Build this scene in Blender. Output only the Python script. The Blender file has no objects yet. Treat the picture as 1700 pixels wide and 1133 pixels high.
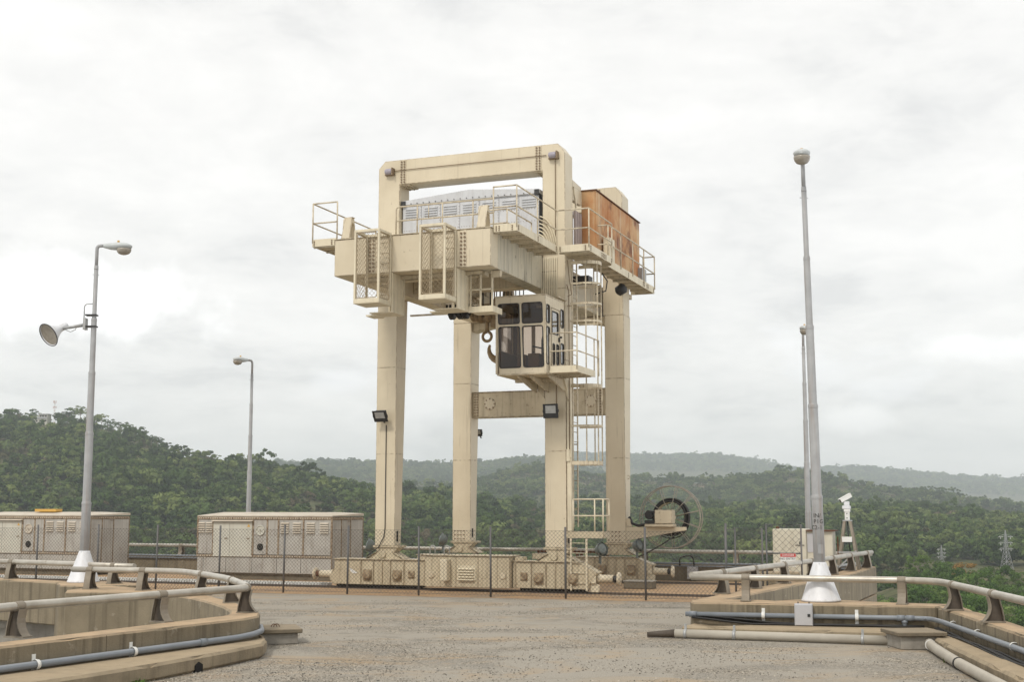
import bpy, bmesh, math, random
import numpy as np
from mathutils import Vector, Matrix, noise as mnoise

# ------------------------------------------------------------------ camera, sky, sun, exposure
scene = bpy.context.scene
COL = scene.collection
R = math.radians
EYE = 2.35
cam_d = bpy.data.cameras.new('camera')
cam = bpy.data.objects.new('camera', cam_d)
COL.objects.link(cam)
cam.location = (0, 0, EYE)
cam.rotation_euler = (R(90 + 7.33), 0, 0)
cam_d.sensor_width = 36.0
cam_d.lens = 45.53
cam_d.clip_start = 0.1
cam_d.clip_end = 30000
scene.camera = cam

SUN_EL, SUN_AZ = R(47), R(212)      # azimuth measured clockwise from +Y: behind the camera, to its left
world = bpy.data.worlds.new('World')
scene.world = world
world.use_nodes = True
wn, wl = world.node_tree.nodes, world.node_tree.links
wn.clear()


def N(tree, kind, **kw):
    n = tree.nodes.new(kind)
    for k, v in kw.items():
        if k.startswith('i_'):
            key = k[2:]
            n.inputs[int(key) if key.isdigit() else key].default_value = v
        else:
            setattr(n, k, v)
    return n


def build_world():
    T = world.node_tree
    L = T.links.new
    out = N(T, 'ShaderNodeOutputWorld')
    bg = N(T, 'ShaderNodeBackground')
    L(bg.outputs[0], out.inputs[0])
    sky = N(T, 'ShaderNodeTexSky', sky_type='NISHITA', sun_disc=False, sun_elevation=SUN_EL,
            sun_rotation=SUN_AZ, dust_density=2.0)
    skyb = N(T, 'ShaderNodeMix', data_type='RGBA', blend_type='MULTIPLY', i_0=1.0)
    L(sky.outputs[0], skyb.inputs[6])
    skyb.inputs[7].default_value = (0.13, 0.13, 0.13, 1)
    # cloud sheet seen in perspective: direction projected on a plane overhead
    tc = N(T, 'ShaderNodeTexCoord')
    sep = N(T, 'ShaderNodeSeparateXYZ')
    L(tc.outputs['Generated'], sep.inputs[0])
    zc = N(T, 'ShaderNodeMath', operation='ADD', i_1=0.22)
    L(sep.outputs[2], zc.inputs[0])
    zm = N(T, 'ShaderNodeMath', operation='MAXIMUM', i_1=0.12)
    L(zc.outputs[0], zm.inputs[0])
    dx = N(T, 'ShaderNodeMath', operation='DIVIDE')
    dy = N(T, 'ShaderNodeMath', operation='DIVIDE')
    L(sep.outputs[0], dx.inputs[0]); L(zm.outputs[0], dx.inputs[1])
    L(sep.outputs[1], dy.inputs[0]); L(zm.outputs[0], dy.inputs[1])
    cmb = N(T, 'ShaderNodeCombineXYZ')
    L(dx.outputs[0], cmb.inputs[0]); L(dy.outputs[0], cmb.inputs[1])
    n1 = N(T, 'ShaderNodeTexNoise', i_Scale=1.5, i_Detail=9.0, i_Roughness=0.55, i_Distortion=0.35)
    L(cmb.outputs[0], n1.inputs['Vector'])
    n2 = N(T, 'ShaderNodeTexNoise', i_Scale=5.5, i_Detail=10.0, i_Roughness=0.64, i_Distortion=0.3)
    L(cmb.outputs[0], n2.inputs['Vector'])
    add = N(T, 'ShaderNodeMath', operation='MULTIPLY_ADD', i_1=0.5)
    L(n2.outputs[0], add.inputs[0]); L(n1.outputs[0], add.inputs[2])
    ramp = N(T, 'ShaderNodeValToRGB')
    L(add.outputs[0], ramp.inputs[0])
    e = ramp.color_ramp.elements
    e[0].position = 0.58; e[0].color = (0.72, 0.715, 0.70, 1)
    e[1].position = 0.87; e[1].color = (0.925, 0.91, 0.88, 1)
    m = ramp.color_ramp.elements.new(0.70); m.color = (0.835, 0.825, 0.80, 1)
    # low puffy cumulus bank near the horizon
    n3 = N(T, 'ShaderNodeTexNoise', i_Scale=5.0, i_Detail=8.0, i_Roughness=0.5)
    mp = N(T, 'ShaderNodeMapping')
    mp.inputs['Scale'].default_value = (1.0, 1.0, 2.3)
    mp.inputs['Location'].default_value = (0.43, 0.2, 0.35)
    L(tc.outputs['Generated'], mp.inputs[0]); L(mp.outputs[0], n3.inputs['Vector'])
    puff = N(T, 'ShaderNodeMapRange', interpolation_type='SMOOTHSTEP')
    puff.inputs[1].default_value = 0.55; puff.inputs[2].default_value = 0.66
    L(n3.outputs[0], puff.inputs[0])
    band = N(T, 'ShaderNodeMapRange', interpolation_type='SMOOTHSTEP')
    band.inputs[1].default_value = 0.32; band.inputs[2].default_value = 0.16
    L(sep.outputs[2], band.inputs[0])
    pm = N(T, 'ShaderNodeMath', operation='MULTIPLY')
    L(puff.outputs[0], pm.inputs[0]); L(band.outputs[0], pm.inputs[1])
    pk = N(T, 'ShaderNodeMath', operation='MULTIPLY', i_1=0.65)
    L(pm.outputs[0], pk.inputs[0])
    pmix = N(T, 'ShaderNodeMix', data_type='RGBA')
    L(pk.outputs[0], pmix.inputs[0]); L(ramp.outputs[0], pmix.inputs[6])
    pmix.inputs[7].default_value = (0.985, 0.985, 0.985, 1)
    # a few low cumulus heads
    last = pmix.outputs[2]
    nz = N(T, 'ShaderNodeTexNoise', i_Scale=22.0, i_Detail=9.0, i_Roughness=0.55)
    L(tc.outputs['Generated'], nz.inputs['Vector'])
    for (cx_, cy_, cz_), sx_, sz_, amt in (((-0.318, 0.937, 0.150), 0.100, 0.034, 0.85), ((0.264, 0.962, 0.066), 0.035, 0.014, 0.5), ((0.345, 0.931, 0.114), 0.055, 0.013, 0.5), ((-0.07, 0.99, 0.075), 0.05, 0.02, 0.3), ((0.62, 0.77, 0.13), 0.09, 0.03, 0.7), ((-0.75, 0.65, 0.12), 0.11, 0.035, 0.7)):
        df = N(T, 'ShaderNodeVectorMath', operation='SUBTRACT'); L(tc.outputs['Generated'], df.inputs[0]); df.inputs[1].default_value = (cx_, cy_, cz_)
        sc_ = N(T, 'ShaderNodeVectorMath', operation='MULTIPLY'); L(df.outputs[0], sc_.inputs[0]); sc_.inputs[1].default_value = (1 / sx_, 1 / sx_, 1 / sz_)
        ln = N(T, 'ShaderNodeVectorMath', operation='LENGTH'); L(sc_.outputs[0], ln.inputs[0])
        pe = N(T, 'ShaderNodeMath', operation='MULTIPLY_ADD', i_1=2.4); L(nz.outputs[0], pe.inputs[0]); L(ln.outputs['Value'], pe.inputs[2])
        mr_ = N(T, 'ShaderNodeMapRange', interpolation_type='SMOOTHSTEP')
        mr_.inputs[1].default_value = 2.35; mr_.inputs[2].default_value = 1.55; mr_.inputs[4].default_value = amt
        L(pe.outputs[0], mr_.inputs[0])
        mq = N(T, 'ShaderNodeMix', data_type='RGBA'); L(mr_.outputs[0], mq.inputs[0]); L(last, mq.inputs[6]); mq.inputs[7].default_value = (1.16, 1.15, 1.13, 1)
        last = mq.outputs[2]
    # a trace of the clear sky behind the cloud
    fin = N(T, 'ShaderNodeMix', data_type='RGBA', i_0=0.95)
    L(skyb.outputs[2], fin.inputs[6]); L(last, fin.inputs[7])
    L(fin.outputs[2], bg.inputs[0])
    bg.inputs[1].default_value = 0.98


build_world()
sun_d = bpy.data.lights.new('sun', 'SUN')
sun_d.energy = 1.5
sun_d.angle = R(10)
sun_d.color = (1.0, 0.95, 0.86)
sun = bpy.data.objects.new('sun', sun_d)
COL.objects.link(sun)
sun_dir = Vector((math.sin(SUN_AZ) * math.cos(SUN_EL), math.cos(SUN_AZ) * math.cos(SUN_EL), math.sin(SUN_EL)))
sun.rotation_euler = sun_dir.to_track_quat('Z', 'Y').to_euler()
sun.location = sun_dir * 60
vs = scene.view_settings
vs.view_transform = 'Standard'
vs.look = 'None'
vs.exposure = 0.30
vs.gamma = 1.0
vs.use_curve_mapping = False
scene.cycles.use_denoising = True
scene.cycles.max_bounces = 8
scene.cycles.transparent_max_bounces = 16
scene.cycles.volume_bounces = 1
scene.cycles.volume_step_rate = 4
scene.cycles.volume_max_steps = 128

# ------------------------------------------------------------------ mesh helpers
rng = random.Random(7)


def weather(me, seg=0.22, amp=0.010, chip=0.035, seed=1):
    """uneven, chipped edges on cast concrete"""
    r = random.Random(seed)
    bm = bmesh.new(); bm.from_mesh(me)
    for _ in range(7):
        es = [e for e in bm.edges if e.calc_length() > seg * 2 and abs(e.verts[0].co.z - e.verts[1].co.z) < 0.1]
        if not es: break
        bmesh.ops.subdivide_edges(bm, edges=es, cuts=1)
    zt = max(v.co.z for v in bm.verts)
    for v in bm.verts:
        n_ = mnoise.noise_vector(v.co * 2.7)
        v.co += Vector((n_.x, n_.y, n_.z * 0.5)) * amp
        if zt - v.co.z < 0.06 and r.random() < 0.05:
            v.co.z -= chip * r.random()
    bm.to_mesh(me); bm.free()


class MB:
    """Collects shapes; build() links them as one mesh object."""

    def __init__(self):
        self.v, self.f, self.m, self.s = [], [], [], []

    def add(self, vs_, fs, m=0, smooth=False):
        o = len(self.v)
        self.v.extend([tuple(p) for p in vs_])
        for f in fs:
            self.f.append(tuple(i + o for i in f)); self.m.append(m); self.s.append(smooth)
        return self

    def box(self, x0, x1, y0, y1, z0, z1, m=0, M=None):
        vs_ = [Vector(p) for p in ((x0, y0, z0), (x1, y0, z0), (x1, y1, z0), (x0, y1, z0),
                                   (x0, y0, z1), (x1, y0, z1), (x1, y1, z1), (x0, y1, z1))]
        if M:
            vs_ = [M @ p for p in vs_]
        return self.add(vs_, ((0, 3, 2, 1), (4, 5, 6, 7), (0, 1, 5, 4), (1, 2, 6, 5), (2, 3, 7, 6), (3, 0, 4, 7)), m)

    def prism(self, poly, axis, a, b, m=0, M=None):
        n = len(poly)
        area = sum(poly[i][0] * poly[(i + 1) % n][1] - poly[(i + 1) % n][0] * poly[i][1] for i in range(n))
        if area < 0:
            poly = poly[::-1]
        def P(p, t):
            return {'x': (t, p[0], p[1]), 'y': (p[0], t, p[1]), 'z': (p[0], p[1], t)}[axis]
        vs_ = [Vector(P(p, a)) for p in poly] + [Vector(P(p, b)) for p in poly]
        if M:
            vs_ = [M @ p for p in vs_]
        fs = [tuple(range(n))[::-1], tuple(range(n, 2 * n))] + [(i, (i + 1) % n, n + (i + 1) % n, n + i) for i in range(n)]
        if axis == 'y':
            fs = [f[::-1] for f in fs]
        return self.add(vs_, fs, m)

    def tube(self, pts, r, n=8, closed=False, m=0, caps=True, r2=None):
        pts = [Vector(p) for p in pts]
        k = len(pts)
        vs_, fs = [], []
        up = None
        for i, p in enumerate(pts):
            if closed:
                t = (pts[(i + 1) % k] - pts[i - 1])
            else:
                t = pts[min(i + 1, k - 1)] - pts[max(i - 1, 0)]
            t.normalize()
            if up is None:
                up = Vector((0, 0, 1)) if abs(t.z) < 0.9 else Vector((1, 0, 0))
            a = t.cross(up)
            if a.length < 1e-5:
                a = t.orthogonal()
            a.normalize()
            b = a.cross(t).normalized()
            up = b
            rr = r if r2 is None else r + (r2 - r) * i / (k - 1)
            for j in range(n):
                w = 2 * math.pi * j / n
                vs_.append(p + a * (math.cos(w) * rr) + b * (math.sin(w) * rr))
        segs = k if closed else k - 1
        for i in range(segs):
            for j in range(n):
                i2 = (i + 1) % k
                fs.append((i * n + j, i * n + (j + 1) % n, i2 * n + (j + 1) % n, i2 * n + j))
        self.add(vs_, fs, m, n > 4)
        if caps and not closed:
            o = len(self.v) - len(vs_)
            self.f.append(tuple(o + j for j in range(n))[::-1]); self.m.append(m); self.s.append(False)
            self.f.append(tuple(o + (k - 1) * n + j for j in range(n))); self.m.append(m); self.s.append(False)
        return self

    def bar(self, a, b, w, h, m=0):
        """rectangular bar from a to b, w across, h high"""
        a, b = Vector(a), Vector(b)
        t = (b - a).normalized()
        up = Vector((0, 0, 1)) if abs(t.z) < 0.95 else Vector((0, 1, 0))
        s = t.cross(up).normalized() * (w / 2)
        u = s.cross(t).normalized() * (h / 2)
        vs_ = [a - s - u, a + s - u, a + s + u, a - s + u, b - s - u, b + s - u, b + s + u, b - s + u]
        return self.add(vs_, ((0, 1, 2, 3), (7, 6, 5, 4), (0, 4, 5, 1), (1, 5, 6, 2), (2, 6, 7, 3), (3, 7, 4, 0)), m)

    def lathe(self, prof, M=None, n=24, m=0, smooth=True, cap0=True, cap1=True):
        """profile of (r, z) spun about local z"""
        vs_, fs = [], []
        for r_, z_ in prof:
            for j in range(n):
                w = 2 * math.pi * j / n
                p = Vector((r_ * math.cos(w), r_ * math.sin(w), z_))
                vs_.append(M @ p if M else p)
        for i in range(len(prof) - 1):
            for j in range(n):
                fs.append((i * n + j, i * n + (j + 1) % n, (i + 1) * n + (j + 1) % n, (i + 1) * n + j))
        o = len(self.v)
        self.add(vs_, fs, m, smooth)
        if cap0:
            self.f.append(tuple(o + j for j in range(n))[::-1]); self.m.append(m); self.s.append(False)
        if cap1:
            q = o + (len(prof) - 1) * n
            self.f.append(tuple(q + j for j in range(n))); self.m.append(m); self.s.append(False)
        return self

    def cyl(self, a, b, r, n=16, m=0):
        return self.tube([a, b], r, n, m=m)

    def bolt(self, p, axis, r=0.018, h=0.016, m=0):
        d = {'x': Vector((1, 0, 0)), '-x': Vector((-1, 0, 0)), 'y': Vector((0, 1, 0)), '-y': Vector((0, -1, 0)),
             'z': Vector((0, 0, 1)), '-z': Vector((0, 0, -1))}[axis]
        p = Vector(p)
        return self.tube([p, p + d * h], r, 6, m=m)

    def mesh(self, name, mats, bevel=0.0):
        me = bpy.data.meshes.new(name)
        me.from_pydata([tuple(p) for p in self.v], [], self.f)
        for mt in (mats if isinstance(mats, (list, tuple)) else [mats]):
            me.materials.append(mt)
        me.polygons.foreach_set('material_index', self.m)
        me.polygons.foreach_set('use_smooth', self.s)
        me.update()
        if bevel:
            bm = bmesh.new(); bm.from_mesh(me)
            es = [e for e in bm.edges if len(e.link_faces) == 2 and not any(f.smooth for f in e.link_faces)
                  and e.calc_face_angle(0) > 0.6 and e.calc_length() > bevel * 4]
            bmesh.ops.bevel(bm, geom=es, offset=bevel, segments=1, profile=0.5, affect='EDGES', clamp_overlap=True)
            bm.to_mesh(me); bm.free()
        return me

    def build(self, name, mats, parent=None, bevel=0.0):
        o = bpy.data.objects.new(name, self.mesh(name, mats, bevel))
        COL.objects.link(o)
        if parent is not None:
            o.parent = parent
        return o


def tag(o, label=None, cat=None, group=None, kind=None):
    if label: o['label'] = label
    if cat: o['category'] = cat
    if group: o['group'] = group
    if kind: o['kind'] = kind
    return o


def empty(name, loc=(0, 0, 0), rz=0.0, **kw):
    o = bpy.data.objects.new(name, None)
    o.empty_display_size = 0.3
    COL.objects.link(o)
    o.location = loc
    o.rotation_euler = (0, 0, rz)
    return tag(o, **kw)


def share(o, parent=None, loc=None, rot=None, scale=None):
    """copy of one object that shares its mesh"""
    c = o.copy()
    COL.objects.link(c)
    c.parent = parent
    if loc is not None: c.location = loc
    if rot is not None: c.rotation_euler = rot
    if scale is not None: c.scale = scale
    return c


def copy_tree(o, parent=None):
    c = o.copy()
    COL.objects.link(c)
    c.parent = parent
    for ch in [x for x in COL.objects if x.parent == o]:
        copy_tree(ch, c)
    return c


def arc(c, r, a0, a1, n, plane='xz'):
    out = []
    for i in range(n + 1):
        w = a0 + (a1 - a0) * i / n
        x, y = r * math.cos(w), r * math.sin(w)
        out.append({'xz': (c[0] + x, c[1], c[2] + y), 'yz': (c[0], c[1] + x, c[2] + y), 'xy': (c[0] + x, c[1] + y, c[2])}[plane])
    return out


def fillet(pts, r, n=5):
    """round the corners of a polyline"""
    pts = [Vector(p) for p in pts]
    out = [pts[0]]
    for a, b, c in zip(pts, pts[1:], pts[2:]):
        d1, d2 = (a - b), (c - b)
        rr = min(r, d1.length * 0.49, d2.length * 0.49)
        p, q = b + d1.normalized() * rr, b + d2.normalized() * rr
        for i in range(n + 1):
            t = i / n
            out.append(p * (1 - t) ** 2 + b * 2 * t * (1 - t) + q * t * t)
    out.append(pts[-1])
    return out


# ------------------------------------------------------------------ materials
def srgb(r, g, b):
    f = lambda c: (c / 255) / 12.92 if c / 255 <= 0.04045 else ((c / 255 + 0.055) / 1.055) ** 2.4
    return (f(r), f(g), f(b), 1)


def surf(name, c1, c2=None, scale=3.0, rough=0.6, metal=0.0, streak=None, dust=None, blot=None, bump=0.0,
         bscale=40.0, speck=None, coord='Object', spec=0.4, rand=0.0, stretch=None, edge=None):
    """general painted / mineral surface.
    c1-c2 mottled by noise; streak=(colour, amount, sx, sz) run-down stains; dust=(colour, amount) lies on what faces up;
    blot=(colour, threshold, scale) patches; speck=(colour, scale, amount) fine grains"""
    mt = bpy.data.materials.new(name)
    mt.use_nodes = True
    T = mt.node_tree
    L = T.links.new
    b = T.nodes['Principled BSDF']
    b.inputs['Roughness'].default_value = rough
    b.inputs['Metallic'].default_value = metal
    b.inputs['Specular IOR Level'].default_value = spec
    tc = N(T, 'ShaderNodeTexCoord')
    if coord == 'World':
        g = N(T, 'ShaderNodeNewGeometry')
        vec = g.outputs['Position']
    else:
        vec = tc.outputs[coord]
    c2 = c2 or c1
    n1 = N(T, 'ShaderNodeTexNoise', i_Scale=scale, i_Detail=6.0, i_Roughness=0.6)
    if stretch:
        smp = N(T, 'ShaderNodeMapping'); smp.inputs['Scale'].default_value = stretch
        L(vec, smp.inputs[0]); L(smp.outputs[0], n1.inputs['Vector'])
    else:
        L(vec, n1.inputs['Vector'])
    r1 = N(T, 'ShaderNodeMapRange'); r1.inputs[1].default_value = 0.32; r1.inputs[2].default_value = 0.68
    L(n1.outputs[0], r1.inputs[0])
    mx = N(T, 'ShaderNodeMix', data_type='RGBA')
    L(r1.outputs[0], mx.inputs[0])
    mx.inputs[6].default_value = c1; mx.inputs[7].default_value = c2
    col = mx.outputs[2]
    if rand:
        oi = N(T, 'ShaderNodeObjectInfo')
        hs = N(T, 'ShaderNodeHueSaturation')
        mr = N(T, 'ShaderNodeMapRange'); mr.inputs[3].default_value = 1 - rand; mr.inputs[4].default_value = 1 + rand
        L(oi.outputs['Random'], mr.inputs[0]); L(mr.outputs[0], hs.inputs['Value']); L(col, hs.inputs['Color'])
        col = hs.outputs[0]
    def over(fac, colour):
        nonlocal col
        q = N(T, 'ShaderNodeMix', data_type='RGBA')
        L(fac, q.inputs[0]); L(col, q.inputs[6]); q.inputs[7].default_value = colour
        col = q.outputs[2]
    if speck:
        vo = N(T, 'ShaderNodeTexVoronoi', i_Scale=speck[1])
        L(vec, vo.inputs['Vector'])
        sp = N(T, 'ShaderNodeSeparateColor'); L(vo.outputs['Color'], sp.inputs[0])
        cr = N(T, 'ShaderNodeMapRange'); cr.inputs[1].default_value = 1 - speck[2]; cr.inputs[2].default_value = 1.0
        L(sp.outputs[0], cr.inputs[0]); over(cr.outputs[0], speck[0])
    if blot:
        n2 = N(T, 'ShaderNodeTexNoise', i_Scale=blot[2], i_Detail=8.0, i_Roughness=0.65)
        L(vec, n2.inputs['Vector'])
        r2 = N(T, 'ShaderNodeMapRange'); r2.inputs[1].default_value = blot[1]; r2.inputs[2].default_value = blot[1] + 0.14
        L(n2.outputs[0], r2.inputs[0]); over(r2.outputs[0], blot[0])
    if streak:
        mp = N(T, 'ShaderNodeMapping'); mp.inputs['Scale'].default_value = (streak[2], streak[2], streak[3])
        L(vec, mp.inputs[0])
        n3 = N(T, 'ShaderNodeTexNoise', i_Scale=1.0, i_Detail=5.0, i_Roughness=0.6)
        L(mp.outputs[0], n3.inputs['Vector'])
        r3 = N(T, 'ShaderNodeMapRange'); r3.inputs[1].default_value = streak[4] if len(streak) > 4 else 0.50; r3.inputs[2].default_value = (streak[4] + 0.16) if len(streak) > 4 else 0.78
        r3.inputs[4].default_value = streak[1]
        L(n3.outputs[0], r3.inputs[0]); over(r3.outputs[0], streak[0])
    if dust:
        ge = N(T, 'ShaderNodeNewGeometry')
        sx = N(T, 'ShaderNodeSeparateXYZ'); L(ge.outputs['Normal'], sx.inputs[0])
        r4 = N(T, 'ShaderNodeMapRange'); r4.inputs[1].default_value = 0.55; r4.inputs[2].default_value = 0.95
        r4.inputs[4].default_value = dust[1]
        L(sx.outputs[2], r4.inputs[0])
        n4 = N(T, 'ShaderNodeTexNoise', i_Scale=2.3, i_Detail=6.0); L(vec, n4.inputs['Vector'])
        r5 = N(T, 'ShaderNodeMapRange'); r5.inputs[1].default_value = 0.25; r5.inputs[2].default_value = 0.6; r5.inputs[3].default_value = 0.45
        L(n4.outputs[0], r5.inputs[0])
        mu = N(T, 'ShaderNodeMath', operation='MULTIPLY'); L(r4.outputs[0], mu.inputs[0]); L(r5.outputs[0], mu.inputs[1])
        over(mu.outputs[0], dust[0])
    if edge:
        # paint worn and rust-stained along plate edges
        bv = N(T, 'ShaderNodeBevel', samples=4); bv.inputs[0].default_value = edge[1]
        ge2 = N(T, 'ShaderNodeNewGeometry')
        dp = N(T, 'ShaderNodeVectorMath', operation='DOT_PRODUCT'); L(bv.outputs[0], dp.inputs[0]); L(ge2.outputs['Normal'], dp.inputs[1])
        n5 = N(T, 'ShaderNodeTexNoise', i_Scale=7.0, i_Detail=5.0); L(vec, n5.inputs['Vector'])
        r6 = N(T, 'ShaderNodeMapRange'); r6.inputs[1].default_value = 0.995; r6.inputs[2].default_value = 0.93; r6.inputs[4].default_value = edge[2]
        L(dp.outputs['Value'], r6.inputs[0])
        r7 = N(T, 'ShaderNodeMapRange'); r7.inputs[1].default_value = 0.38; r7.inputs[2].default_value = 0.58
        L(n5.outputs[0], r7.inputs[0])
        m7 = N(T, 'ShaderNodeMath', operation='MULTIPLY'); L(r6.outputs[0], m7.inputs[0]); L(r7.outputs[0], m7.inputs[1])
        over(m7.outputs[0], edge[0])
    L(col, b.inputs['Base Color'])
    if bump:
        nb = N(T, 'ShaderNodeTexNoise', i_Scale=bscale, i_Detail=5.0, i_Roughness=0.65); L(vec, nb.inputs['Vector'])
        bp = N(T, 'ShaderNodeBump', i_Strength=bump, i_Distance=0.02); L(nb.outputs[0], bp.inputs['Height'])
        L(bp.outputs[0], b.inputs['Normal'])
    mt.diffuse_color = c1
    return mt


RUST = (0.16, 0.065, 0.025, 1)
GRIME = (0.10, 0.085, 0.06, 1)
TAN = (0.48, 0.345, 0.215, 1)
M = {}
M['cream'] = surf('cream_paint', (0.64, 0.565, 0.425, 1), (0.55, 0.475, 0.345, 1), 0.7, 0.5, streak=((0.19, 0.135, 0.08, 1), 0.45, 17.0, 0.6, 0.59), blot=((0.16, 0.09, 0.045, 1), 0.64, 8.0), bump=0.05, bscale=12, edge=((0.13, 0.085, 0.05, 1), 0.03, 0.85))
M['cream_dirty'] = surf('cream_paint_weathered', (0.57, 0.495, 0.355, 1), (0.47, 0.40, 0.28, 1), 2.0, 0.6, streak=((0.13, 0.10, 0.065, 1), 0.6, 13.0, 0.6), blot=((0.12, 0.065, 0.032, 1), 0.61, 10.0), bump=0.08, bscale=14, edge=((0.10, 0.06, 0.035, 1), 0.03, 0.85))
M['mould'] = surf('mould_streaked_paint', (0.52, 0.47, 0.36, 1), (0.44, 0.41, 0.33, 1), 1.6, 0.6, streak=((0.06, 0.055, 0.045, 1), 0.85, 7.0, 0.55), blot=((0.07, 0.06, 0.045, 1), 0.60, 5.0), bump=0.06, bscale=14)
M['cream_pale'] = surf('pale_cream_paint', (0.68, 0.61, 0.46, 1), (0.60, 0.53, 0.39, 1), 3.0, 0.55, streak=(GRIME, 0.35, 8.0, 0.8), blot=((0.2, 0.1, 0.04, 1), 0.70, 14.0))
M['rustpaint'] = surf('rusty_panel', (0.40, 0.155, 0.052, 1), (0.57, 0.39, 0.21, 1), 0.9, 0.8, streak=((0.58, 0.50, 0.36, 1), 0.85, 2.6, 0.24, 0.52), blot=((0.16, 0.058, 0.032, 1), 0.51, 1.1), bump=0.15, bscale=25)
M['housewall'] = surf('grey_white_panel', (0.56, 0.57, 0.59, 1), (0.47, 0.48, 0.50, 1), 3.0, 0.5, streak=((0.30, 0.28, 0.26, 1), 0.35, 9, 0.9), blot=((0.25, 0.20, 0.16, 1), 0.70, 6.0))
M['dark'] = surf('dark_rubber', (0.02, 0.02, 0.021, 1), (0.035, 0.033, 0.03, 1), 5, 0.6)
M['black'] = surf('black_steel', (0.025, 0.026, 0.028, 1), (0.04, 0.038, 0.036, 1), 8, 0.45)
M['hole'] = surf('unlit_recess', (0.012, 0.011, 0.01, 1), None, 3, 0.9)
M['boltm'] = surf('bolt_steel', (0.15, 0.105, 0.065, 1), (0.26, 0.19, 0.12, 1), 30, 0.6)
M['rust'] = surf('brown_rust', (0.15, 0.062, 0.03, 1), (0.08, 0.035, 0.02, 1), 6, 0.85)
M['galv'] = surf('galvanised_steel', (0.42, 0.43, 0.43, 1), (0.34, 0.345, 0.345, 1), 6, 0.45, metal=0.35, streak=((0.25, 0.2, 0.15, 1), 0.35, 8, 1.0))
M['rail'] = surf('dull_aluminium_rail', (0.50, 0.475, 0.42, 1), (0.34, 0.31, 0.26, 1), 2.4, 0.40, metal=0.4, dust=((0.72, 0.68, 0.60, 1), 0.5), blot=((0.24, 0.20, 0.15, 1), 0.60, 5))
M['reelm'] = surf('dull_brown_reel_tube', (0.36, 0.325, 0.27, 1), (0.24, 0.21, 0.17, 1), 4, 0.5)
M['capm'] = surf('rust_ringed_cap', (0.44, 0.36, 0.24, 1), (0.20, 0.13, 0.07, 1), 7, 0.65)
M['web'] = surf('brown_bracket_web', (0.055, 0.043, 0.032, 1), (0.10, 0.08, 0.06, 1), 5, 0.6)
M['bracket'] = surf('stained_cast_bracket', (0.27, 0.235, 0.185, 1), (0.20, 0.17, 0.13, 1), 5, 0.6, metal=0.1)
M['pole'] = surf('grey_painted_pole', (0.37, 0.375, 0.38, 1), (0.28, 0.285, 0.29, 1), 2.2, 0.45, streak=((0.24, 0.15, 0.09, 1), 0.55, 12, 0.5), blot=((0.2, 0.12, 0.07, 1), 0.68, 9))
M['conewhite'] = surf('white_painted_cone', (0.70, 0.71, 0.74, 1), (0.60, 0.61, 0.63, 1), 4, 0.45, blot=((0.26, 0.20, 0.14, 1), 0.66, 9), streak=((0.36, 0.32, 0.27, 1), 0.45, 9, 1))
M['lamphead'] = surf('pale_grey_lamp_shell', (0.52, 0.55, 0.55, 1), (0.44, 0.46, 0.46, 1), 8, 0.4)
M['lampbowl'] = surf('yellowed_lamp_bowl', (0.33, 0.30, 0.25, 1), (0.24, 0.21, 0.17, 1), 12, 0.25, spec=0.6)
M['concrete'] = surf('weathered_concrete', (0.25, 0.21, 0.145, 1), (0.165, 0.137, 0.093, 1), 1.1, 0.85, streak=((0.055, 0.045, 0.031, 1), 0.62, 6.0, 0.16, 0.50), dust=(TAN, 0.95), blot=((0.40, 0.36, 0.29, 1), 0.61, 3.2), bump=0.5, bscale=22, coord='World')
M['curb'] = surf('tan_concrete_kerb', (0.33, 0.27, 0.185, 1), (0.22, 0.18, 0.122, 1), 1.8, 0.88, streak=((0.09, 0.07, 0.045, 1), 0.6, 6.0, 0.6), dust=((0.42, 0.325, 0.21, 1), 0.7), blot=((0.16, 0.13, 0.09, 1), 0.58, 1.6), bump=0.5, bscale=24, coord='World')
M['concgrey'] = surf('grey_concrete', (0.34, 0.32, 0.28, 1), (0.24, 0.22, 0.19, 1), 2.5, 0.9, streak=((0.12, 0.11, 0.09, 1), 0.5, 4.0, 0.6), bump=0.5, bscale=24, coord='World')
M['slab'] = surf('dark_slab_lid', (0.20, 0.165, 0.115, 1), (0.13, 0.11, 0.08, 1), 5, 0.9, bump=0.5, bscale=30, dust=((0.36, 0.29, 0.2, 1), 0.6), coord='World')
M['pvc'] = surf('grey_plastic_pipe', (0.20, 0.22, 0.25, 1), (0.16, 0.18, 0.20, 1), 3, 0.4, dust=((0.34, 0.36, 0.38, 1), 0.6))
M['pvclight'] = surf('light_grey_pipe', (0.38, 0.39, 0.41, 1), (0.31, 0.32, 0.34, 1), 3, 0.4, dust=((0.5, 0.5, 0.5, 1), 0.5))
M['bigpipe'] = surf('dusty_grey_pipe', (0.42, 0.39, 0.33, 1), (0.33, 0.30, 0.25, 1), 2, 0.6, dust=((0.5, 0.45, 0.37, 1), 0.5), coord='World')
M['clip'] = surf('white_plastic_clip', (0.72, 0.72, 0.70, 1), (0.6, 0.6, 0.57, 1), 12, 0.5)
M['boxgrey'] = surf('grey_plastic_box', (0.46, 0.46, 0.48, 1), (0.42, 0.42, 0.43, 1), 4, 0.5)
M['post'] = surf('dark_grey_post', (0.095, 0.10, 0.105, 1), (0.13, 0.125, 0.12, 1), 6, 0.5, streak=((0.16, 0.09, 0.05, 1), 0.3, 10, 1))
M['wire'] = surf('chain_link_wire', (0.11, 0.105, 0.095, 1), (0.15, 0.14, 0.12, 1), 3, 0.5, metal=0.3)
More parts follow.
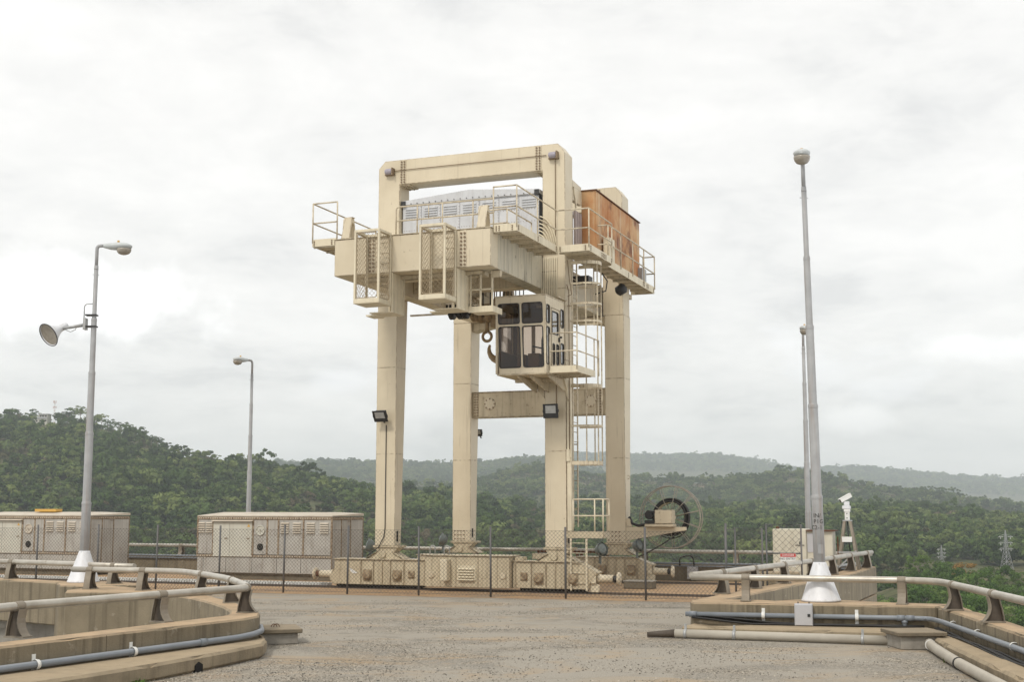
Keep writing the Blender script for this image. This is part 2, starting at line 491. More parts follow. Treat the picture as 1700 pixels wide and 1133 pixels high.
M['unit'] = surf('stained_beige_sheet', (0.46, 0.445, 0.41, 1), (0.34, 0.325, 0.295, 1), 1.4, 0.65, streak=((0.17, 0.13, 0.09, 1), 0.6, 9.0, 0.6), blot=((0.17, 0.12, 0.08, 1), 0.62, 3.4), bump=0.1, bscale=14)
M['unitdoor'] = surf('pale_green_white_door', (0.55, 0.54, 0.47, 1), (0.48, 0.47, 0.41, 1), 2, 0.5, streak=((0.34, 0.30, 0.24, 1), 0.35, 6.0, 0.5))
M['unitroof'] = surf('sand_dusted_roof', (0.56, 0.51, 0.43, 1), (0.45, 0.39, 0.31, 1), 2, 0.7, blot=((0.28, 0.21, 0.14, 1), 0.62, 5))
M['unitrim'] = surf('rust_stained_trim', (0.20, 0.14, 0.085, 1), (0.36, 0.30, 0.22, 1), 9, 0.75, blot=((0.09, 0.045, 0.025, 1), 0.50, 12))
M['cabinet'] = surf('cabinet_paint', (0.60, 0.57, 0.47, 1), (0.52, 0.49, 0.40, 1), 2, 0.55, streak=((0.33, 0.29, 0.22, 1), 0.4, 6.0, 0.5))
M['green'] = surf('green_grey_lamp', (0.10, 0.125, 0.125, 1), (0.15, 0.175, 0.17, 1), 5, 0.45)
M['lens'] = surf('dusty_lens', (0.42, 0.42, 0.40, 1), (0.3, 0.3, 0.29, 1), 6, 0.2, spec=0.7)
M['lilac'] = surf('lilac_grey_lens', (0.36, 0.33, 0.38, 1), (0.28, 0.26, 0.30, 1), 8, 0.3)
M['white'] = surf('white_paint', (0.74, 0.74, 0.72, 1), (0.64, 0.64, 0.61, 1), 4, 0.5)
M['red'] = surf('sign_red', (0.45, 0.035, 0.03, 1), None, 4, 0.5)
M['ink'] = surf('black_lettering', (0.02, 0.02, 0.02, 1), None, 4, 0.7)
M['yellow'] = surf('ochre_yellow', (0.62, 0.37, 0.08, 1), (0.5, 0.3, 0.08, 1), 4, 0.6)
M['hookm'] = surf('old_hook_steel', (0.36, 0.26, 0.14, 1), (0.2, 0.14, 0.08, 1), 7, 0.6, blot=((0.10, 0.06, 0.04, 1), 0.6, 8))
M['seat'] = surf('black_seat_fabric', (0.018, 0.018, 0.02, 1), None, 3, 0.8)
M["cabin_in"] = surf("brown_cabin_lining", (0.17, 0.13, 0.095, 1), None, 3, 0.7)


def glass_mat(name, tint, gl=0.08):
    mt = bpy.data.materials.new(name)
    mt.use_nodes = True
    T = mt.node_tree
    L = T.links.new
    T.nodes.clear()
    out = N(T, 'ShaderNodeOutputMaterial')
    tr = N(T, 'ShaderNodeBsdfTransparent'); tr.inputs[0].default_value = tint
    gs = N(T, 'ShaderNodeBsdfGlossy'); gs.inputs[1].default_value = 0.05; gs.inputs[0].default_value = (0.9, 0.9, 0.9, 1)
    fr = N(T, 'ShaderNodeFresnel', i_IOR=1.5)
    mp = N(T, 'ShaderNodeMath', operation='ADD', i_1=gl - 0.06)
    L(fr.outputs[0], mp.inputs[0])
    mx = N(T, 'ShaderNodeMixShader')
    L(mp.outputs[0], mx.inputs[0]); L(tr.outputs[0], mx.inputs[1]); L(gs.outputs[0], mx.inputs[2])
    L(mx.outputs[0], out.inputs[0])
    return mt


M['glass'] = glass_mat('bronze_tinted_glass', (0.52, 0.42, 0.33, 1), 0.065)
M['glass_blue'] = glass_mat('clear_cabin_glass', (0.62, 0.64, 0.68, 1), 0.28)
# ------------------------------------------------------------------ ground materials
def gravel_mat():
    mt = bpy.data.materials.new('gravel_road')
    mt.use_nodes = True
    T = mt.node_tree
    L = T.links.new
    b = T.nodes['Principled BSDF']
    b.inputs['Roughness'].default_value = 0.95
    b.inputs['Specular IOR Level'].default_value = 0.15
    g = N(T, 'ShaderNodeNewGeometry')
    P = g.outputs['Position']
    def noise(scale, detail=6, rough=0.6, stretch=None, dist=0.0):
        n = N(T, 'ShaderNodeTexNoise', i_Scale=scale, i_Detail=detail, i_Roughness=rough, i_Distortion=dist)
        if stretch:
            mp = N(T, 'ShaderNodeMapping'); mp.inputs['Scale'].default_value = stretch
            L(P, mp.inputs[0]); L(mp.outputs[0], n.inputs['Vector'])
        else:
            L(P, n.inputs['Vector'])
        return n.outputs[0]
    def rmap(x, a, c, lo=0.0, hi=1.0):
        r = N(T, 'ShaderNodeMapRange'); r.inputs[1].default_value = a; r.inputs[2].default_value = c
        r.inputs[3].default_value = lo; r.inputs[4].default_value = hi
        L(x, r.inputs[0]); return r.outputs[0]
    def mix(f, a, c):
        q = N(T, 'ShaderNodeMix', data_type='RGBA'); L(f, q.inputs[0])
        for i, v in ((6, a), (7, c)):
            if isinstance(v, tuple): q.inputs[i].default_value = v
            else: L(v, q.inputs[i])
        return q.outputs[2]
    # stones of several greys and browns
    vo = N(T, 'ShaderNodeTexVoronoi', i_Scale=38.0); L(P, vo.inputs['Vector'])
    vs2 = N(T, 'ShaderNodeTexVoronoi', i_Scale=85.0); L(P, vs2.inputs['Vector'])
    sep = N(T, 'ShaderNodeSeparateColor'); L(vo.outputs['Color'], sep.inputs[0])
    sep2 = N(T, 'ShaderNodeSeparateColor'); L(vs2.outputs['Color'], sep2.inputs[0])
    ra = N(T, 'ShaderNodeValToRGB'); L(sep.outputs[0], ra.inputs[0])
    el = ra.color_ramp.elements
    el[0].position = 0; el[0].color = (0.06, 0.055, 0.048, 1)
    el[1].position = 1; el[1].color = (0.58, 0.52, 0.43, 1)
    q = el.new(0.3); q.color = (0.25, 0.22, 0.175, 1)
    q = el.new(0.75); q.color = (0.37, 0.33, 0.27, 1)
    rb = N(T, 'ShaderNodeValToRGB'); L(sep2.outputs[1], rb.inputs[0])
    el = rb.color_ramp.elements
    el[0].position = 0; el[0].color = (0.15, 0.14, 0.12, 1)
    el[1].position = 1; el[1].color = (0.42, 0.385, 0.33, 1)
    stones = mix(rmap(noise(1.6), 0.4, 0.6), ra.outputs[0], rb.outputs[0])
    # old worn asphalt shows in patches between the loose gravel
    tar = mix(rmap(noise(60, 4, 0.7), 0.35, 0.65), (0.285, 0.258, 0.218, 1), (0.435, 0.40, 0.34, 1))
    c = mix(rmap(noise(0.28, 8, 0.66, (0.8, 1.4, 1), 0.9), 0.44, 0.54), stones, tar)
    # tan dust and grit drifts
    c = mix(rmap(noise(0.5, 8, 0.65, (0.8, 1.3, 1), 0.9), 0.52, 0.70, 0, 0.72), c, (0.44, 0.32, 0.195, 1))
    # dark damp / tar strips
    c = mix(rmap(noise(0.6, 8, 0.7, (0.6, 1.5, 1), 0.8), 0.58, 0.70, 0, 0.62), c, (0.10, 0.09, 0.075, 1))
    L(c, b.inputs['Base Color'])
    h = N(T, 'ShaderNodeMath', operation='ADD')
    L(vo.outputs['Distance'], h.inputs[0]); L(noise(9, 8, 0.7), h.inputs[1])
    bp = N(T, 'ShaderNodeBump', i_Strength=0.7, i_Distance=0.03); L(h.outputs[0], bp.inputs['Height'])
    L(bp.outputs[0], b.inputs['Normal'])
    return mt


M['gravel'] = gravel_mat()
M['yard'] = surf('ochre_dust_on_concrete', (0.41, 0.27, 0.15, 1), (0.30, 0.21, 0.14, 1), 0.6, 0.95, blot=((0.26, 0.215, 0.165, 1), 0.55, 0.9), speck=((0.5, 0.36, 0.22, 1), 18, 0.25), bump=0.4, bscale=14, coord='World', spec=0.15)
M['steelrail'] = surf('worn_track_steel', (0.075, 0.065, 0.06, 1), (0.12, 0.09, 0.07, 1), 5, 0.5, metal=0.4)

# ------------------------------------------------------------------ deck
YAW = R(-21.0)
CO = Vector((-3.9975, 38.1891, 0.0))           # crane datum: outer front corner of its first leg
UX, UY = math.cos(R(21)), -math.sin(R(21))
VX, VY = math.sin(R(21)), math.cos(R(21))


def W(u, v, z=0.0):
    return Vector((CO.x + UX * u + VX * v, CO.y + UY * u + VY * v, z))


near_out = [(-10.5, 9.6), (-6.56, 16.96), (-4.28, 21.2)]
cap_out = [(-4.16, 21.7), (-4.28, 22.4), (-4.72, 23.6), (-5.3, 24.95), (-6.0, 26.4), (-6.55, 27.35), (-7.1, 28.05), (-7.95, 28.8), (-9.1, 29.9)]
cap_in = [(-9.43, 27.75), (-7.95, 27.75), (-7.3, 27.3), (-6.4, 26.1), (-5.75, 24.9), (-5.2, 23.7), (-4.85, 22.7), (-4.72, 22.05), (-4.78, 21.6)]
near_in = [(-5.62, 19.87), (-6.82, 17.4), (-10.95, 9.75)]
fa, fd = Vector((-8.25, 37.02)), Vector((0.956, -0.2931))
def fence_pt(x, off=0.0):
    s = (x - fa.x) / fd.x
    return (x + fd.y * off, fa.y + fd.y * s - fd.x * off)
gravel_poly = [(4.6, -8), (7.25, 18.6), (7.75, 23.95), (3.6, 25.0), (3.55, 25.9), (6.9, 32.4), fence_pt(6.5, 0.33), fence_pt(0, 0.3), fence_pt(-10, 0.36), fence_pt(-24, 0.3),
               (-22, 39.0), (-12.9, 32.9), (-10.5, 31.6), (-8.6, 30.6), (-9.1, 29.9)] + cap_out[::-1][1:] + near_out[::-1] + [(-16, -1), (-16, -8)]
def pt2(u, v): return tuple(W(u, v)[:2])
yard_poly = [(6.9, 32.4), (11.1, 40.2), pt2(13.3, 7.5), pt2(-34, 7.5), (-34, 44.2), fence_pt(-24, 0.3), fence_pt(-10, 0.36), fence_pt(0, 0.3), fence_pt(6.5, 0.33)]
b = MB(); b.add([(x, y, 0.0) for x, y in gravel_poly], [tuple(range(len(gravel_poly)))])
tag(b.build('gravel_road', M['gravel']), 'grey gravel road surface in front of the fence', 'road', kind='structure')
b = MB(); b.add([(x, y, 0.004) for x, y in yard_poly], [tuple(range(len(yard_poly)))])
tag(b.build('crane_yard', M['yard']), 'ochre dusty ground around the crane tracks', 'ground', kind='structure')
b = MB(); b.prism(gravel_poly, 'z', -0.62, -0.006); b.prism(yard_poly, 'z', -0.62, -0.006)
tag(b.build('dam_deck', M['concgrey']), 'concrete slab of the dam crest', 'ground', kind='structure')
b = MB()
b.prism([(-5.2, 22.5), (-7.5, 27.5), (-9.6, 30.0), (-10.6, 31.6), (-24, 41), (-34, 38), (-20, 12), (-11.2, 10)], 'z', -2.6, -2.2)
b.prism([(-10.6, 31.55), (-12.5, 32.85), (-22, 39.4), (-22, 40), (-12.4, 33.4), (-10.4, 32.1)], 'z', -2.19, -0.43)
b.prism([(-10.5, 31.3), (-11.6, 32.0), (-15.5, 34.6), (-15.0, 33.0), (-11.5, 30.6)], 'z', -2.19, -1.2)
tag(b.build('lower_sill', M['concgrey']), 'pale concrete sill deep inside the recess', 'ground', kind='structure')

# loose stones on the road
def stones():
    vs_, fs = [], []
    r = random.Random(5)
    def one(x, y, s):
        o = len(vs_)
        a = r.uniform(0, 6.28); ca, sa = math.cos(a), math.sin(a)
        for px, py, pz in ((1, 0, 0.1), (0, 0.8, 0), (-0.9, 0.1, 0.1), (0.1, -0.8, 0.05), (0.1, 0.1, 0.75)):
            px *= r.uniform(0.7, 1.2); py *= r.uniform(0.7, 1.2)
            vs_.append((x + s * (px * ca - py * sa), y + s * (px * sa + py * ca), 0.003 + s * pz * r.uniform(0.7, 1.1)))
        fs.extend([(o, o + 1, o + 4), (o + 1, o + 2, o + 4), (o + 2, o + 3, o + 4), (o + 3, o, o + 4)])
    for _ in range(90000):
        y = 15.5 + 18 * r.random() ** 1.5
        x = r.uniform(-0.42, 0.40) * y
        dens = mnoise.noise(Vector((x * 0.45, y * 0.8, 3.0)))
        band = abs(y - (22.2 + (x + 4.2) * 0.30 + 0.5 * math.sin(x * 1.1)))
        near = max(0.0, 1 - band / 0.8) * 0.9 + (0.5 if x < -1.5 and y < 20.5 else 0.0)
        if r.random() > 0.30 + 1.6 * dens + near: continue
        lx = -4.05 if y > 20.5 else -4.05 + (y - 20.5) * 0.53
        if y > 22: lx = -4.0 - (y - 22) * 0.52
        rx = 6.9 - (24 - y) * 0.11 if y < 24 else 3.1 + (y - 24) * 0.4
        if y < 24 and x > 3.0 and y > 23.5: continue
        if lx < x < rx and y < fence_pt(x, 0.5)[1]:
            one(x, y, r.choice((0.008, 0.010, 0.010, 0.012, 0.014, 0.017, 0.021)))
    me = bpy.data.meshes.new('loose_stones'); me.from_pydata(vs_, [], fs)
    me.materials.append(M['stone'])
    o = bpy.data.objects.new('loose_stones', me); COL.objects.link(o)
    tag(o, 'small loose grey and tan stones strewn over the road', 'stones', kind='stuff')
M['stone'] = surf('loose_stone', (0.34, 0.31, 0.265, 1), (0.17, 0.155, 0.135, 1), 9, 0.9, coord='World')
_T = M['stone'].node_tree
_g = N(_T, 'ShaderNodeNewGeometry'); _r = N(_T, 'ShaderNodeValToRGB')
_T.links.new(_g.outputs['Random Per Island'], _r.inputs[0])
_r.color_ramp.elements[0].color = (0.065, 0.058, 0.05, 1); _r.color_ramp.elements[1].color = (0.50, 0.45, 0.375, 1)
_q = _r.color_ramp.elements.new(0.5); _q.color = (0.25, 0.225, 0.185, 1)
_T.links.new(_r.outputs[0], _T.nodes['Principled BSDF'].inputs['Base Color'])
stones()

# crane track
def track(v, label):
    b = MB()
    b.box(-34, 13.1, v - 0.035, v + 0.035, 0.006, 0.06)
    b.box(-34, 13.1, v - 0.16, v - 0.13, 0.006, 0.03)
    b.box(-34, 13.1, v + 0.13, v + 0.16, 0.006, 0.03)
    o = b.build('crane_rail', M['steelrail'])
    o.location = CO; o.rotation_euler = (0, 0, YAW)
    tag(o, label, 'rail', 'crane rails')
track(0.10, 'dark steel crane rail nearest the wire fence')
track(5.62, 'dark steel crane rail nearest the far parapet')

# ------------------------------------------------------------------ parapets, kerbs
LT, RT = 0.58, 0.56
def wall(name, poly, z0, z1, label, mat='concrete', bevel=0.03, cat='wall', extra=None):
    b = MB(); b.prism(poly, 'z', z0, z1)
    o = b.build(name, M[mat], bevel=bevel)
    weather(o.data, seed=len(label))
    return tag(o, label, cat)
pl = near_out + cap_out + [(-9.35, 29.75), (-9.62, 28.4)] + cap_in + near_in
lw = wall('parapet_wall', pl, -2.2, LT, 'curved concrete parapet wall around the recess at left')
lp = wall('lamp_pier', [(-10.78, 31.12), (-10.36, 30.12), (-9.95, 29.92), (-8.75, 30.12), (-8.45, 30.62), (-9.75, 31.9), (-10.5, 32.0)], -2.2, LT, 'concrete pier carrying the lamp post with the floodlight', cat='pier')
wall('parapet_wall', [(-10.80, 31.17), (-12.64, 32.47), (-22, 38.9), (-21.7, 39.35), (-12.35, 32.9), (-10.55, 31.7)], -0.42, LT, 'straight concrete parapet wall left of the lamp pier')
# joints and a notch in the left wall
def joint(p, d, z0, z1, parent, w=0.014):
    d = Vector((d[0], d[1], 0)).normalized(); n = Vector((d.y, -d.x, 0))
    b = MB()
    P = Vector((p[0], p[1], 0))
    a, c = P - d * w + n * 0.003, P + d * w + n * 0.003
    b.add([(a.x, a.y, z0), (c.x, c.y, z0), (c.x, c.y, z1), (a.x, a.y, z1), (a.x - n.x * .02, a.y - n.y * .02, z0), (c.x - n.x * .02, c.y - n.y * .02, z0), (c.x - n.x * .02, c.y - n.y * .02, z1), (a.x - n.x * .02, a.y - n.y * .02, z1)],
          ((0, 1, 2, 3), (0, 4, 5, 1), (1, 5, 6, 2), (2, 6, 7, 3), (3, 7, 4, 0)))
    b.build('expansion_joint', M['web'], parent)
nd = (2.28, 4.24)
for t in (0.38, 0.83):
    joint((-6.56 + nd[0] * t, 16.96 + nd[1] * t), nd, 0.24, 0.56, lw, 0.004)
# kerb along the near left wall
ko = [(-9.9, 9.1), (-6.05, 16.4), (-4.9, 18.02), (-4.24, 19.71), (-3.90, 20.75), (-3.97, 21.4), (-4.14, 22.1), (-4.38, 22.9)]
ko[1] = (-5.95, 15.95)
ki = [(-10.4, 9.6), (-6.58, 16.98), (-4.30, 21.2), (-4.20, 21.7), (-4.34, 22.42), (-4.52, 22.98)]
b = MB()
n = len(ko)
b.prism(ko + ki[::-1], 'z', 0.002, 0.23)
tag(b.build('kerb', M['curb'], bevel=0.04), 'low concrete kerb at the foot of the curved left wall', 'kerb')
kb = bpy.data.objects['kerb']
bb = MB(); bb.box(-0.09, 0.09, -0.015, 0.02, 0.0, 0.10); bb.prism([(-0.09, 0.1), (0.0, 0.145), (0.09, 0.1)], 'y', -0.015, 0.02)
dh = bb.build('drain_hole', M['hole'], kb); dh.location = (-4.50, 19.03, 0.003); dh.rotation_euler = (0, 0, math.atan2(1.69, 0.66))

fw_front = [(3.42, 25.04), (7.71, 23.96)]
rw_front = [(7.71, 23.96), (7.195, 18.58), (6.1, 7.0)]
w2_in = [(4.15, 25.92), (9.5, 36.3), (11.15, 40.2)]
fr = wall('parapet_wall', [(3.42, 25.04), (7.71, 23.96), (8.23, 24.56), (7.25, 24.95), (6.75, 25.35), (6.35, 25.7), (5.55, 25.8), (5.1, 25.6), (4.25, 25.82), (3.7, 25.95), (3.46, 25.6)], -0.62, RT, 'concrete parapet wall under the right lamp post')
rw = wall('parapet_wall', [(7.725, 23.955), (7.21, 18.58), (6.11, 7.0), (6.7, 7.0), (7.76, 19.9), (8.245, 24.55)], -0.62, RT - 0.003, 'concrete parapet wall running out of frame at lower right')
joint((7.69, 23.55), (-0.515, -5.38), 0.2, 0.53, rw, 0.004)
joint((7.27, 19.2), (-0.515, -5.38), 0.2, 0.53, rw, 0.004)
w2 = wall('parapet_wall', [(4.2, 25.93), (9.5, 36.3), (11.15, 40.2), (10.62, 40.45), (9.0, 36.5), (3.62, 25.97)], -0.25, RT - 0.006, 'long concrete parapet wall running back to the security camera')
b = MB(); b.prism([(4.26, 25.96), (9.47, 36.2), (11.1, 40.05), (10.7, 40.25), (9.1, 36.4), (3.8, 26.0)], 'z', -0.62, -0.27)
b.build('lower_course', M['concrete'], w2, bevel=0.02)
# kerbs at right
kr1 = [(3.12, 24.35), (6.3, 23.45), (7.5, 23.1), (7.70, 23.95), (3.44, 25.02)]
b = MB(); b.prism(kr1, 'z', 0.002, 0.17)
tag(b.build('kerb', M['curb'], bevel=0.03), 'low concrete kerb under the grey conduit at right', 'kerb')
b = MB()
b.prism([(7.02, 22.0), (6.80, 20.3), (6.57, 18.1), (6.35, 16.2), (5.6, 8), (6.2, 8), (6.9, 16), (7.19, 18.6), (7.55, 22.4)], 'z', 0.002, 0.2)
tag(b.build('kerb', M['curb'], bevel=0.04), 'broken-edged concrete kerb at the foot of the lower right wall', 'kerb')
b = MB()
for i in range(46):
    y = rng.uniform(17.0, 22.5)
    xk = 7.02 - (22 - y) * 0.115 - 0.02
    s = rng.uniform(0.015, 0.05)
    b.prism([(xk - s * 1.5, y - s), (xk + s, y - s * 1.3), (xk + s * 1.2, y + s), (xk - s * .7, y + s * 1.4)], 'z', 0.002, s * 1.1)
tag(b.build('rubble', M['curb'], bevel=0.006), 'crumbs of broken concrete beside the lower right kerb', 'rubble', kind='stuff')

for o_ in [x for x in COL.objects if x.name.startswith('kerb')]: weather(o_.data, 0.18, 0.014, 0.06, 3)
# far parapet behind the crane
b = MB(); b.box(-34, 13.3, 7.2, 7.6, -0.05, 0.52)
fp = b.build('parapet_wall', M['concrete'], bevel=0.025)
fp.location = CO; fp.rotation_euler = (0, 0, YAW)
tag(fp, 'long low concrete parapet wall behind the crane', 'wall')
b = MB(); b.box(-34, 13.2, 7.12, 7.19, 0.46, 0.50)
b.tube([(-34, 7.16, 0.56), (13.2, 7.16, 0.56)], 0.035, 8)
b.build('cable_duct', M['pvc'], fp)

# ------------------------------------------------------------------ guard rails
def bracket_mesh():
    """cast bracket with hollow curved flanks; x along the rail, +y is the hollow side"""
    b = MB()
    prof_out = [(0.17, 0.0), (0.115, 0.06), (0.075, 0.13), (0.055, 0.20), (0.055, 0.27), (0.07, 0.34), (0.085, 0.40)]
    prof_in = [(-0.13, 0.0), (-0.12, 0.1), (-0.105, 0.2), (-0.08, 0.3), (-0.06, 0.40)]
    poly = [(y, z) for y, z in prof_out] + [(y, z) for y, z in prof_in[::-1]]
    b.prism(poly, 'x', -0.022, 0.022, 1)
    # flanges following both curved edges
    for pr, s in ((prof_out, 1), (prof_in, -1)):
        for (y0, z0), (y1, z1) in zip(pr, pr[1:]):
            dx = 0.075
            b.add([(-dx, y0, z0), (dx, y0, z0), (dx, y1, z1), (-dx, y1, z1), (-dx, y0 + .014 * s, z0), (dx, y0 + .014 * s, z0), (dx, y1 + .014 * s, z1), (-dx, y1 + .014 * s, z1)],
                  ((0, 1, 2, 3), (7, 6, 5, 4), (0, 4, 5, 1), (2, 6, 7, 3), (1, 5, 6, 2), (3, 7, 4, 0)))
    b.box(-0.095, 0.095, -0.15, 0.19, -0.012, 0.012)
    # collar round the tube
    b.lathe([(0.072, -0.075), (0.074, -0.06), (0.074, 0.06), (0.072, 0.075)], Matrix.Translation((0, 0, 0.44)) @ Matrix.Rotation(R(90), 4, 'Y'), 18)
    return b.mesh('bracket', [M['bracket'], M['web']], 0.0)
BRK = bracket_mesh()


def guard_rail(pts, z, brackets, base_z, label, r=0.062, side=1):
    """pts: plan polyline; brackets: list of (x, y, heading)"""
    root = empty('guard_rail', (pts[0][0], pts[0][1], 0), label=label, cat='railing')
    o0 = Vector((pts[0][0], pts[0][1], 0))
    b = MB(); b.tube([Vector((x, y, z)) - o0 for x, y in pts], r, 14)
    b.build('rail_tube', M['rail'], root)
    for x, y, h, fl in brackets:
        o = bpy.data.objects.new('bracket', BRK); COL.objects.link(o); o.parent = root
        o.location = Vector((x, y, base_z)) - o0
        o.rotation_euler = (0, 0, h + (math.pi if fl else 0))
        o.scale = (1, 1, (z - base_z) / 0.44)
    return root


def along(pts, ds, flip):
    """bracket spots at distances along a polyline"""
    out = []
    for d in ds:
        left = d
        for (x0, y0), (x1, y1) in zip(pts, pts[1:]):
            l = math.hypot(x1 - x0, y1 - y0)
            if left <= l:
                t = left / l
                out.append((x0 + (x1 - x0) * t, y0 + (y1 - y0) * t, math.atan2(y1 - y0, x1 - x0), flip)); break
            left -= l
    return out


lr = [(-11.2, 9.9), (-6.98, 17.55), (-6.78, 18.2), (-5.60, 20.3), (-4.55, 22.0), (-4.48, 22.3), (-4.62, 22.85), (-5.38, 25.0), (-6.22, 26.6), (-6.95, 27.75), (-7.25, 28.0), (-8.0, 28.35), (-9.65, 28.85)]
lr = [tuple(p[:2]) for p in fillet([(x, y, 0) for x, y in lr], 0.6, 8)]
def spot(x, y, pts, flip):
    best = None
    for (x0, y0), (x1, y1) in zip(pts, pts[1:]):
        l2 = (x1 - x0) ** 2 + (y1 - y0) ** 2
        if l2 < 1e-6: continue
        t = max(0, min(1, ((x - x0) * (x1 - x0) + (y - y0) * (y1 - y0)) / l2))
        px, py = x0 + (x1 - x0) * t, y0 + (y1 - y0) * t
        d = (px - x) ** 2 + (py - y) ** 2
        if best is None or d < best[0]:
            best = (d, px, py, math.atan2(y1 - y0, x1 - x0), flip)
    return best[1:]
guard_rail(lr, 1.0, [spot(x, y, lr, True) for x, y in ((-9.0, 13.9), (-6.71, 18.1), (-5.43, 20.5), (-4.5, 22.3), (-5.2, 24.6), (-6.3, 26.7), (-7.95, 28.3), (-9.2, 28.75))], LT + 0.01, 'pale tubular guard rail bending around the left recess')
l2 = [(-8.70, 30.27), (-10.53, 31.58), (-12.88, 33.0), (-22, 39.2)]
guard_rail(l2, 1.0, [spot(x, y, l2, True) for x, y in ((-9.3, 30.7), (-12.4, 32.9), (-15.2, 34.7), (-18, 36.6))], LT + 0.01, 'pale tubular guard rail passing behind the left lamp cone')
rr_ = [(3.50, 25.71), (5.5, 25.2), (7.42, 24.5), (7.78, 24.1), (7.78, 23.6), (7.583, 20.91), (7.434, 19.13), (6.9, 13.0), (6.5, 8.5)]
rr_ = [tuple(p[:2]) for p in fillet([(x, y, 0) for x, y in rr_], 0.5, 8)]
guard_rail(rr_, 1.0, [spot(x, y, rr_, True) for x, y in ((4.52, 25.45), (7.3, 24.6), (7.75, 23.1), (7.57, 20.7), (7.4, 18.4), (7.1, 15.4), (6.8, 12.4))], RT + 0.01, 'pale tubular guard rail in front of the right lamp cone')
w2r = [(3.60, 26.35), (4.418, 27.54), (7.06, 32.27), (10.9, 39.75)]
guard_rail(w2r, 1.0, [spot(x, y, w2r, False) for x, y in ((4.42, 27.5), (5.43, 29.3), (6.45, 31.2), (7.6, 33.3), (8.6, 35.3), (9.6, 37.2), (10.55, 39.1))], RT + 0.01, 'pale tubular guard rail running back towards the security camera')
b0 = [tuple(W(u, 7.4)[:2]) for u in (13.3, 0, -34)]
guard_rail(b0, 0.93, along(b0, [1.2 + 3.0 * i for i in range(15)], False), 0.53, 'long tubular guard rail on the far parapet behind the crane')
# ------------------------------------------------------------------ hills and forest
FPX = 2150.0
TH = R(7.33)
def pix_s(x):
    return (x - 850) / 2168.0
def pix_z(y, Y):
    """height at depth Y that shows on image row y (row of the horizon is 843)"""
    dz = FPX * math.sin(TH) - (y - 566.5) * math.cos(TH)
    dy = FPX * math.cos(TH) + (y - 566.5) * math.sin(TH)
    return EYE + Y * dz / dy
def prof(pts):
    xs = np.array([pix_s(p[0]) for p in pts]); ys = np.array([p[1] for p in pts], float)
    return lambda s: np.interp(s, xs, ys)
# skyline rows of the ground (tree tops stand above)
ridge1 = prof([(-600, 640), (-200, 690), (0, 704), (130, 706), (200, 728), (300, 762), (390, 776), (460, 786), (540, 802), (610, 818), (700, 838), (800, 848), (950, 856), (1180, 862), (1300, 860), (1450, 858), (1560, 864), (1700, 874), (2300, 890)])
ridge2 = prof([(-600, 800), (0, 830), (500, 830), (640, 815), (700, 806), (760, 806), (830, 790), (905, 778), (960, 786), (1040, 796), (1180, 806), (1230, 798), (1285, 791), (1345, 796), (1400, 808), (1450, 818), (1560, 828), (1640, 840), (1700, 848), (2300, 880)])
ridge3 = prof([(-600, 760), (0, 780), (300, 775), (430, 771), (490, 775), (560, 771), (640, 773), (760, 776), (830, 768), (905, 764), (1000, 790), (1300, 830), (1700, 850), (2300, 850)])
ridge4 = prof([(-600, 800), (500, 800), (760, 790), (850, 775), (940, 757), (1040, 757), (1100, 760), (1180, 757), (1260, 769), (1340, 784), (1375, 781), (1450, 780), (1530, 789), (1600, 794), (1700, 800), (2300, 790)])


def terrain_z(s, Y):
    s = np.asarray(s, float); Y = np.asarray(Y, float)
    pz = np.vectorize(pix_z)
    right = np.clip((s - 0.17) / 0.13, 0, 1)
    Y1 = np.where(s < -0.1, 1380, 1280) + 120 * np.sin(s * 9)
    Y2 = 2250 + 150 * np.sin(s * 7 + 1)
    Y3 = np.full_like(s, 4200.0); Y4 = np.full_like(s, 6800.0)
    z1, z2, z3, z4 = pz(ridge1(s), Y1), pz(ridge2(s), Y2), pz(ridge3(s), Y3), pz(ridge4(s), Y4)
    zb = pz(np.where(s < 0, 945, 950), 700.0)
    znear = -24 - 20 * (1 - right)
    ks = [np.full_like(s, 20.0), np.full_like(s, 150.0), np.full_like(s, 330.0), np.full_like(s, 460.0), np.full_like(s, 580.0), np.full_like(s, 720.0), Y1 * 0.86, Y1, Y1 + 330, Y2 * 0.93, Y2, Y2 + 500, Y3 * 0.95, Y3, Y3 + 700, Y4 * 0.95, Y4, Y4 + 700, np.full_like(s, 9000.0)]
    zs = [np.full_like(s, -38.0), np.full_like(s, -34.0), znear - 3, znear, zb - 8, zb, zb + (z1 - zb) * 0.72, z1, np.minimum(z1, z2) - 45, z2 - 28, z2, np.minimum(z2, z3) - 60, z3 - 35, z3, np.minimum(z3, z4) - 80, z4 - 55, z4, z4 - 90, z4 - 160]
    out = np.zeros_like(Y)
    for k in range(len(ks) - 1):
        m = (Y >= ks[k]) & (Y < ks[k + 1])
        t = (Y - ks[k]) / np.maximum(ks[k + 1] - ks[k], 1)
        t = t * t * (3 - 2 * t)
        out = np.where(m, zs[k] + (zs[k + 1] - zs[k]) * t, out)
    out = np.where(Y >= ks[-1], zs[-1], out)
    return out


def bump_z(X, Y):
    """gullies and spurs"""
    out = np.zeros(len(X))
    for i in range(len(X)):
        p = Vector((X[i] / 260.0, Y[i] / 260.0, 0.3))
        out[i] = mnoise.fractal(p, 0.9, 2.1, 4)
    return out


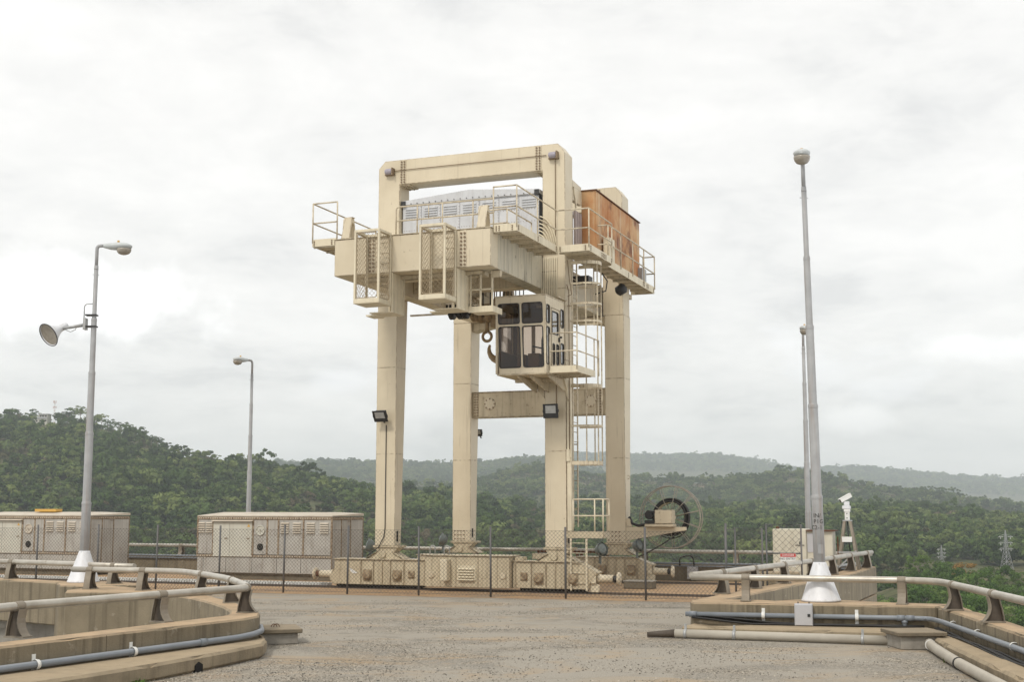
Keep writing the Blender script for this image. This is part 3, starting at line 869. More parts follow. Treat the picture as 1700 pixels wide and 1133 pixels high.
NS, NY = 230, 185
sg = np.linspace(-0.66, 0.66, NS)
yg = np.concatenate([np.linspace(20, 450, 22, endpoint=False), np.geomspace(450, 9000, NY - 22)])
S_, Y_ = np.meshgrid(sg, yg)
Zt = terrain_z(S_.ravel(), Y_.ravel())
Xt = S_.ravel() * Y_.ravel()
Zt = Zt + bump_z(Xt, Y_.ravel()) * np.clip((Y_.ravel() - 500) / 600, 0.05, 1.0) * 9.0
tv = list(zip(Xt.tolist(), Y_.ravel().tolist(), Zt.tolist()))
tf = [(j * NS + i, j * NS + i + 1, (j + 1) * NS + i + 1, (j + 1) * NS + i) for j in range(NY - 1) for i in range(NS - 1)]
me = bpy.data.meshes.new('terrain'); me.from_pydata(tv, [], tf)
me.polygons.foreach_set('use_smooth', [True] * len(tf))
M['terrain'] = surf('scrub_and_red_soil', (0.07, 0.09, 0.035, 1), (0.13, 0.11, 0.06, 1), 0.02, 0.95, blot=((0.24, 0.16, 0.105, 1), 0.60, 0.028), speck=((0.035, 0.05, 0.018, 1), 0.3, 0.5), coord='World', spec=0.1)
me.materials.append(M['terrain'])
terrain = bpy.data.objects.new('terrain', me); COL.objects.link(terrain)
tag(terrain, 'wooded hills and valley below the dam', 'terrain', kind='structure')
Zgrid = Zt.reshape(NY, NS)


def ground_at(X, Y):
    """height of the terrain sheet by interpolation"""
    s = X / Y
    i = np.clip((s - sg[0]) / (sg[1] - sg[0]), 0, NS - 1.001)
    j = np.interp(Y, yg, np.arange(NY)); j = np.clip(j, 0, NY - 1.001)
    i0, j0 = np.floor(i).astype(int), np.floor(j).astype(int)
    a, c = i - i0, j - j0
    return (Zgrid[j0, i0] * (1 - a) * (1 - c) + Zgrid[j0, i0 + 1] * a * (1 - c) + Zgrid[j0 + 1, i0] * (1 - a) * c + Zgrid[j0 + 1, i0 + 1] * a * c)


def leaf_mat(name, c1, c2, c3):
    mt = bpy.data.materials.new(name)
    mt.use_nodes = True
    T = mt.node_tree
    L = T.links.new
    T.nodes.clear()
    out = N(T, 'ShaderNodeOutputMaterial')
    oi = N(T, 'ShaderNodeObjectInfo')
    tc = N(T, 'ShaderNodeTexCoord')
    no = N(T, 'ShaderNodeTexNoise', i_Scale=0.45, i_Detail=3.0); L(tc.outputs['Object'], no.inputs['Vector'])
    ra = N(T, 'ShaderNodeValToRGB'); L(oi.outputs['Random'], ra.inputs[0])
    e = ra.color_ramp.elements
    e[0].position = 0; e[0].color = c1
    e[1].position = 1; e[1].color = c3
    q = e.new(0.55); q.color = c2
    hs = N(T, 'ShaderNodeHueSaturation')
    mr = N(T, 'ShaderNodeMapRange'); mr.inputs[1].default_value = 0.3; mr.inputs[2].default_value = 0.7; mr.inputs[3].default_value = 0.7; mr.inputs[4].default_value = 1.35
    L(no.outputs[0], mr.inputs[0]); L(mr.outputs[0], hs.inputs['Value']); L(ra.outputs[0], hs.inputs['Color'])
    di = N(T, 'ShaderNodeBsdfDiffuse'); tr = N(T, 'ShaderNodeBsdfTranslucent')
    L(hs.outputs[0], di.inputs[0]); L(hs.outputs[0], tr.inputs[0])
    mx = N(T, 'ShaderNodeMixShader', i_0=0.3)
    L(di.outputs[0], mx.inputs[1]); L(tr.outputs[0], mx.inputs[2]); L(mx.outputs[0], out.inputs[0])
    return mt
M['leaf'] = leaf_mat('forest_foliage', (0.044, 0.070, 0.026, 1), (0.090, 0.138, 0.044, 1), (0.195, 0.235, 0.082, 1))
M['leafdry'] = leaf_mat('dry_scrub_foliage', (0.085, 0.085, 0.045, 1), (0.12, 0.115, 0.062, 1), (0.17, 0.145, 0.09, 1))
M['leafnear'] = leaf_mat('bright_near_foliage', (0.055, 0.10, 0.028, 1), (0.10, 0.165, 0.042, 1), (0.19, 0.25, 0.075, 1))
M['leafred'] = leaf_mat('orange_flowers', (0.40, 0.13, 0.04, 1), (0.45, 0.16, 0.05, 1), (0.2, 0.16, 0.05, 1))
M['bark'] = surf('grey_bark', (0.16, 0.13, 0.10, 1), (0.26, 0.23, 0.19, 1), 2, 0.9)


def crown_mesh(name, seed, clumps, leaves, spread, height, low, leaf, flat=0.62, mat='leaf'):
    """foliage: lobes spread through the crown's volume, each a shell of leaf sprays"""
    r = random.Random(seed)
    vs_, fs = [], []
    C = []
    for k in range(clumps):
        a = r.uniform(0, 6.283); d = spread * math.sqrt(r.random()) * 0.8
        zz = low + (height - low) * r.random() ** 0.75
        t = (zz - low) / (height - low)
        d *= 0.55 + 0.85 * math.sin(min(1, t + 0.18) * math.pi * 0.8)
        C.append((d * math.cos(a), d * math.sin(a), zz, spread * r.uniform(0.24, 0.44)))
    for (cx_, cy_, cz_, cr) in C:
        for k in range(leaves):
            w = r.uniform(0, 6.283); q = r.uniform(-0.75, 1)
            h = math.sqrt(1 - q * q)
            n = Vector((h * math.cos(w), h * math.sin(w), q))
            rr = cr * r.uniform(0.68, 1.08)
            p = Vector((cx_ + n.x * rr, cy_ + n.y * rr, cz_ + n.z * rr * flat))
            nn = (n + Vector((r.uniform(-.6, .6), r.uniform(-.6, .6), r.uniform(-.2, .8)))).normalized()
            t = nn.orthogonal().normalized(); bt = nn.cross(t)
            a2 = r.uniform(0, 6.283)
            t, bt = t * math.cos(a2) + bt * math.sin(a2), bt * math.cos(a2) - t * math.sin(a2)
            l = leaf * r.uniform(0.6, 1.3)
            o = len(vs_)
            vs_.extend([tuple(p - t * l), tuple(p + bt * l * 0.55 - nn * l * .15), tuple(p + t * l), tuple(p - bt * l * 0.55 - nn * l * .15)])
            fs.append((o, o + 1, o + 2, o + 3))
    me = bpy.data.meshes.new(name); me.from_pydata(vs_, [], fs)
    me.materials.append(M[mat])
    return me


def trunk_mesh(name, seed, h, spread, rad):
    r = random.Random(seed)
    b = MB()
    top = h * 0.62
    lean = r.uniform(-.04, .04) * h
    b.tube([(0, 0, -0.6), (lean * .3, 0, top * 0.5), (lean, 0, top)], rad, 6, r2=rad * 0.6)
    for k in range(5):
        a = 6.283 * k / 5 + r.uniform(-.4, .4)
        z0 = top * r.uniform(0.6, 0.98)
        d = spread * r.uniform(0.4, 0.75)
        b.tube([(lean * z0 / top, 0, z0), (d * .5 * math.cos(a), d * .5 * math.sin(a), z0 + h * .12), (d * math.cos(a), d * math.sin(a), z0 + h * .2)], rad * .45, 5, r2=rad * .15)
    return b.mesh(name, M['bark'])


FAR = [(crown_mesh('crown', 11 + k, c, lv, sp, hh, lo, lf, mat=mt), trunk_mesh('trunk', 50 + k, hh, sp, 0.28))
       for k, (c, lv, sp, hh, lo, lf, mt) in enumerate([(13, 26, 4.6, 9.5, 3.0, 0.85, 'leaf'), (10, 26, 3.6, 11.5, 3.6, 0.8, 'leaf'), (15, 24, 5.6, 8.2, 3.2, 0.9, 'leaf'), (8, 24, 3.0, 6.0, 1.0, 0.75, 'leafdry'), (12, 26, 4.2, 8.0, 1.8, 0.85, 'leaf')])]
SKYK = [(crown_mesh('crown', 91 + k, c, lv, sp, hh, lo, lf, 0.5, mat='leaf'), trunk_mesh('trunk', 95 + k, hh, sp, 0.30))
        for k, (c, lv, sp, hh, lo, lf) in enumerate([(9, 30, 5.0, 11.0, 6.0, 0.62), (8, 28, 4.2, 12.5, 6.0, 0.6), (10, 30, 6.0, 10.5, 6.4, 0.65), (7, 26, 3.4, 9.5, 4.2, 0.6), (9, 28, 4.4, 10.0, 4.6, 0.62)])]
NEAR = [(crown_mesh('crown', 31 + k, c, lv, sp, hh, lo, lf, mat=mt), trunk_mesh('trunk', 70 + k, hh, sp, 0.22))
        for k, (c, lv, sp, hh, lo, lf, mt) in enumerate([(26, 60, 4.2, 7.6, 1.2, 0.36, 'leafnear'), (22, 60, 3.4, 8.8, 1.6, 0.34, 'leafnear'), (28, 60, 4.8, 6.6, 1.0, 0.36, 'leafnear'), (24, 60, 4.2, 7.0, 1.6, 0.34, 'leafred')])]


def tree(kind, X, Y, sc, rot, label, group, sink=0.4, zs=1.0):
    cr, tk = kind
    z = float(ground_at(np.array([X]), np.array([Y]))[0])
    root = empty('tree', (X, Y, z - sink), rot, label=label, cat='tree', group=group)
    root.scale = (sc, sc, sc * zs)
    objs = []
    for nm, me in (('trunk', tk), ('crown', cr)):
        o = bpy.data.objects.new(nm, me); COL.objects.link(o); o.parent = root; objs.append(o)
    return objs


tr = random.Random(77)
SKY1 = 'tree standing on the skyline of the left hill'
proto = []
_on = ['', 'first', 'second', 'third', 'fourth', 'fifth', 'sixth', 'seventh', 'eighth', 'ninth', 'tenth', 'eleventh', 'twelfth', 'thirteenth', 'fourteenth', 'fifteenth', 'sixteenth', 'seventeenth', 'eighteenth', 'nineteenth']
_te = {20: ('twentieth', 'twenty'), 30: ('thirtieth', 'thirty'), 40: ('fortieth', 'forty')}
ORD = [_on[i] if i < 20 else (_te[i][0] if i % 10 == 0 else _te[i - i % 10][1] + '-' + _on[i % 10]) for i in range(1, 50)]
# skyline trees of the left hill: (image column, kind, size)
cols = [(0, 0, 1.2), (9, 2, 1.15), (20, 1, 1.0), (33, 4, 1.1), (44, 0, 1.0), (52, 1, 1.3), (58, 4, 1.1), (77, 3, 0.8), (90, 0, 1.15), (98, 2, 1.2), (106, 4, 1.25), (117, 2, 1.3), (127, 1, 1.35), (136, 0, 1.25), (152, 4, 1.0), (163, 0, 1.15), (174, 2, 1.0), (184, 1, 0.95), (196, 2, 1.1), (206, 0, 1.05), (219, 4, 0.9), (233, 3, 1.0), (247, 0, 0.95), (258, 2, 1.0), (270, 1, 0.8), (284, 4, 1.0), (296, 2, 0.95), (309, 0, 0.9), (321, 1, 0.8), (334, 2, 1.0), (346, 4, 0.95), (357, 1, 0.95), (371, 3, 0.8), (381, 0, 0.8), (393, 2, 0.85), (406, 4, 0.7), (424, 0, 0.85), (441, 1, 0.7), (456, 2, 0.8), (474, 4, 0.8), (492, 0, 0.8), (513, 1, 0.75), (531, 2, 0.8), (552, 0, 0.75), (573, 4, 0.75), (592, 2, 0.7)]
def ridge_Y(s):
    return (1380 if s < -0.1 else 1280) + 120 * math.sin(s * 9)
for k, (x, kd, sc) in enumerate(cols):
    s = pix_s(x); Y = ridge_Y(s) * tr.uniform(0.985, 1.0)
    proto.append(tree(FAR[kd] if k in (2, 3, 7, 8, 9) else SKYK[kd], s * Y, Y, sc * tr.uniform(1.0, 1.2), tr.uniform(0, 6.28), SKY1 + (', ' + ORD[k - 1] + ' from the left edge' if k else ', cut by the left edge'), 'skyline trees of the left hill'))
# tall emergents on the right middle ridge
for x, y, sc, lb in ((1312, 0, 1.35, 'flat-topped tree beside the far right lamp pole on the hill crest'), (1491, 0, 1.75, 'leftmost of three tall trees on the right hillside crest'), (1537, 1, 1.5, 'middle of three tall trees on the right hillside crest'), (1576, 2, 1.6, 'rightmost of three tall trees on the right hillside crest')):
    s = pix_s(x); Y = (2250 + 150 * math.sin(s * 7 + 1)) * 0.985
    tree(FAR[(0, 1, 2, 0)[int(y)]], s * Y, Y, sc, 1.0 + x, lb, 'tall crest trees at right')
# bright trees on the spur below the lower right wall
NG = 'bright green trees on the slope below the right wall'
spots = []
for _ in range(900):
    x = tr.uniform(1370, 1830); Y = tr.uniform(215, 470)
    X = pix_s(x) * Y
    if all((X - a) ** 2 + (Y - c) ** 2 > 5.2 ** 2 for a, c in spots):
        spots.append((X, Y))
    if len(spots) >= 84: break
PYL = [(pix_s(1667), 700.0), (pix_s(1560), 745.0)]
HOUSE = (pix_s(66), 1.0)
for X, Y in spots:
    kd = tr.choice((0, 0, 1, 2, 2))
    tree(NEAR[kd], X, Y, tr.uniform(0.75, 1.2), tr.uniform(0, 6.28), 'bright green tree on the slope below the right wall', NG)
Yf = 455.0; Xf = pix_s(1597) * Yf
tree(NEAR[3], Xf, Yf, 1.0, 0.3, 'orange-flowering tree below the pylon', None)

# the continuous forest
fr_ = np.random.default_rng(3)
def scatter(n, s0, s1, Y0, Y1):
    s = fr_.uniform(s0, s1, n); Y = np.sqrt(fr_.uniform(Y0 ** 2, Y1 ** 2, n))
    return s * Y, Y
px, py, psc, pid = [], [], [], []
for (n, Y0, Y1, lo, hi, gap) in ((18000, 520, 1500, 0.6, 1.5, 0.03), (18000, 1500, 2450, 0.85, 1.5, -0.1), (15000, 3600, 4330, 1.1, 1.9, -1), (14000, 6000, 7000, 1.5, 2.6, -1)):
    X, Y = scatter(n, -0.56, 0.56, Y0, Y1)
    for i in range(n):
        s_ = X[i] / Y[i]
        if any(abs(s_ - q[0]) * Y[i] < 24 and q[1] - 190 < Y[i] < q[1] + 25 for q in PYL): continue
        if s_ < -0.09 and abs(Y[i] - ridge_Y(s_)) < (150 if pix_s(44) < s_ < pix_s(92) else 26): continue
        d = mnoise.fractal(Vector((X[i] / 95.0, Y[i] / 95.0, 5.0)), 0.8, 2.1, 3)
        if d < gap - 0.40 + fr_.random() * 0.25: continue
        px.append(X[i]); py.append(Y[i]); psc.append((fr_.uniform(lo, hi) if fr_.random() > 0.06 else hi * 1.3) * (1.0 + 0.25 * d))
        pid.append(3 if (d < gap - 0.05 and fr_.random() < 0.6) else int(fr_.choice((0, 0, 1, 2, 2, 4, 4))))
px, py = np.array(px), np.array(py)
pz_ = ground_at(px, py) - 0.8
fme = bpy.data.meshes.new('forest'); fme.from_pydata(list(zip(px.tolist(), py.tolist(), pz_.tolist())), [], [])
for nm, ty, arr in (('tscale', 'FLOAT', psc), ('tkind', 'INT', pid), ('tturn', 'FLOAT', fr_.uniform(0, 6.283, len(pid)).tolist())):
    at = fme.attributes.new(nm, ty, 'POINT'); at.data.foreach_set('value', arr)
forest = bpy.data.objects.new('forest', fme); COL.objects.link(forest)
tag(forest, 'dense green forest covering the hills', 'forest', kind='stuff')
ng = bpy.data.node_groups.new('forest_scatter', 'GeometryNodeTree')
ng.interface.new_socket('Geometry', in_out='INPUT', socket_type='NodeSocketGeometry')
ng.interface.new_socket('Geometry', in_out='OUTPUT', socket_type='NodeSocketGeometry')
gi, go = N(ng, 'NodeGroupInput'), N(ng, 'NodeGroupOutput')
iop = N(ng, 'GeometryNodeInstanceOnPoints')
mtp = N(ng, 'GeometryNodeMeshToPoints')
ng.links.new(gi.outputs[0], mtp.inputs[0]); ng.links.new(mtp.outputs[0], iop.inputs['Points'])
jn = N(ng, 'GeometryNodeJoinGeometry')
want = {}
for objs in proto:
    want.setdefault(objs[1].data.name, objs[1])
order = [want[FAR[k][0].name] for k in range(5)]
for o in reversed(order):                      # join lists its last link first
    inf = N(ng, 'GeometryNodeObjectInfo', transform_space='ORIGINAL')
    inf.inputs['Object'].default_value = o
    inf.inputs['As Instance'].default_value = True
    ng.links.new(inf.outputs['Geometry'], jn.inputs[0])
ng.links.new(jn.outputs[0], iop.inputs['Instance'])
iop.inputs['Pick Instance'].default_value = True
def attr(nm, ty):
    a = N(ng, 'GeometryNodeInputNamedAttribute', data_type=ty); a.inputs[0].default_value = nm
    return a.outputs[0]
ng.links.new(attr('tkind', 'INT'), iop.inputs['Instance Index'])
cx3 = N(ng, 'ShaderNodeCombineXYZ'); ng.links.new(attr('tturn', 'FLOAT'), cx3.inputs[2])
ng.links.new(cx3.outputs[0], iop.inputs['Rotation'])
ng.links.new(attr('tscale', 'FLOAT'), iop.inputs['Scale'])
ng.links.new(iop.outputs[0], go.inputs[0])
md = forest.modifiers.new('scatter', 'NODES'); md.node_group = ng

# ------------------------------------------------------------------ haze
hz = MB(); hz.box(-6200, 6200, -150, 9100, float(Zt.min()) - 3.0, 420.0)
hm = bpy.data.materials.new('valley_haze'); hm.use_nodes = True
hm.node_tree.nodes.clear()
ho = N(hm.node_tree, 'ShaderNodeOutputMaterial'); hv = N(hm.node_tree, 'ShaderNodeVolumePrincipled')
hv.inputs['Color'].default_value = (0.86, 0.93, 0.99, 1)
hv.inputs['Density'].default_value = 0.00013
hm.node_tree.links.new(hv.outputs[0], ho.inputs['Volume'])
haze = hz.build('haze', hm)
tag(haze, 'thin pale haze filling the valley', 'haze', kind='stuff')
# ------------------------------------------------------------------ gantry crane (local axes: x along the track, y away from the road)
crane = empty('gantry_crane', CO, YAW, label='tall cream four-legged gantry crane behind the wire fence', cat='crane')
CR, CD, CP = M['cream'], M['cream_dirty'], M['cream_pale']


def bolts(name, pts, axis, parent, r=0.02, mat=None, h=0.016):
    b = MB()
    for p in pts: b.bolt(p, axis, r, h)
    return tag(b.build(name, mat or M['boltm'], parent), kind='stuff')


def rivet_plate(parent, u0, u1, z0, z1, v, cols, rows, r=0.02):
    b = MB(); b.box(u0, u1, v - 0.012, v + 0.01, z0, z1)
    p = b.build('splice_plate', CR, parent, bevel=0.003)
    bolts('bolts', [(u0 + (u1 - u0) * (i + .5) / cols, v - 0.012, z0 + (z1 - z0) * (j + .5) / rows) for i in range(cols) for j in range(rows)], '-y', parent, r)
    return p


def leg(u0, u1, v0, d0, d1, front_extra, label):
    z0, z1 = 1.25, 8.50
    b = MB()
    vs_ = [(u0, v0, z0), (u1, v0, z0), (u1, v0 + d0, z0), (u0, v0 + d0, z0), (u0, v0, z1), (u1, v0, z1), (u1, v0 + d1, z1), (u0, v0 + d1, z1)]
    b.add(vs_, ((0, 3, 2, 1), (4, 5, 6, 7), (0, 1, 5, 4), (1, 2, 6, 5), (2, 3, 7, 6), (3, 0, 4, 7)))
    # plate edges proud along the corners, and two welded seams
    for z in (3.9, 6.45):
        t = (z - z0) / (z1 - z0)
        d = d0 + (d1 - d0) * t
        b.box(u0 - 0.004, u1 + 0.004, v0 - 0.004, v0 + d + 0.004, z, z + 0.012)
    lg = b.build('leg', CR, crane, bevel=0.012)
    lg['label'] = label
    # saddle between the leg and its bogie
    c = (u0 + u1) / 2
    b = MB()
    b.box(u0 - 0.05, u1 + 0.16, v0 - 0.03, v0 + d0 + 0.06, 1.185, 1.249)
    b.prism([(u0, 1.184), (u1 + 0.12, 1.184), (u1 - 0.05, 1.03), (u1 + 0.26, 0.86), (u0 - 0.24, 0.86), (u0 + 0.08, 1.06)], 'y', v0 + 0.0, v0 + 0.40)
    b.prism([(u0 - 0.3, 0.86), (u0 - 0.26, 0.89), (u0 + 0.09, 1.09), (u0 + 0.06, 1.05)], 'y', v0 - 0.04, v0 + 0.44)
    b.prism([(u1 + 0.32, 0.86), (u1 + 0.28, 0.89), (u1 - 0.06, 1.07), (u1 - 0.03, 1.03)], 'y', v0 - 0.04, v0 + 0.44)
    sd = b.build('saddle', CD, lg, bevel=0.01)
    b = MB(); b.lathe([(0.105, 0), (0.105, 0.03), (0.085, 0.035)], Matrix.Translation((c - 0.05, v0, 0.985)) @ Matrix.Rotation(R(90), 4, 'X'), 20)
    b.build('pivot_pin', CD, lg)
    b = MB(); b.box(u1 + 0.002, u1 + 0.006, v0 + 0.13, v0 + 0.24, 1.36, 1.66)
    b.build('access_slot', M['hole'], lg)
    return lg


legs = [leg(0.0, 0.63, 0.0, 0.42, 0.72, 0, 'front leg at left with a lamp bracket'), leg(5.27, 5.89, 0.0, 0.42, 0.72, 0, 'front leg below the operator cabin'),
        leg(0.06, 0.70, 5.5, 0.48, 0.78, 0, 'rear leg at left'), leg(5.37, 6.01, 5.5, 0.48, 0.78, 0, 'rear leg next to the cable reel')]
for lg, u0, v0 in ((legs[2], 0.14, 5.5), (legs[3], 5.45, 5.5)):
    bolts('bolts', [(u0 + 0.115 * i, v0, 1.32 + 0.13 * j) for i in range(4) for j in range(3)], '-y', lg, 0.024)
for lg, pts in ((legs[0], [(-0.01, 0.3, 3.55)]), (legs[2], [(0.05, 5.8, 3.4)]), (legs[3], [(6.02, 5.75, 3.3)])):
    b = MB()
    for p in pts: b.tube(arc(p, 0.06, 0, 6.0, 10, 'xz'), 0.010, 5)
    b.build('lifting_eye', CD, lg)

# portal frames
def portal(u0, u1, v0, d):
    b = MB()
    out = [(u0, 8.5), (u0, 12.51), (u0 + 0.21, 12.73), (u1 - 0.21, 12.73), (u1, 12.45), (u1, 8.5), (u1 - 0.68, 8.5), (u1 - 0.68, 11.97), (u0 + 0.70, 11.97), (u0 + 0.70, 8.5)]
    b.prism(out, 'y', v0, v0 + d)
    o = b.build('portal_frame', CR, crane, bevel=0.012)
    for a in (u0 + 0.72, u1 - 0.90):
        bb = MB(); bb.box(a, a + 0.19, v0 - 0.013, v0 + 0.01, 11.98, 12.72)
        pl_ = bb.build('splice_plate', CR, o, bevel=0.003)
        bolts('bolts', [(a + 0.05 + 0.09 * i, v0 - 0.013, 12.03 + 0.078 * j) for i in range(2) for j in range(9)], '-y', o, 0.028, h=0.026)
        bb = MB(); bb.box(a - 0.02, a + 0.30, v0 + 0.03, v0 + d - 0.03, 11.935, 11.969)
        for j in range(5):
            for q in (0.06, 0.2): bb.cyl((a + q, v0 + 0.08 + j * .12, 11.935), (a + q, v0 + 0.08 + j * .12, 11.90), 0.02, 6)
        bb.build('soffit_plate', CD, o)
    # weld seam
    return o
pf = portal(-0.03, 5.90, 0.0, 0.68)
pr = portal(0.05, 6.0, 5.5, 0.74)
b = MB()
b.tube([(0.34, -0.03, 12.38), (0.7, -0.03, 12.40), (5.35, -0.03, 12.40)], 0.012, 6)
b.tube([(5.58, -0.03, 12.32), (5.62, -0.03, 12.28), (5.62, -0.03, 9.7)], 0.012, 6)
b.build('lamp_wiring', M['boltm'], pf)
for a in (0.24, 5.45):
    bb = MB()
    bb.box(a - 0.02, a + 0.27, -0.10, 0.0, 12.26, 12.30)
    bb.box(a + 0.235, a + 0.27, -0.19, 0.0, 12.25, 12.47)
    bk = bb.build('bulkhead_lamp', M['boltm'], crane)
    bb = MB(); bb.lathe([(0.085, 0), (0.09, 0.04), (0.09, 0.19), (0.07, 0.225), (0.03, 0.24)], Matrix.Translation((a + 0.23, -0.11, 12.37)) @ Matrix.Rotation(R(-90), 4, 'Y'), 16)
    bb.build('lens', M['lilac'], bk)
# stains at the top edge are in the paint; side and front beams
b = MB()
b.box(0.67, 1.12, -3.40, 6.2, 8.51, 9.50); b.build('side_beam', CR, crane, bevel=0.012)
b = MB(); b.box(4.75, 5.20, -3.40, 6.2, 8.51, 9.50)
for v in (-2.4, -0.9): b.box(5.2, 5.21, v, v + 0.02, 8.52, 9.38)
b.build('side_beam', M['mould'], crane, bevel=0.012)
b = MB(); b.box(0.67, 5.20, -3.92, -3.405, 8.51, 9.50)
b.box(0.64, 5.23, -3.95, -3.40, 9.501, 9.525)
fb = b.build('front_beam', CR, crane, bevel=0.012)
for a in (1.70, 4.335):
    rp = MB(); rp.box(a, a + 0.20, -3.935, -3.91, 8.52, 9.49)
    rp.build('splice_plate', CR, fb, bevel=0.003)
    bolts('bolts', [(a + 0.05 + 0.10 * i, -3.935, 8.58 + 0.103 * j) for i in range(2) for j in range(9)], '-y', fb, 0.031, h=0.028)
b = MB(); b.box(1.125, 4.745, 5.62, 6.1, 8.35, 9.3); b.prism([(0.72, 8.2), (1.5, 8.36), (1.5, 8.5), (0.72, 8.5)], 'y', 5.62, 6.1); b.prism([(5.36, 8.2), (4.5, 8.36), (4.5, 8.5), (5.36, 8.5)], 'y', 5.62, 6.1)
b.build('rear_beam', CD, crane, bevel=0.012)
b = MB(); b.box(1.125, 4.745, 0.06, 0.6, 8.62, 9.4); b.build('middle_beam', CD, crane, bevel=0.012)
b = MB(); b.box(1.125, 4.745, -3.39, -3.36, 8.40, 8.505); b.box(1.13, 4.74, -3.2, -2.9, 8.4, 8.62)
b.prism([(-3.3, 8.5), (-3.1, 8.5), (-3.18, 8.33), (-3.3, 8.3)], 'x', 5.0, 5.21)
b.build('gusset_beam', CD, crane, bevel=0.008)
# tie between the rear legs
b = MB(); b.box(0.705, 5.365, 5.66, 5.98, 5.33, 6.15)
b.box(0.70, 5.37, 5.62, 6.02, 6.151, 6.175); b.box(0.70, 5.37, 5.62, 6.02, 5.305, 5.329)
tie = b.build('leg_tie', CD, crane, bevel=0.008)
for a, c in ((0.74, 0.92), (5.04, 5.22)):
    bb = MB(); bb.box(a, c, 5.642, 5.66, 5.34, 6.14); bb.build('splice_plate', CD, tie)
    bolts('bolts', [(a + 0.05 + 0.085 * i, 5.642, 5.39 + 0.088 * j) for i in range(2) for j in range(9)], '-y', tie, 0.03, h=0.026)
for a in (1.32, 4.84):
    bb = MB(); bb.lathe([(0.20, 0), (0.20, 0.012), (0.185, 0.016)], Matrix.Translation((a, 5.66, 5.765)) @ Matrix.Rotation(R(90), 4, 'X'), 28)
    bb.build('inspection_cover', CR, tie)
    bolts('bolts', [(a + 0.17 * math.cos(w), 5.645, 5.765 + 0.17 * math.sin(w)) for w in [k * 6.283 / 8 for k in range(8)]], '-y', tie, 0.026)
# machinery floor and house
b = MB(); b.box(1.121, 4.749, 0.62, 3.2, 9.40, 9.46); b.box(1.13, 4.74, -3.35, 0.05, 9.42, 9.47); b.build('machinery_floor', CD, crane)
def house():
    u0, u1, v0, v1 = 0.71, 5.06, 0.16, 3.3
    b = MB(); b.box(u0 + 0.01, u1 - 0.01, v0 + 0.02, v1, 9.53, 11.36)
    h = b.build('machine_house', M['housewall'], crane)
    n = 7
    w = (u1 - u0) / n
    seam = [x for x in range(n)]
    for k in range(n):
        a, c = u0 + w * k + 0.006, u0 + w * (k + 1) - 0.006
        b = MB(); b.box(a, c, v0 - 0.006, v0 + 0.018, 9.55, 11.30)
        # louvres
        for j in range(4):
            z = 11.24 - 0.075 * j
            b.prism([(v0 - 0.006, z), (v0 - 0.045, z - 0.045), (v0 - 0.006, z - 0.035)], 'x', a + 0.09, c - 0.09)
        b.build('wall_panel', M['housewall'], h, bevel=0.003)
        bolts('bolts', [(a + 0.05 + (c - a - 0.1) * i / 6, v0 - 0.006, 10.56) for i in range(7)] + [(a + 0.05 + (c - a - 0.1) * i / 6, v0 - 0.006, 10.92) for i in range(7)] + [(c - 0.02, v0 - 0.006, 10.55 + 0.09 * j) for j in range(9)], '-y', h, 0.010, h=0.008)
    mid = (u0 + u1) / 2
    b = MB()
    b.prism([(u0 - 0.03, 11.345), (u1 + 0.03, 11.345), (u1 + 0.03, 11.47), (mid, 11.645), (u0 - 0.03, 11.47)], 'y', v0 - 0.06, v1 + 0.1)
    b.build('roof', M['housewall'], h, bevel=0.008)
    bolts('roof_clips', [(u0 + 0.1 + 0.2 * i, v0 - 0.061, 11.365 + 0.03 * (1 - abs(u0 + 0.1 + 0.2 * i - mid) / (mid - u0))) for i in range(22)], '-y', h, 0.016, M['black'], 0.02)
    for a in (u0 - 0.02, u1 - 0.12):
        b = MB(); b.box(a, a + 0.14, v0 - 0.09, v0 + 0.1, 11.31, 11.46); b.build('corner_cap', M['black'], h)
    b = MB()
    for i in range(6): b.box(u1 + 0.001 + .012 * i, u1 + 0.007 + .012 * i, v0 + 0.03, v0 + 0.3, 9.6, 11.3)
    b.build('rubber_seal', M['black'], h)
house()
b = MB(); b.box(0.72, 5.05, 0.0, 0.14, 9.53, 9.95); b.box(0.72, 5.05, -0.02, 0.10, 9.951, 9.98)
b.build('house_plinth', CD, crane)

# walkways -------------------------------------------------------------
def hand_rail(parent, runs, top, mid, base, r=0.021, close_posts=None, mat=None, name='handrail'):
    """runs: polyline in plan with posts at its vertices and between"""
    b = MB()
    for z in (top, mid):
        b.tube([(x, y, z) for x, y in runs], r, 8)
    for (x0, y0), (x1, y1) in zip(runs, runs[1:]):
        l = math.hypot(x1 - x0, y1 - y0); k = max(1, round(l / 1.5))
        for i in range(k):
            t = i / k
            b.tube([(x0 + (x1 - x0) * t, y0 + (y1 - y0) * t, base), (x0 + (x1 - x0) * t, y0 + (y1 - y0) * t, top)], r, 8)
    x, y = runs[-1]
    b.tube([(x, y, base), (x, y, top)], r, 8)
    return b.build(name, mat or CR, parent)


def fascia(parent, pts, z0=9.40, z1=9.60, t=0.02):
    b = MB()
    for (x0, y0), (x1, y1) in zip(pts, pts[1:]):
        b.bar((x0, y0, (z0 + z1) / 2), (x1, y1, (z0 + z1) / 2), t, z1 - z0)
    o = b.build('toe_board', CP, parent)
    pp = []
    for (x, y) in pts:
        for dz in (0.045, 0.10, 0.155): pp.append((x, y, z0 + dz))
    return o
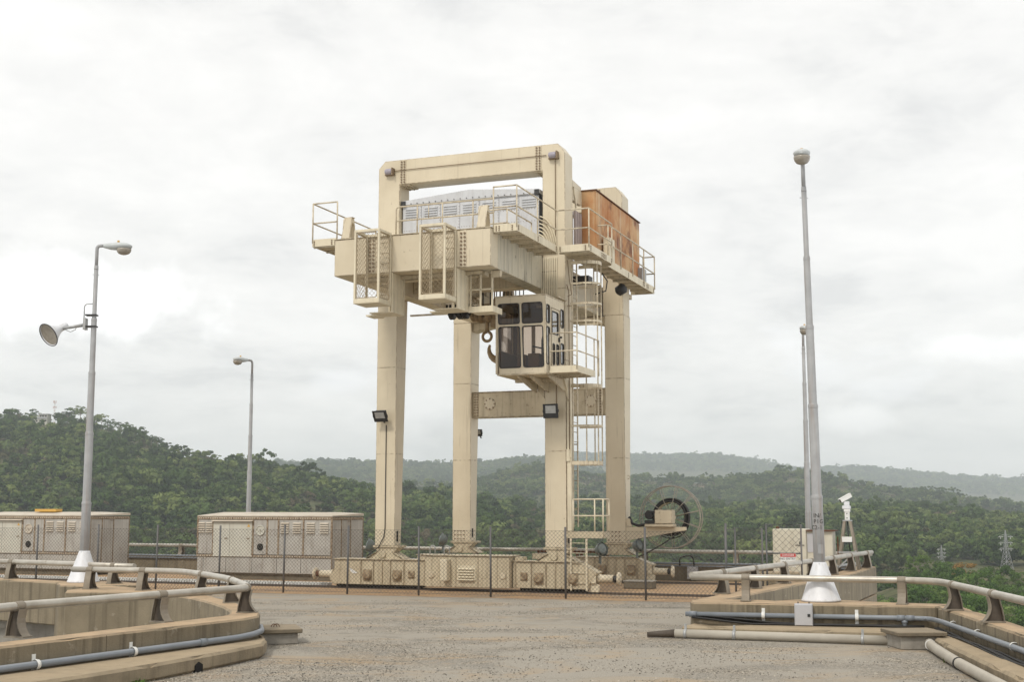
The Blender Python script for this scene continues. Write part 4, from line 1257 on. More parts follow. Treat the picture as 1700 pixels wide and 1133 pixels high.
# right walkway in three stretches
b = MB()
for (u0, u1, v0, v1) in ((5.215, 5.85, -3.76, -0.62), (5.92, 6.79, -0.61, 1.60), (6.03, 6.66, 1.61, 6.90)):
    b.box(u0, u1, v0, v1, 9.425, 9.46)
    k = int((v1 - v0) / 0.75) + 1
    for i in range(k + 1):
        v = v0 + 0.03 + (v1 - v0 - 0.08) * i / k
        b.box(u0, u1, v, v + 0.04, 9.36, 9.424)
wr = b.build('walkway', CD, crane)
rw_pts = [(5.215, -3.77), (5.86, -3.77), (5.86, -0.62), (6.80, -0.62), (6.80, 1.60)]
fascia(wr, rw_pts)
fascia(wr, [(6.66, 1.60), (6.66, 6.92), (5.86, 6.92)], 9.36, 9.58)
hand_rail(wr, rw_pts, 10.60, 10.05, 9.5)
hand_rail(wr, [(6.68, 1.62), (6.68, 6.92), (6.30, 6.92)], 10.60, 10.03, 9.5)
hand_rail(wr, [(6.30, 5.4), (6.30, 6.9)], 10.60, 10.03, 9.5)
hand_rail(wr, [(6.12, 1.66), (6.66, 1.66)], 10.60, 10.03, 9.5)
bolts('bolts', [(5.3, -3.781, 9.44 + .05 * i) for i in range(3)] + [(5.38, -3.781, 9.44 + .05 * i) for i in range(3)] + [(5.74, -3.781, 9.44 + .05 * i) for i in range(3)] + [(5.96, -0.631, 9.44 + .05 * i) for i in range(3)] + [(6.70, -0.631, 9.44 + .05 * i) for i in range(3)], '-y', wr, 0.02)
bolts('bolts', [(5.871, v, 9.44 + .05 * i) for v in (-3.68, -2.2, -0.72) for i in range(3)] + [(6.811, v, 9.44 + .05 * i) for v in (-0.5, 0.55, 0.68, 0.81, 0.94, 1.5) for i in range(3)] + [(6.671, v, 9.41 + .05 * i) for v in (1.75, 3.8, 5.5, 5.65, 5.95, 6.1, 6.8) for i in range(3)], 'x', wr, 0.02)
# left walkway
b = MB(); b.box(-0.08, 0.655, -3.76, -0.05, 9.425, 9.46)
for i in range(6): b.box(-0.08, 0.655, -3.74 + .7 * i, -3.70 + .7 * i, 9.36, 9.424)
b.prism([(-3.5, 9.42), (-3.42, 9.42), (-3.42, 9.18)], 'x', 0.62, 0.668)
wl_ = b.build('walkway', CD, crane)
lwp = [(0.65, -3.77), (-0.10, -3.77), (-0.10, -0.03)]
fascia(wl_, lwp)
hand_rail(wl_, lwp, 10.60, 10.05, 9.5)
bolts('bolts', [(x, -3.781, 9.44 + .05 * i) for x in (-0.04, 0.50, 0.60) for i in range(3)], '-y', wl_, 0.02)
# rail along the front beam
b = MB()
b.tube(fillet([(2.40, -3.72, 9.52), (2.40, -3.72, 10.31), (5.2, -3.72, 10.31)], 0.09, 4), 0.021, 8)
b.tube([(2.40, -3.72, 9.93), (5.2, -3.72, 9.93)], 0.021, 8)
for u in (3.02, 3.75, 4.62): b.tube([(u, -3.72, 9.52), (u, -3.72, 10.31)], 0.021, 8)
b.tube([(3.35, -3.72, 9.93), (3.35, -3.72, 10.31)], 0.012, 6)
b.build('handrail', CR, crane)
b = MB(); b.box(2.3, 5.2, -3.40, -2.6, 9.50, 9.53); b.build('walkway', CD, crane)
b = MB()
b.tube([(4.35, -2.5, 10.31), (5.1, -2.5, 10.31), (5.1, -0.6, 10.31)], 0.02, 8)
b.tube([(4.35, -2.5, 9.93), (5.1, -2.5, 9.93), (5.1, -0.6, 9.93)], 0.02, 8)
for p in ((4.35, -2.5), (5.1, -2.5), (5.1, -0.6)): b.tube([(p[0], p[1], 9.5), (p[0], p[1], 10.31)], 0.02, 8)
b.build('handrail', CR, crane)
# stop brackets on the front beam
for a in (0.86, 4.80):
    b = MB()
    b.prism([(-3.93, 9.525), (-3.93 + 0.06, 10.06), (-3.80, 10.13), (-3.66, 10.13), (-3.60, 9.90), (-3.55, 9.525), (-3.60, 9.525), (-3.66, 9.95), (-3.76, 9.98)], 'x', a + 0.03, a + 0.25)
    vs_ = [(a, -3.935, 9.526), (a + 0.25, -3.935, 9.526), (a + 0.30, -3.87, 10.12), (a + 0.10, -3.87, 10.12)]
    b.add(vs_ + [(x, y + 0.02, z) for x, y, z in vs_], ((0, 1, 2, 3), (7, 6, 5, 4), (0, 4, 5, 1), (1, 5, 6, 2), (2, 6, 7, 3), (3, 7, 4, 0)))
    vs_ = [(a + 0.10, -3.87, 10.12), (a + 0.30, -3.87, 10.12), (a + 0.30, -3.70, 10.13), (a + 0.10, -3.70, 10.13)]
    b.add(vs_ + [(x, y, z - 0.02) for x, y, z in vs_], ((0, 1, 2, 3), (7, 6, 5, 4), (0, 4, 5, 1), (1, 5, 6, 2), (2, 6, 7, 3), (3, 7, 4, 0)))
    b.build('end_stop', CR, crane, bevel=0.006)

# wire guards ------------------------------------------------------------
def lattice(b, p0, e1, e2, w, h, pitch, r):
    """diamond wire mesh in the rectangle p0 + a*e1 + c*e2"""
    p0, e1, e2 = Vector(p0), Vector(e1), Vector(e2)
    k = int((w + h) / pitch) + 1
    for i in range(k):
        c = i * pitch
        for s in (1, -1):
            a0, b0 = max(0, c - h), min(c, h)
            a1, b1 = min(c, w), max(0, c - w)
            if a1 - a0 < 0.01: continue
            if s < 0: b0, b1 = h - b0, h - b1
            b.tube([p0 + e1 * a0 + e2 * b0, p0 + e1 * a1 + e2 * b1], r, 3, caps=False)


M['wirebrown'] = surf('stained_guard_wire', (0.30, 0.235, 0.15, 1), (0.42, 0.34, 0.23, 1), 8, 0.6)


def wire_cage(u0, u1):
    v0, v1, z0, z1 = -4.65, -3.94, 7.60, 9.56
    b = MB()
    t = 0.055
    for (x, y) in ((u0, v0), (u1 - t, v0), (u1 - t, v1 - t), (u0, v1 - t)):
        b.box(x, x + t, y, y + t, z0 + 0.131, z1 - 0.071)
    b.box(u0, u1, v0, v1, z0, z0 + 0.02)
    for (a0, a1, c0, c1) in ((u0, u1, v0, v0 + t), (u0, u1, v1 - t, v1), (u0, u0 + t, v0 + t, v1 - t), (u1 - t, u1, v0 + t, v1 - t)):
        b.box(a0, a1, c0, c1, z0 + 0.021, z0 + 0.13)
        b.box(a0, a1, c0, c1, z1 - 0.07, z1)
    cg = b.build('wire_cage', CP, crane, bevel=0.005)
    zi, zj = z0 + 0.15, z1 - 0.09
    for nm, p0, e1, w in (('front', (u0 + 0.07, v0 + 0.03, zi), (1, 0, 0), u1 - u0 - 0.14), ('side', (u1 - 0.03, v0 + 0.07, zi), (0, 1, 0), v1 - v0 - 0.14), ('side', (u0 + 0.03, v0 + 0.07, zi), (0, 1, 0), v1 - v0 - 0.14)):
        b = MB()
        P0, E1 = Vector(p0), Vector(e1)
        ring = [P0, P0 + E1 * w, P0 + E1 * w + Vector((0, 0, zj - zi)), P0 + Vector((0, 0, zj - zi))]
        rp = fillet([ring[0] + E1 * (w / 2)] + ring[1:] + [ring[0], ring[0] + E1 * (w / 2)], 0.09, 4)
        b.tube(rp[:-1], 0.012, 6, closed=True)
        lattice(b, p0, e1, (0, 0, 1), w, zj - zi, 0.125, 0.0048)
        b.build('wire_panel', M['wirebrown'], cg)
    b = MB()
    for i in range(6):
        z = z0 + 0.3 + 0.28 * i
        b.tube([(u0 + 0.48, -3.93, z), (u0 + 0.48, -4.02, z), (u0 + 0.70, -4.02, z), (u0 + 0.70, -3.93, z)], 0.011, 6)
    b.build('rungs', CD, cg)
    # the pocket behind the cage below the beam
    b = MB()
    b.box(u0 + 0.1, u1 + 0.0, v1 + 0.02, v1 + 0.72, 7.44, 7.47)
    b.box(u1 + 0.001, u1 + 0.03, v1 + 0.02, v1 + 0.72, 7.44, 8.50)
    b.box(u1 + 0.031, u1 + 0.05, v1 + 0.66, v1 + 0.72, 7.44, 8.46); b.box(u1 + 0.031, u1 + 0.05, v1 + 0.02, v1 + 0.66, 7.44, 7.50)
    b.box(u0 - 0.1, u0 + 0.2, v1 + 0.2, v1 + 0.7, 7.40, 7.44)
    b.box(u0 + 0.35, u0 + 0.40, v1 + 0.62, v1 + 0.70, 7.47, 8.5)
    b.build('side_plate', CP, cg)
wire_cage(1.645, 2.385)
wire_cage(3.515, 4.25)
b = MB()
b.box(4.31, 4.98, -3.24, -2.6, 7.44, 7.47); b.box(4.31, 4.98, -3.26, -3.24, 7.42, 7.58); b.box(4.98, 5.0, -3.26, -2.6, 7.42, 7.58)
for x in (4.34, 4.62, 4.95): b.box(x, x + 0.04, -3.25, -3.21, 7.58, 8.5)
b.box(4.31, 4.98, -3.25, -3.22, 8.0, 8.04)
bk = b.build('service_basket', CP, crane)
b = MB(); lattice(b, (4.36, -3.235, 7.6), (1, 0, 0), (0, 0, 1), 0.27, 0.88, 0.125, 0.006)
b.tube([(4.36, -3.24, 8.45), (4.36, -3.24, 7.66), (4.40, -3.24, 7.62), (4.6, -3.24, 7.62)], 0.012, 6)
b.build('wire_panel', CD, bk)

# hoist gear under the beams -------------------------------------------------
b = MB()
for u in (2.1, 2.5, 2.9): b.box(u, u + 0.09, 0.9, 2.6, 8.30, 8.62)
b.box(1.6, 3.0, 1.2, 1.5, 8.62, 8.9)
b.prism([(2.95, 8.55), (3.3, 8.55), (3.22, 9.2), (2.98, 9.2)], 'y', 2.6, 2.9)
hg = b.build('hoist_frame', CR, crane, bevel=0.01)
for u in (1.98, 2.25, 2.42, 2.92, 3.12):
    b = MB(); b.lathe([(0.04, -0.05), (0.17, -0.05), (0.17, -0.03), (0.13, 0.0), (0.17, 0.03), (0.17, 0.05), (0.04, 0.05)], Matrix.Translation((u, 1.0, 8.10)) @ Matrix.Rotation(R(90), 4, 'Y') @ Matrix.Rotation(R(8), 4, 'X'), 18)
    b.build('sheave', M['black'] if u < 2.8 else M['hookm'], hg)
b = MB()
for i in range(8): b.cyl((3.05 + 0.125 * i, 1.9, 8.2), (3.05 + 0.125 * i, 1.9, 9.35), 0.016, 6)
b.cyl((3.02, 0.9, 8.0), (3.02, 0.9, 9.3), 0.02, 6); b.cyl((3.25, 0.9, 8.0), (3.25, 0.9, 9.3), 0.02, 6)
tag(b.build('wire_ropes', M['black'], hg), kind='stuff')
for u, d in ((1.92, 0.22), (2.20, 0.27), (2.31, 0.32), (2.45, 0.28), (2.60, 0.25), (2.78, 0.2)):
    b = MB(); b.tube([(u, 0.75, 8.35), (u - 0.02, 0.75, 8.35 - d), (u + 0.05, 0.75, 8.28 - d * 1.1), (u + 0.11, 0.75, 8.35 - d), (u + 0.1, 0.75, 8.35)], 0.035, 6)
    b.build('festoon_cable', M['dark'], hg)
b = MB(); b.box(1.2, 2.35, -0.3, -0.2, 7.90, 7.94); b.box(2.2, 2.3, -0.3, -0.2, 7.94, 8.5)
b.build('cable_arm', CD, hg)

# operator cabin ---------------------------------------------------------------
def cabin():
    u0, u1, vr = 4.50, 5.95, -0.30
    zt, zb = 8.02, 5.93
    vt, vb = -1.86, -1.69               # front leans out at the top
    def vf(z): return vb + (vt - vb) * (z - zb) / (zt - zb)
    root = bpy.data.objects.new('operator_cabin', None); COL.objects.link(root); root.parent = crane; root.empty_display_size = 0.2
    # front: bars between four panes
    b = MB()
    def fq(a0, a1, z0, z1, m=0):
        t = 0.05
        vs_ = [(a0, vf(z0), z0), (a1, vf(z0), z0), (a1, vf(z1), z1), (a0, vf(z1), z1), (a0, vf(z0) + t, z0), (a1, vf(z0) + t, z0), (a1, vf(z1) + t, z1), (a0, vf(z1) + t, z1)]
        b.add(vs_, ((0, 1, 2, 3), (7, 6, 5, 4), (0, 4, 5, 1), (1, 5, 6, 2), (2, 6, 7, 3), (3, 7, 4, 0)), m)
    za, zb_, zc, zd = 6.10, 7.205, 7.285, 7.83
    ua, ub, uc, ud = 4.585, 5.19, 5.275, 5.85
    fq(u0, u1, zb, za); fq(u0, u1, zd, zt); fq(u0, ua, za, zd); fq(ud, u1, za, zd); fq(ub, uc, za, zd)
    fq(ua, ub, zb_, zc); fq(uc, ud, zb_, zc)
    b.build('front_frame', CR, root)
    for (a0, a1) in ((ua, ub), (uc, ud)):
        for (z0, z1) in ((za, zb_), (zc, zd)):
            r_ = 0.06
            def gp(a, z, off): return Vector((a, vf(z) + off, z))
            loop = []
            for cx_, cz_, w0 in ((a1 - r_, z1 - r_, 0), (a0 + r_, z1 - r_, 90), (a0 + r_, z0 + r_, 180), (a1 - r_, z0 + r_, 270)):
                for i in range(5):
                    w = R(w0 + 22.5 * i); loop.append((cx_ + r_ * math.cos(w), cz_ + r_ * math.sin(w)))
            g = MB(); g.tube([gp(a, z, -0.004) for a, z in loop], 0.016, 6, closed=True)
            wd = g.build('window', M['black'], root)
            g = MB(); g.add([gp(a, z, 0.012) for a, z in loop], [tuple(range(len(loop)))[::-1]])
            g.build('pane', M['glass'], wd)
            # rounded corner fillers
            g = MB()
            for (ca, cz, sa, sz) in ((a0, z0, 1, 1), (a1, z0, -1, 1), (a1, z1, -1, -1), (a0, z1, 1, -1)):
                g.add([gp(ca, cz, 0.0), gp(ca + sa * 0.05, cz, 0.0), gp(ca, cz + sz * 0.05, 0.0)], [(0, 1, 2) if sa * sz > 0 else (0, 2, 1)])
            g.build('corner_web', CR, wd)
    # right side with door; windows are openings between plates
    def side(u, wins, name, outw, mats):
        t = 0.04
        vs_edges = sorted(set([w[0] for w in wins] + [w[1] for w in wins]))
        b = MB()
        lo, hi = (u - t, u) if outw > 0 else (u, u + t)
        # vertical strips
        cuts = [vt] + vs_edges + [vr]
        for c0, c1 in zip(cuts, cuts[1:]):
            here = sorted([w for w in wins if w[0] <= (c0 + c1) / 2 <= w[1]], key=lambda w: w[2])
            z = zb
            for w in here:
                if w[2] > z: b.box(lo, hi, max(c0, vb - 0.02) if c0 == vt else c0, c1, z, w[2])
                z = w[3]
            if z < zt: b.box(lo, hi, c0 if c0 != vt else vt + 0.05, c1, z, zt - 0.002)
        o = b.build(name, CR, root)
        for (v0, v1, z0, z1) in wins:
            r_ = min(0.06, (v1 - v0) * 0.45)
            loop = []
            for cy_, cz_, w0 in ((v1 - r_, z1 - r_, 0), (v0 + r_, z1 - r_, 90), (v0 + r_, z0 + r_, 180), (v1 - r_, z0 + r_, 270)):
                for i in range(4):
                    w = R(w0 + 30 * i); loop.append((cy_ + r_ * math.cos(w), cz_ + r_ * math.sin(w)))
            g = MB(); g.tube([(u + 0.003 * outw, y, z) for y, z in loop], 0.015, 6, closed=True)
            wd = g.build('window', M['black'], root)
            g = MB(); g.add([(u - 0.012 * outw, y, z) for y, z in loop], [tuple(range(len(loop)))])
            g.build('pane', M['glass_blue'], wd)
        return o
    side(u1, [(-1.77, -1.52, 7.29, 7.78), (-1.31, -0.80, 7.04, 7.66), (-0.60, -0.34, 7.30, 7.80), (-1.77, -1.52, 6.17, 7.18), (-1.27, -1.10, 6.20, 6.77), (-0.96, -0.77, 6.22, 6.78), (-0.60, -0.34, 6.28, 6.85)], 'side_wall', 1, None)
    side(u0, [(-1.5, -0.6, 6.6, 7.75)], 'side_wall', -1, None)
    b = MB(); b.box(u1 + 0.001, u1 + 0.012, -1.40, -1.385, 6.1, 7.75); b.box(u1 + 0.001, u1 + 0.012, -0.70, -0.685, 6.1, 7.75); b.box(u1 + 0.001, u1 + 0.012, -1.385, -0.70, 7.735, 7.75)
    dr = b.build('door_seam', M['boltm'], root)
    b = MB(); b.box(u1 + 0.002, u1 + 0.05, -0.80, -0.77, 6.86, 6.98); b.box(u1 + 0.002, u1 + 0.06, -0.66, -0.63, 6.98, 7.03); b.build('door_handle', M['black'], dr)
    # rear wall with a window, floor, roof
    b = MB()
    b.box(u0 + 0.04, u1 - 0.04, vr - 0.04, vr, zb, 6.55); b.box(u0 + 0.04, u1 - 0.04, vr - 0.04, vr, 7.5, zt - .002)
    b.box(u0 + 0.04, u0 + 0.25, vr - 0.04, vr, 6.55, 7.5); b.box(u1 - 0.35, u1 - 0.04, vr - 0.04, vr, 6.55, 7.5); b.box(5.0, 5.1, vr - 0.04, vr, 6.55, 7.5)
    b.build('rear_wall', CR, root)
    b = MB(); b.box(u0 - 0.005, u1 + 0.005, vb - 0.01, vr + 0.01, zb - 0.03, zb - 0.001); b.build('floor', CD, root)
    b = MB(); b.box(u0 - 0.01, u1 + 0.01, vt - 0.01, vr + 0.01, zt, zt + 0.03)
    b.box(5.2, 5.95, -0.75, -0.02, zt + 0.10, zt + 0.13); b.box(5.3, 5.8, -0.7, -0.1, zt + 0.031, zt + 0.099)
    b.build('roof', CR, root, bevel=0.006)
    # inside
    b = MB()
    b.box(5.30, 5.62, -1.45, -1.10, 5.94, 6.50); b.box(4.98, 5.22, -1.42, -1.15, 5.94, 6.48)
    b.cyl((5.4, -1.3, 6.50), (5.4, -1.3, 6.56), 0.02, 8)
    b.build('console', M['cabin_in'], root, bevel=0.01)
    b = MB()
    b.prism([(-0.98, 6.3), (-0.62, 6.28), (-0.52, 6.95), (-0.62, 7.12), (-0.72, 6.95), (-0.72, 6.45), (-0.98, 6.42)], 'x', 5.42, 5.82)
    b.box(5.5, 5.75, -0.9, -0.65, 5.94, 6.3)
    b.bar((5.45, -0.7, 6.72), (5.30, -1.05, 6.74), 0.05, 0.04)
    b.build('operator_seat', M['seat'], root, bevel=0.03)
    b = MB(); b.box(u0 + 0.05, u1 - 0.06, vt + 0.10, vr - 0.05, 7.93, 7.98); b.build('ceiling', M['cabin_in'], root)
    b = MB(); b.box(5.35, 5.75, -0.9, -0.8, 7.84, 7.92); b.build('ceiling_lamp', M['white'], root)
    b = MB()
    b.box(u0 + 0.05, u0 + 0.06, vt + 0.12, vr - 0.05, 5.95, 6.58); b.box(u0 + 0.05, u0 + 0.06, vt + 0.12, -1.52, 6.59, 7.92); b.box(u0 + 0.05, u0 + 0.06, -0.58, vr - 0.05, 6.59, 7.92)
    b.box(u0 + 0.07, u1 - 0.07, vr - 0.06, vr - 0.05, 5.95, 6.53); b.box(u0 + 0.07, u1 - 0.07, vr - 0.06, vr - 0.05, 7.52, 7.92)
    b.box(u1 - 0.36, u1 - 0.07, vr - 0.06, vr - 0.05, 6.54, 7.51)
    b.box(u0 + 0.06, u1 - 0.06, vt + 0.2, vr - 0.07, 5.935, 5.945)
    b.build('lining', M['cabin_in'], root)
    # brackets carrying the cabin from the leg
    b = MB()
    for u in (5.00, 5.35, 5.86):
        b.prism([(-1.5, 5.895), (0.0, 5.895), (0.0, 5.55), (-0.25, 5.58), (-1.45, 5.84)], 'x', u, u + 0.05)
    b.prism([(5.2, 5.895), (4.85, 5.895), (5.26, 5.4), (5.26, 5.895)], 'y', -0.02, 0.10)
    b.box(4.6, 5.9, -0.6, -0.45, 5.80, 5.895)
    b.build('support_bracket', CD, root, bevel=0.006)
    # access platform on the right
    b = MB(); b.box(5.97, 6.76, -1.59, -0.06, 5.94, 5.97)
    for v in (-1.2, -0.8, -0.4): b.box(5.97, 6.75, v, v + .04, 5.90, 5.939)
    pf_ = b.build('platform', CD, root)
    b = MB(); b.bar((5.965, -1.60, 6.02), (6.77, -1.60, 6.02), 0.02, 0.18); b.bar((6.765, -1.59, 6.02), (6.765, -0.05, 6.02), 0.02, 0.18)
    b.build('toe_board', CP, pf_)
    hand_rail(pf_, [(5.98, -1.60), (6.75, -1.60), (6.75, -0.06), (6.75, 0.36)], 7.0, 6.51, 6.0, 0.019)
    b = MB(); b.prism([(-0.3, 5.89), (0.2, 5.89), (0.2, 5.3), (0.1, 5.3), (-0.05, 5.55)], 'x', 5.90, 5.96)
    b.box(5.91, 6.03, 0.02, 0.14, 1.7, 5.3)
    b.build('bracket_post', CP, root, bevel=0.006)
cabin()

# conduits on the front right leg
b = MB()
for i in range(9):
    u = 5.20 + 0.056 * i
    b.tube([(u, -0.03, 7.9), (u, -0.03, 9.40)], 0.019, 8)
    hz1 = 0.16 + 0.105 * i
    pts = [(u, -0.03, 9.50)] + [(5.10 + (u - 5.10) * math.cos(w), -0.03 - 0.03 * math.sin(w), 9.62 + hz1 * math.sin(w)) for w in [k * R(84) / 8 for k in range(9)]]
    b.tube(pts, 0.019, 8)
tag(b.build('conduits', CP, crane), kind='stuff')
bolts('conduit_saddles', [(5.20 + 0.056 * i + .028, -0.03, 9.0) for i in range(8)], '-y', crane, 0.014)

# ladder with hoops
def ladder():
    b = MB()
    for v in (0.20, 0.61): b.box(6.02, 6.045, v - 0.03, v + 0.03, 1.80, 9.36)
    ld = b.build('ladder', CR, crane)
    b = MB()
    for i in range(27): b.cyl((6.032, 0.2, 2.0 + 0.272 * i), (6.032, 0.61, 2.0 + 0.272 * i), 0.011, 6)
    tag(b.build('rungs', CD, ld), kind='stuff')
    def hoop(z, h):
        b = MB()
        pts = [(6.03, 0.02)] + [(6.42 + 0.40 * math.cos(w), 0.41 + 0.40 * math.sin(w)) for w in [R(-110 + 220 * k / 12) for k in range(13)]] + [(6.03, 0.80)]
        for (x0, y0), (x1, y1) in zip(pts, pts[1:]): b.bar((x0, y0, z), (x1, y1, z), 0.008, h)
        b.build('hoop', CR, ld)
    for z, h in ((3.57, 0.11), (4.60, 0.06), (5.72, 0.10), (7.55, 0.06), (8.05, 0.06), (8.62, 0.06), (9.22, 0.10)): hoop(z, h)
    b = MB()
    for w, z0, z1 in ((-80, 3.5, 9.25), (-28, 3.5, 9.25), (28, 3.5, 9.25), (80, 3.5, 5.7), (80, 7.5, 9.25)):
        x, y = 6.42 + 0.39 * math.cos(R(w)), 0.41 + 0.39 * math.sin(R(w))
        b.bar((x, y, z0), (x, y, z1), 0.035, 0.010)
    b.build('cage_strips', CR, ld)
    b = MB()
    for z in (2.3, 4.1, 6.2, 8.0): b.box(5.89, 6.02, 0.18, 0.22, z, z + 0.03); b.box(5.89, 6.02, 0.59, 0.63, z, z + 0.03)
    b.build('stand_off', CD, ld)
ladder()
b = MB(); b.box(5.905, 6.0, -0.02, 0.10, 3.62, 3.95); b.box(6.0, 6.04, 0.0, 0.08, 3.72, 3.88); b.build('switch_box', M['cream_pale'], crane)
b = MB(); b.tube([(5.99, 0.02, 3.9), (5.99, 0.02, 8.4), (5.93, 0.02, 8.6)], 0.014, 6); b.tube([(5.97, -0.02, 8.25), (6.1, -0.05, 8.3), (6.02, 0.0, 8.7), (5.96, 0, 9.3)], 0.012, 6); b.build('cable', M['boltm'], crane)
# low platform and its ladder
b = MB(); b.box(5.895, 6.97, -0.05, 0.55, 1.655, 1.685); b.bar((5.895, -0.06, 1.60), (6.98, -0.06, 1.60), 0.02, 0.18); b.bar((6.975, -0.05, 1.60), (6.975, 0.55, 1.60), 0.02, 0.18)
lp_ = b.build('low_platform', CD, crane)
hand_rail(lp_, [(6.10, -0.04), (6.72, -0.04), (6.96, -0.04), (6.96, 0.52)], 2.57, 2.12, 1.66, 0.02, mat=CP)
b = MB()
b.box(6.06, 6.10, -0.05, 0.0, 0.10, 1.50); b.box(6.50, 6.55, -0.05, 0.0, 0.10, 1.50)
for i in range(5): b.cyl((6.08, -0.02, 0.3 + 0.27 * i), (6.53, -0.02, 0.3 + 0.27 * i), 0.011, 6)
la = b.build('low_ladder', CP, crane)
la.location = (0, -0.16, 0)

# bogies, buffers -------------------------------------------------------------
def bogie(u0, u1, v0, zb, zt, ribs, caps, square, lefty, squarez=0.45):
    d = 0.50
    if lefty:
        poly = [(u0, 0.38), (u0, 0.26), (u0 + 0.12, zb), (u1, zb), (u1, zt), (u0 + 0.16, zt), (u0 + 0.14, 0.55)]
    else:
        poly = [(u0, zb), (u1, zb), (u1 + 0.02, 0.30), (u1 + 0.24, 0.58), (u1 - 0.28, zt), (u0, zt)]
    b = MB(); b.prism(poly, 'y', v0, v0 + d)
    top = [p for p in poly if abs(p[1] - zt) < 1e-6]
    b.box(min(p[0] for p in top) - 0.02, max(p[0] for p in top) + 0.02, v0 - 0.05, v0 + d + 0.05, zt + 0.001, zt + 0.028)
    o = b.build('bogie', CD, crane, bevel=0.008)
    for u in ribs:
        r_ = MB(); r_.box(u - 0.010, u + 0.010, v0 - 0.045, v0 + 0.002, zb + 0.01, zt - 0.002); r_.build('stiffener', CD, o)
    for u in caps:
        c = MB(); c.box(u - 0.13, u + 0.14, v0 - 0.022, v0 + 0.002, 0.24, 0.56)
        Mx = Matrix.Translation((u, v0 - 0.022, 0.41)) @ Matrix.Rotation(R(90), 4, 'X')
        c.lathe([(0.135, 0), (0.135, 0.05), (0.10, 0.07), (0.09, 0.085)], Mx, 20)
        ac = c.build('axle_cap', M['capm'], o)
        bolts('bolts', [(u + 0.112 * math.cos(w), v0 - 0.072, 0.41 + 0.112 * math.sin(w)) for w in [k * 6.283 / 6 for k in range(6)]] + [(u, v0 - 0.105, 0.41)], '-y', o, 0.02)
    for u in square:
        c = MB(); c.box(u - 0.10, u + 0.10, v0 - 0.05, v0 + 0.002, squarez - 0.11, squarez + 0.11)
        c.build('bearing_cover', M['capm'], o, bevel=0.03)
        bolts('bolts', [(u, v0 - 0.05, squarez), (u - .05, v0 - .05, squarez + .05), (u + .05, v0 - .05, squarez - .05)], '-y', o, 0.03)
    for u in caps:
        w_ = MB(); w_.lathe([(0.05, -0.07), (0.29, -0.07), (0.29, -0.045), (0.25, -0.04), (0.25, 0.04), (0.29, 0.045), (0.29, 0.07), (0.05, 0.07)], Matrix.Translation((u, v0 + d / 2, 0.31)) @ Matrix.Rotation(R(90), 4, 'X'), 24)
        w_.build('track_wheel', M['black'], o)
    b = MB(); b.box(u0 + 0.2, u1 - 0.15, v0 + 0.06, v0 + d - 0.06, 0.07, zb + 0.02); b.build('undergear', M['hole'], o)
    return o


def buffer(o, u, s, v, z):
    """spring buffer pointing along s"""
    b = MB()
    Mx = Matrix.Translation((u, v, z)) @ Matrix.Rotation(R(90) * s, 4, 'Y')
    b.lathe([(0.17, -0.05), (0.12, 0.04), (0.105, 0.1), (0.105, 0.42)], Mx, 20, m=0)
    b.lathe([(0.085, 0.42), (0.085, 0.53)], Mx, 20, m=1)
    b.lathe([(0.10, 0.53), (0.185, 0.55), (0.185, 0.575), (0.17, 0.60), (0.05, 0.625)], Mx, 24, m=0)
    b.build('buffer', [CR, M['rust'] if s < 0 else M['black']], o)


bA = bogie(-1.39, 1.68, -0.15, 0.13, 0.84, (-0.36, 0.05, 0.33, 0.59, 1.02), (-0.15, 0.81), (1.26,), True)
buffer(bA, -1.42, -1, 0.10, 0.40)
c = MB(); c.lathe([(0.17, 0), (0.17, 0.012)], Matrix.Translation((-0.56, -0.151, 0.61)) @ Matrix.Rotation(R(90), 4, 'X'), 24); c.build('cover_disc', M['white'], bA)
c = MB(); c.prism([(-0.74, 0.62), (-0.38, 0.42), (-0.38, 0.80), (-0.74, 0.80)], 'y', -0.172, -0.164); c.build('half_cover', CD, bA)
for u, z, r_ in ((-1.07, 0.61, 0.09), (-1.05, 0.22, 0.08), (-0.75, 0.20, 0.06)):
    c = MB(); c.lathe([(r_, 0), (r_, 0.008)], Matrix.Translation((u, -0.151, z)) @ Matrix.Rotation(R(90), 4, 'X'), 18); c.build('cover_disc', CD, bA)
bC = bogie(4.36, 6.58, -0.15, 0.13, 0.85, (4.45, 4.91, 5.34, 5.62, 5.885), (5.13, 6.12), (4.70,), False)
buffer(bC, 6.78, 1, 0.10, 0.42)
bB = bogie(-1.3, 1.75, 5.35, 0.08, 0.78, (-0.30, 0.1, 0.4, 0.7, 1.1), (-0.1, 0.9), (1.3,), True)
buffer(bB, -1.33, -1, 5.6, 0.37)
bD = bogie(4.40, 6.66, 5.35, 0.08, 0.78, (4.6, 5.03, 5.45, 5.72, 6.0, 6.43), (5.26, 6.21), (), False)
buffer(bD, 6.90, 1, 5.6, 0.37)
for bg, u, v in ((bC, 6.62, 0.1), (bD, 6.72, 5.6)):
    c = MB()
    c.box(u, u + 0.15, v - 0.245, v - 0.235, 0.3, 0.5)
    c.prism([(u - 0.05, 0.06), (u + 0.22, 0.06), (u + 0.24, 0.24), (u + 0.10, 0.32), (u - .03, .3)], 'y', v - 0.18, v - 0.14)
    c.build('rail_guard', CP, bg, bevel=0.01)
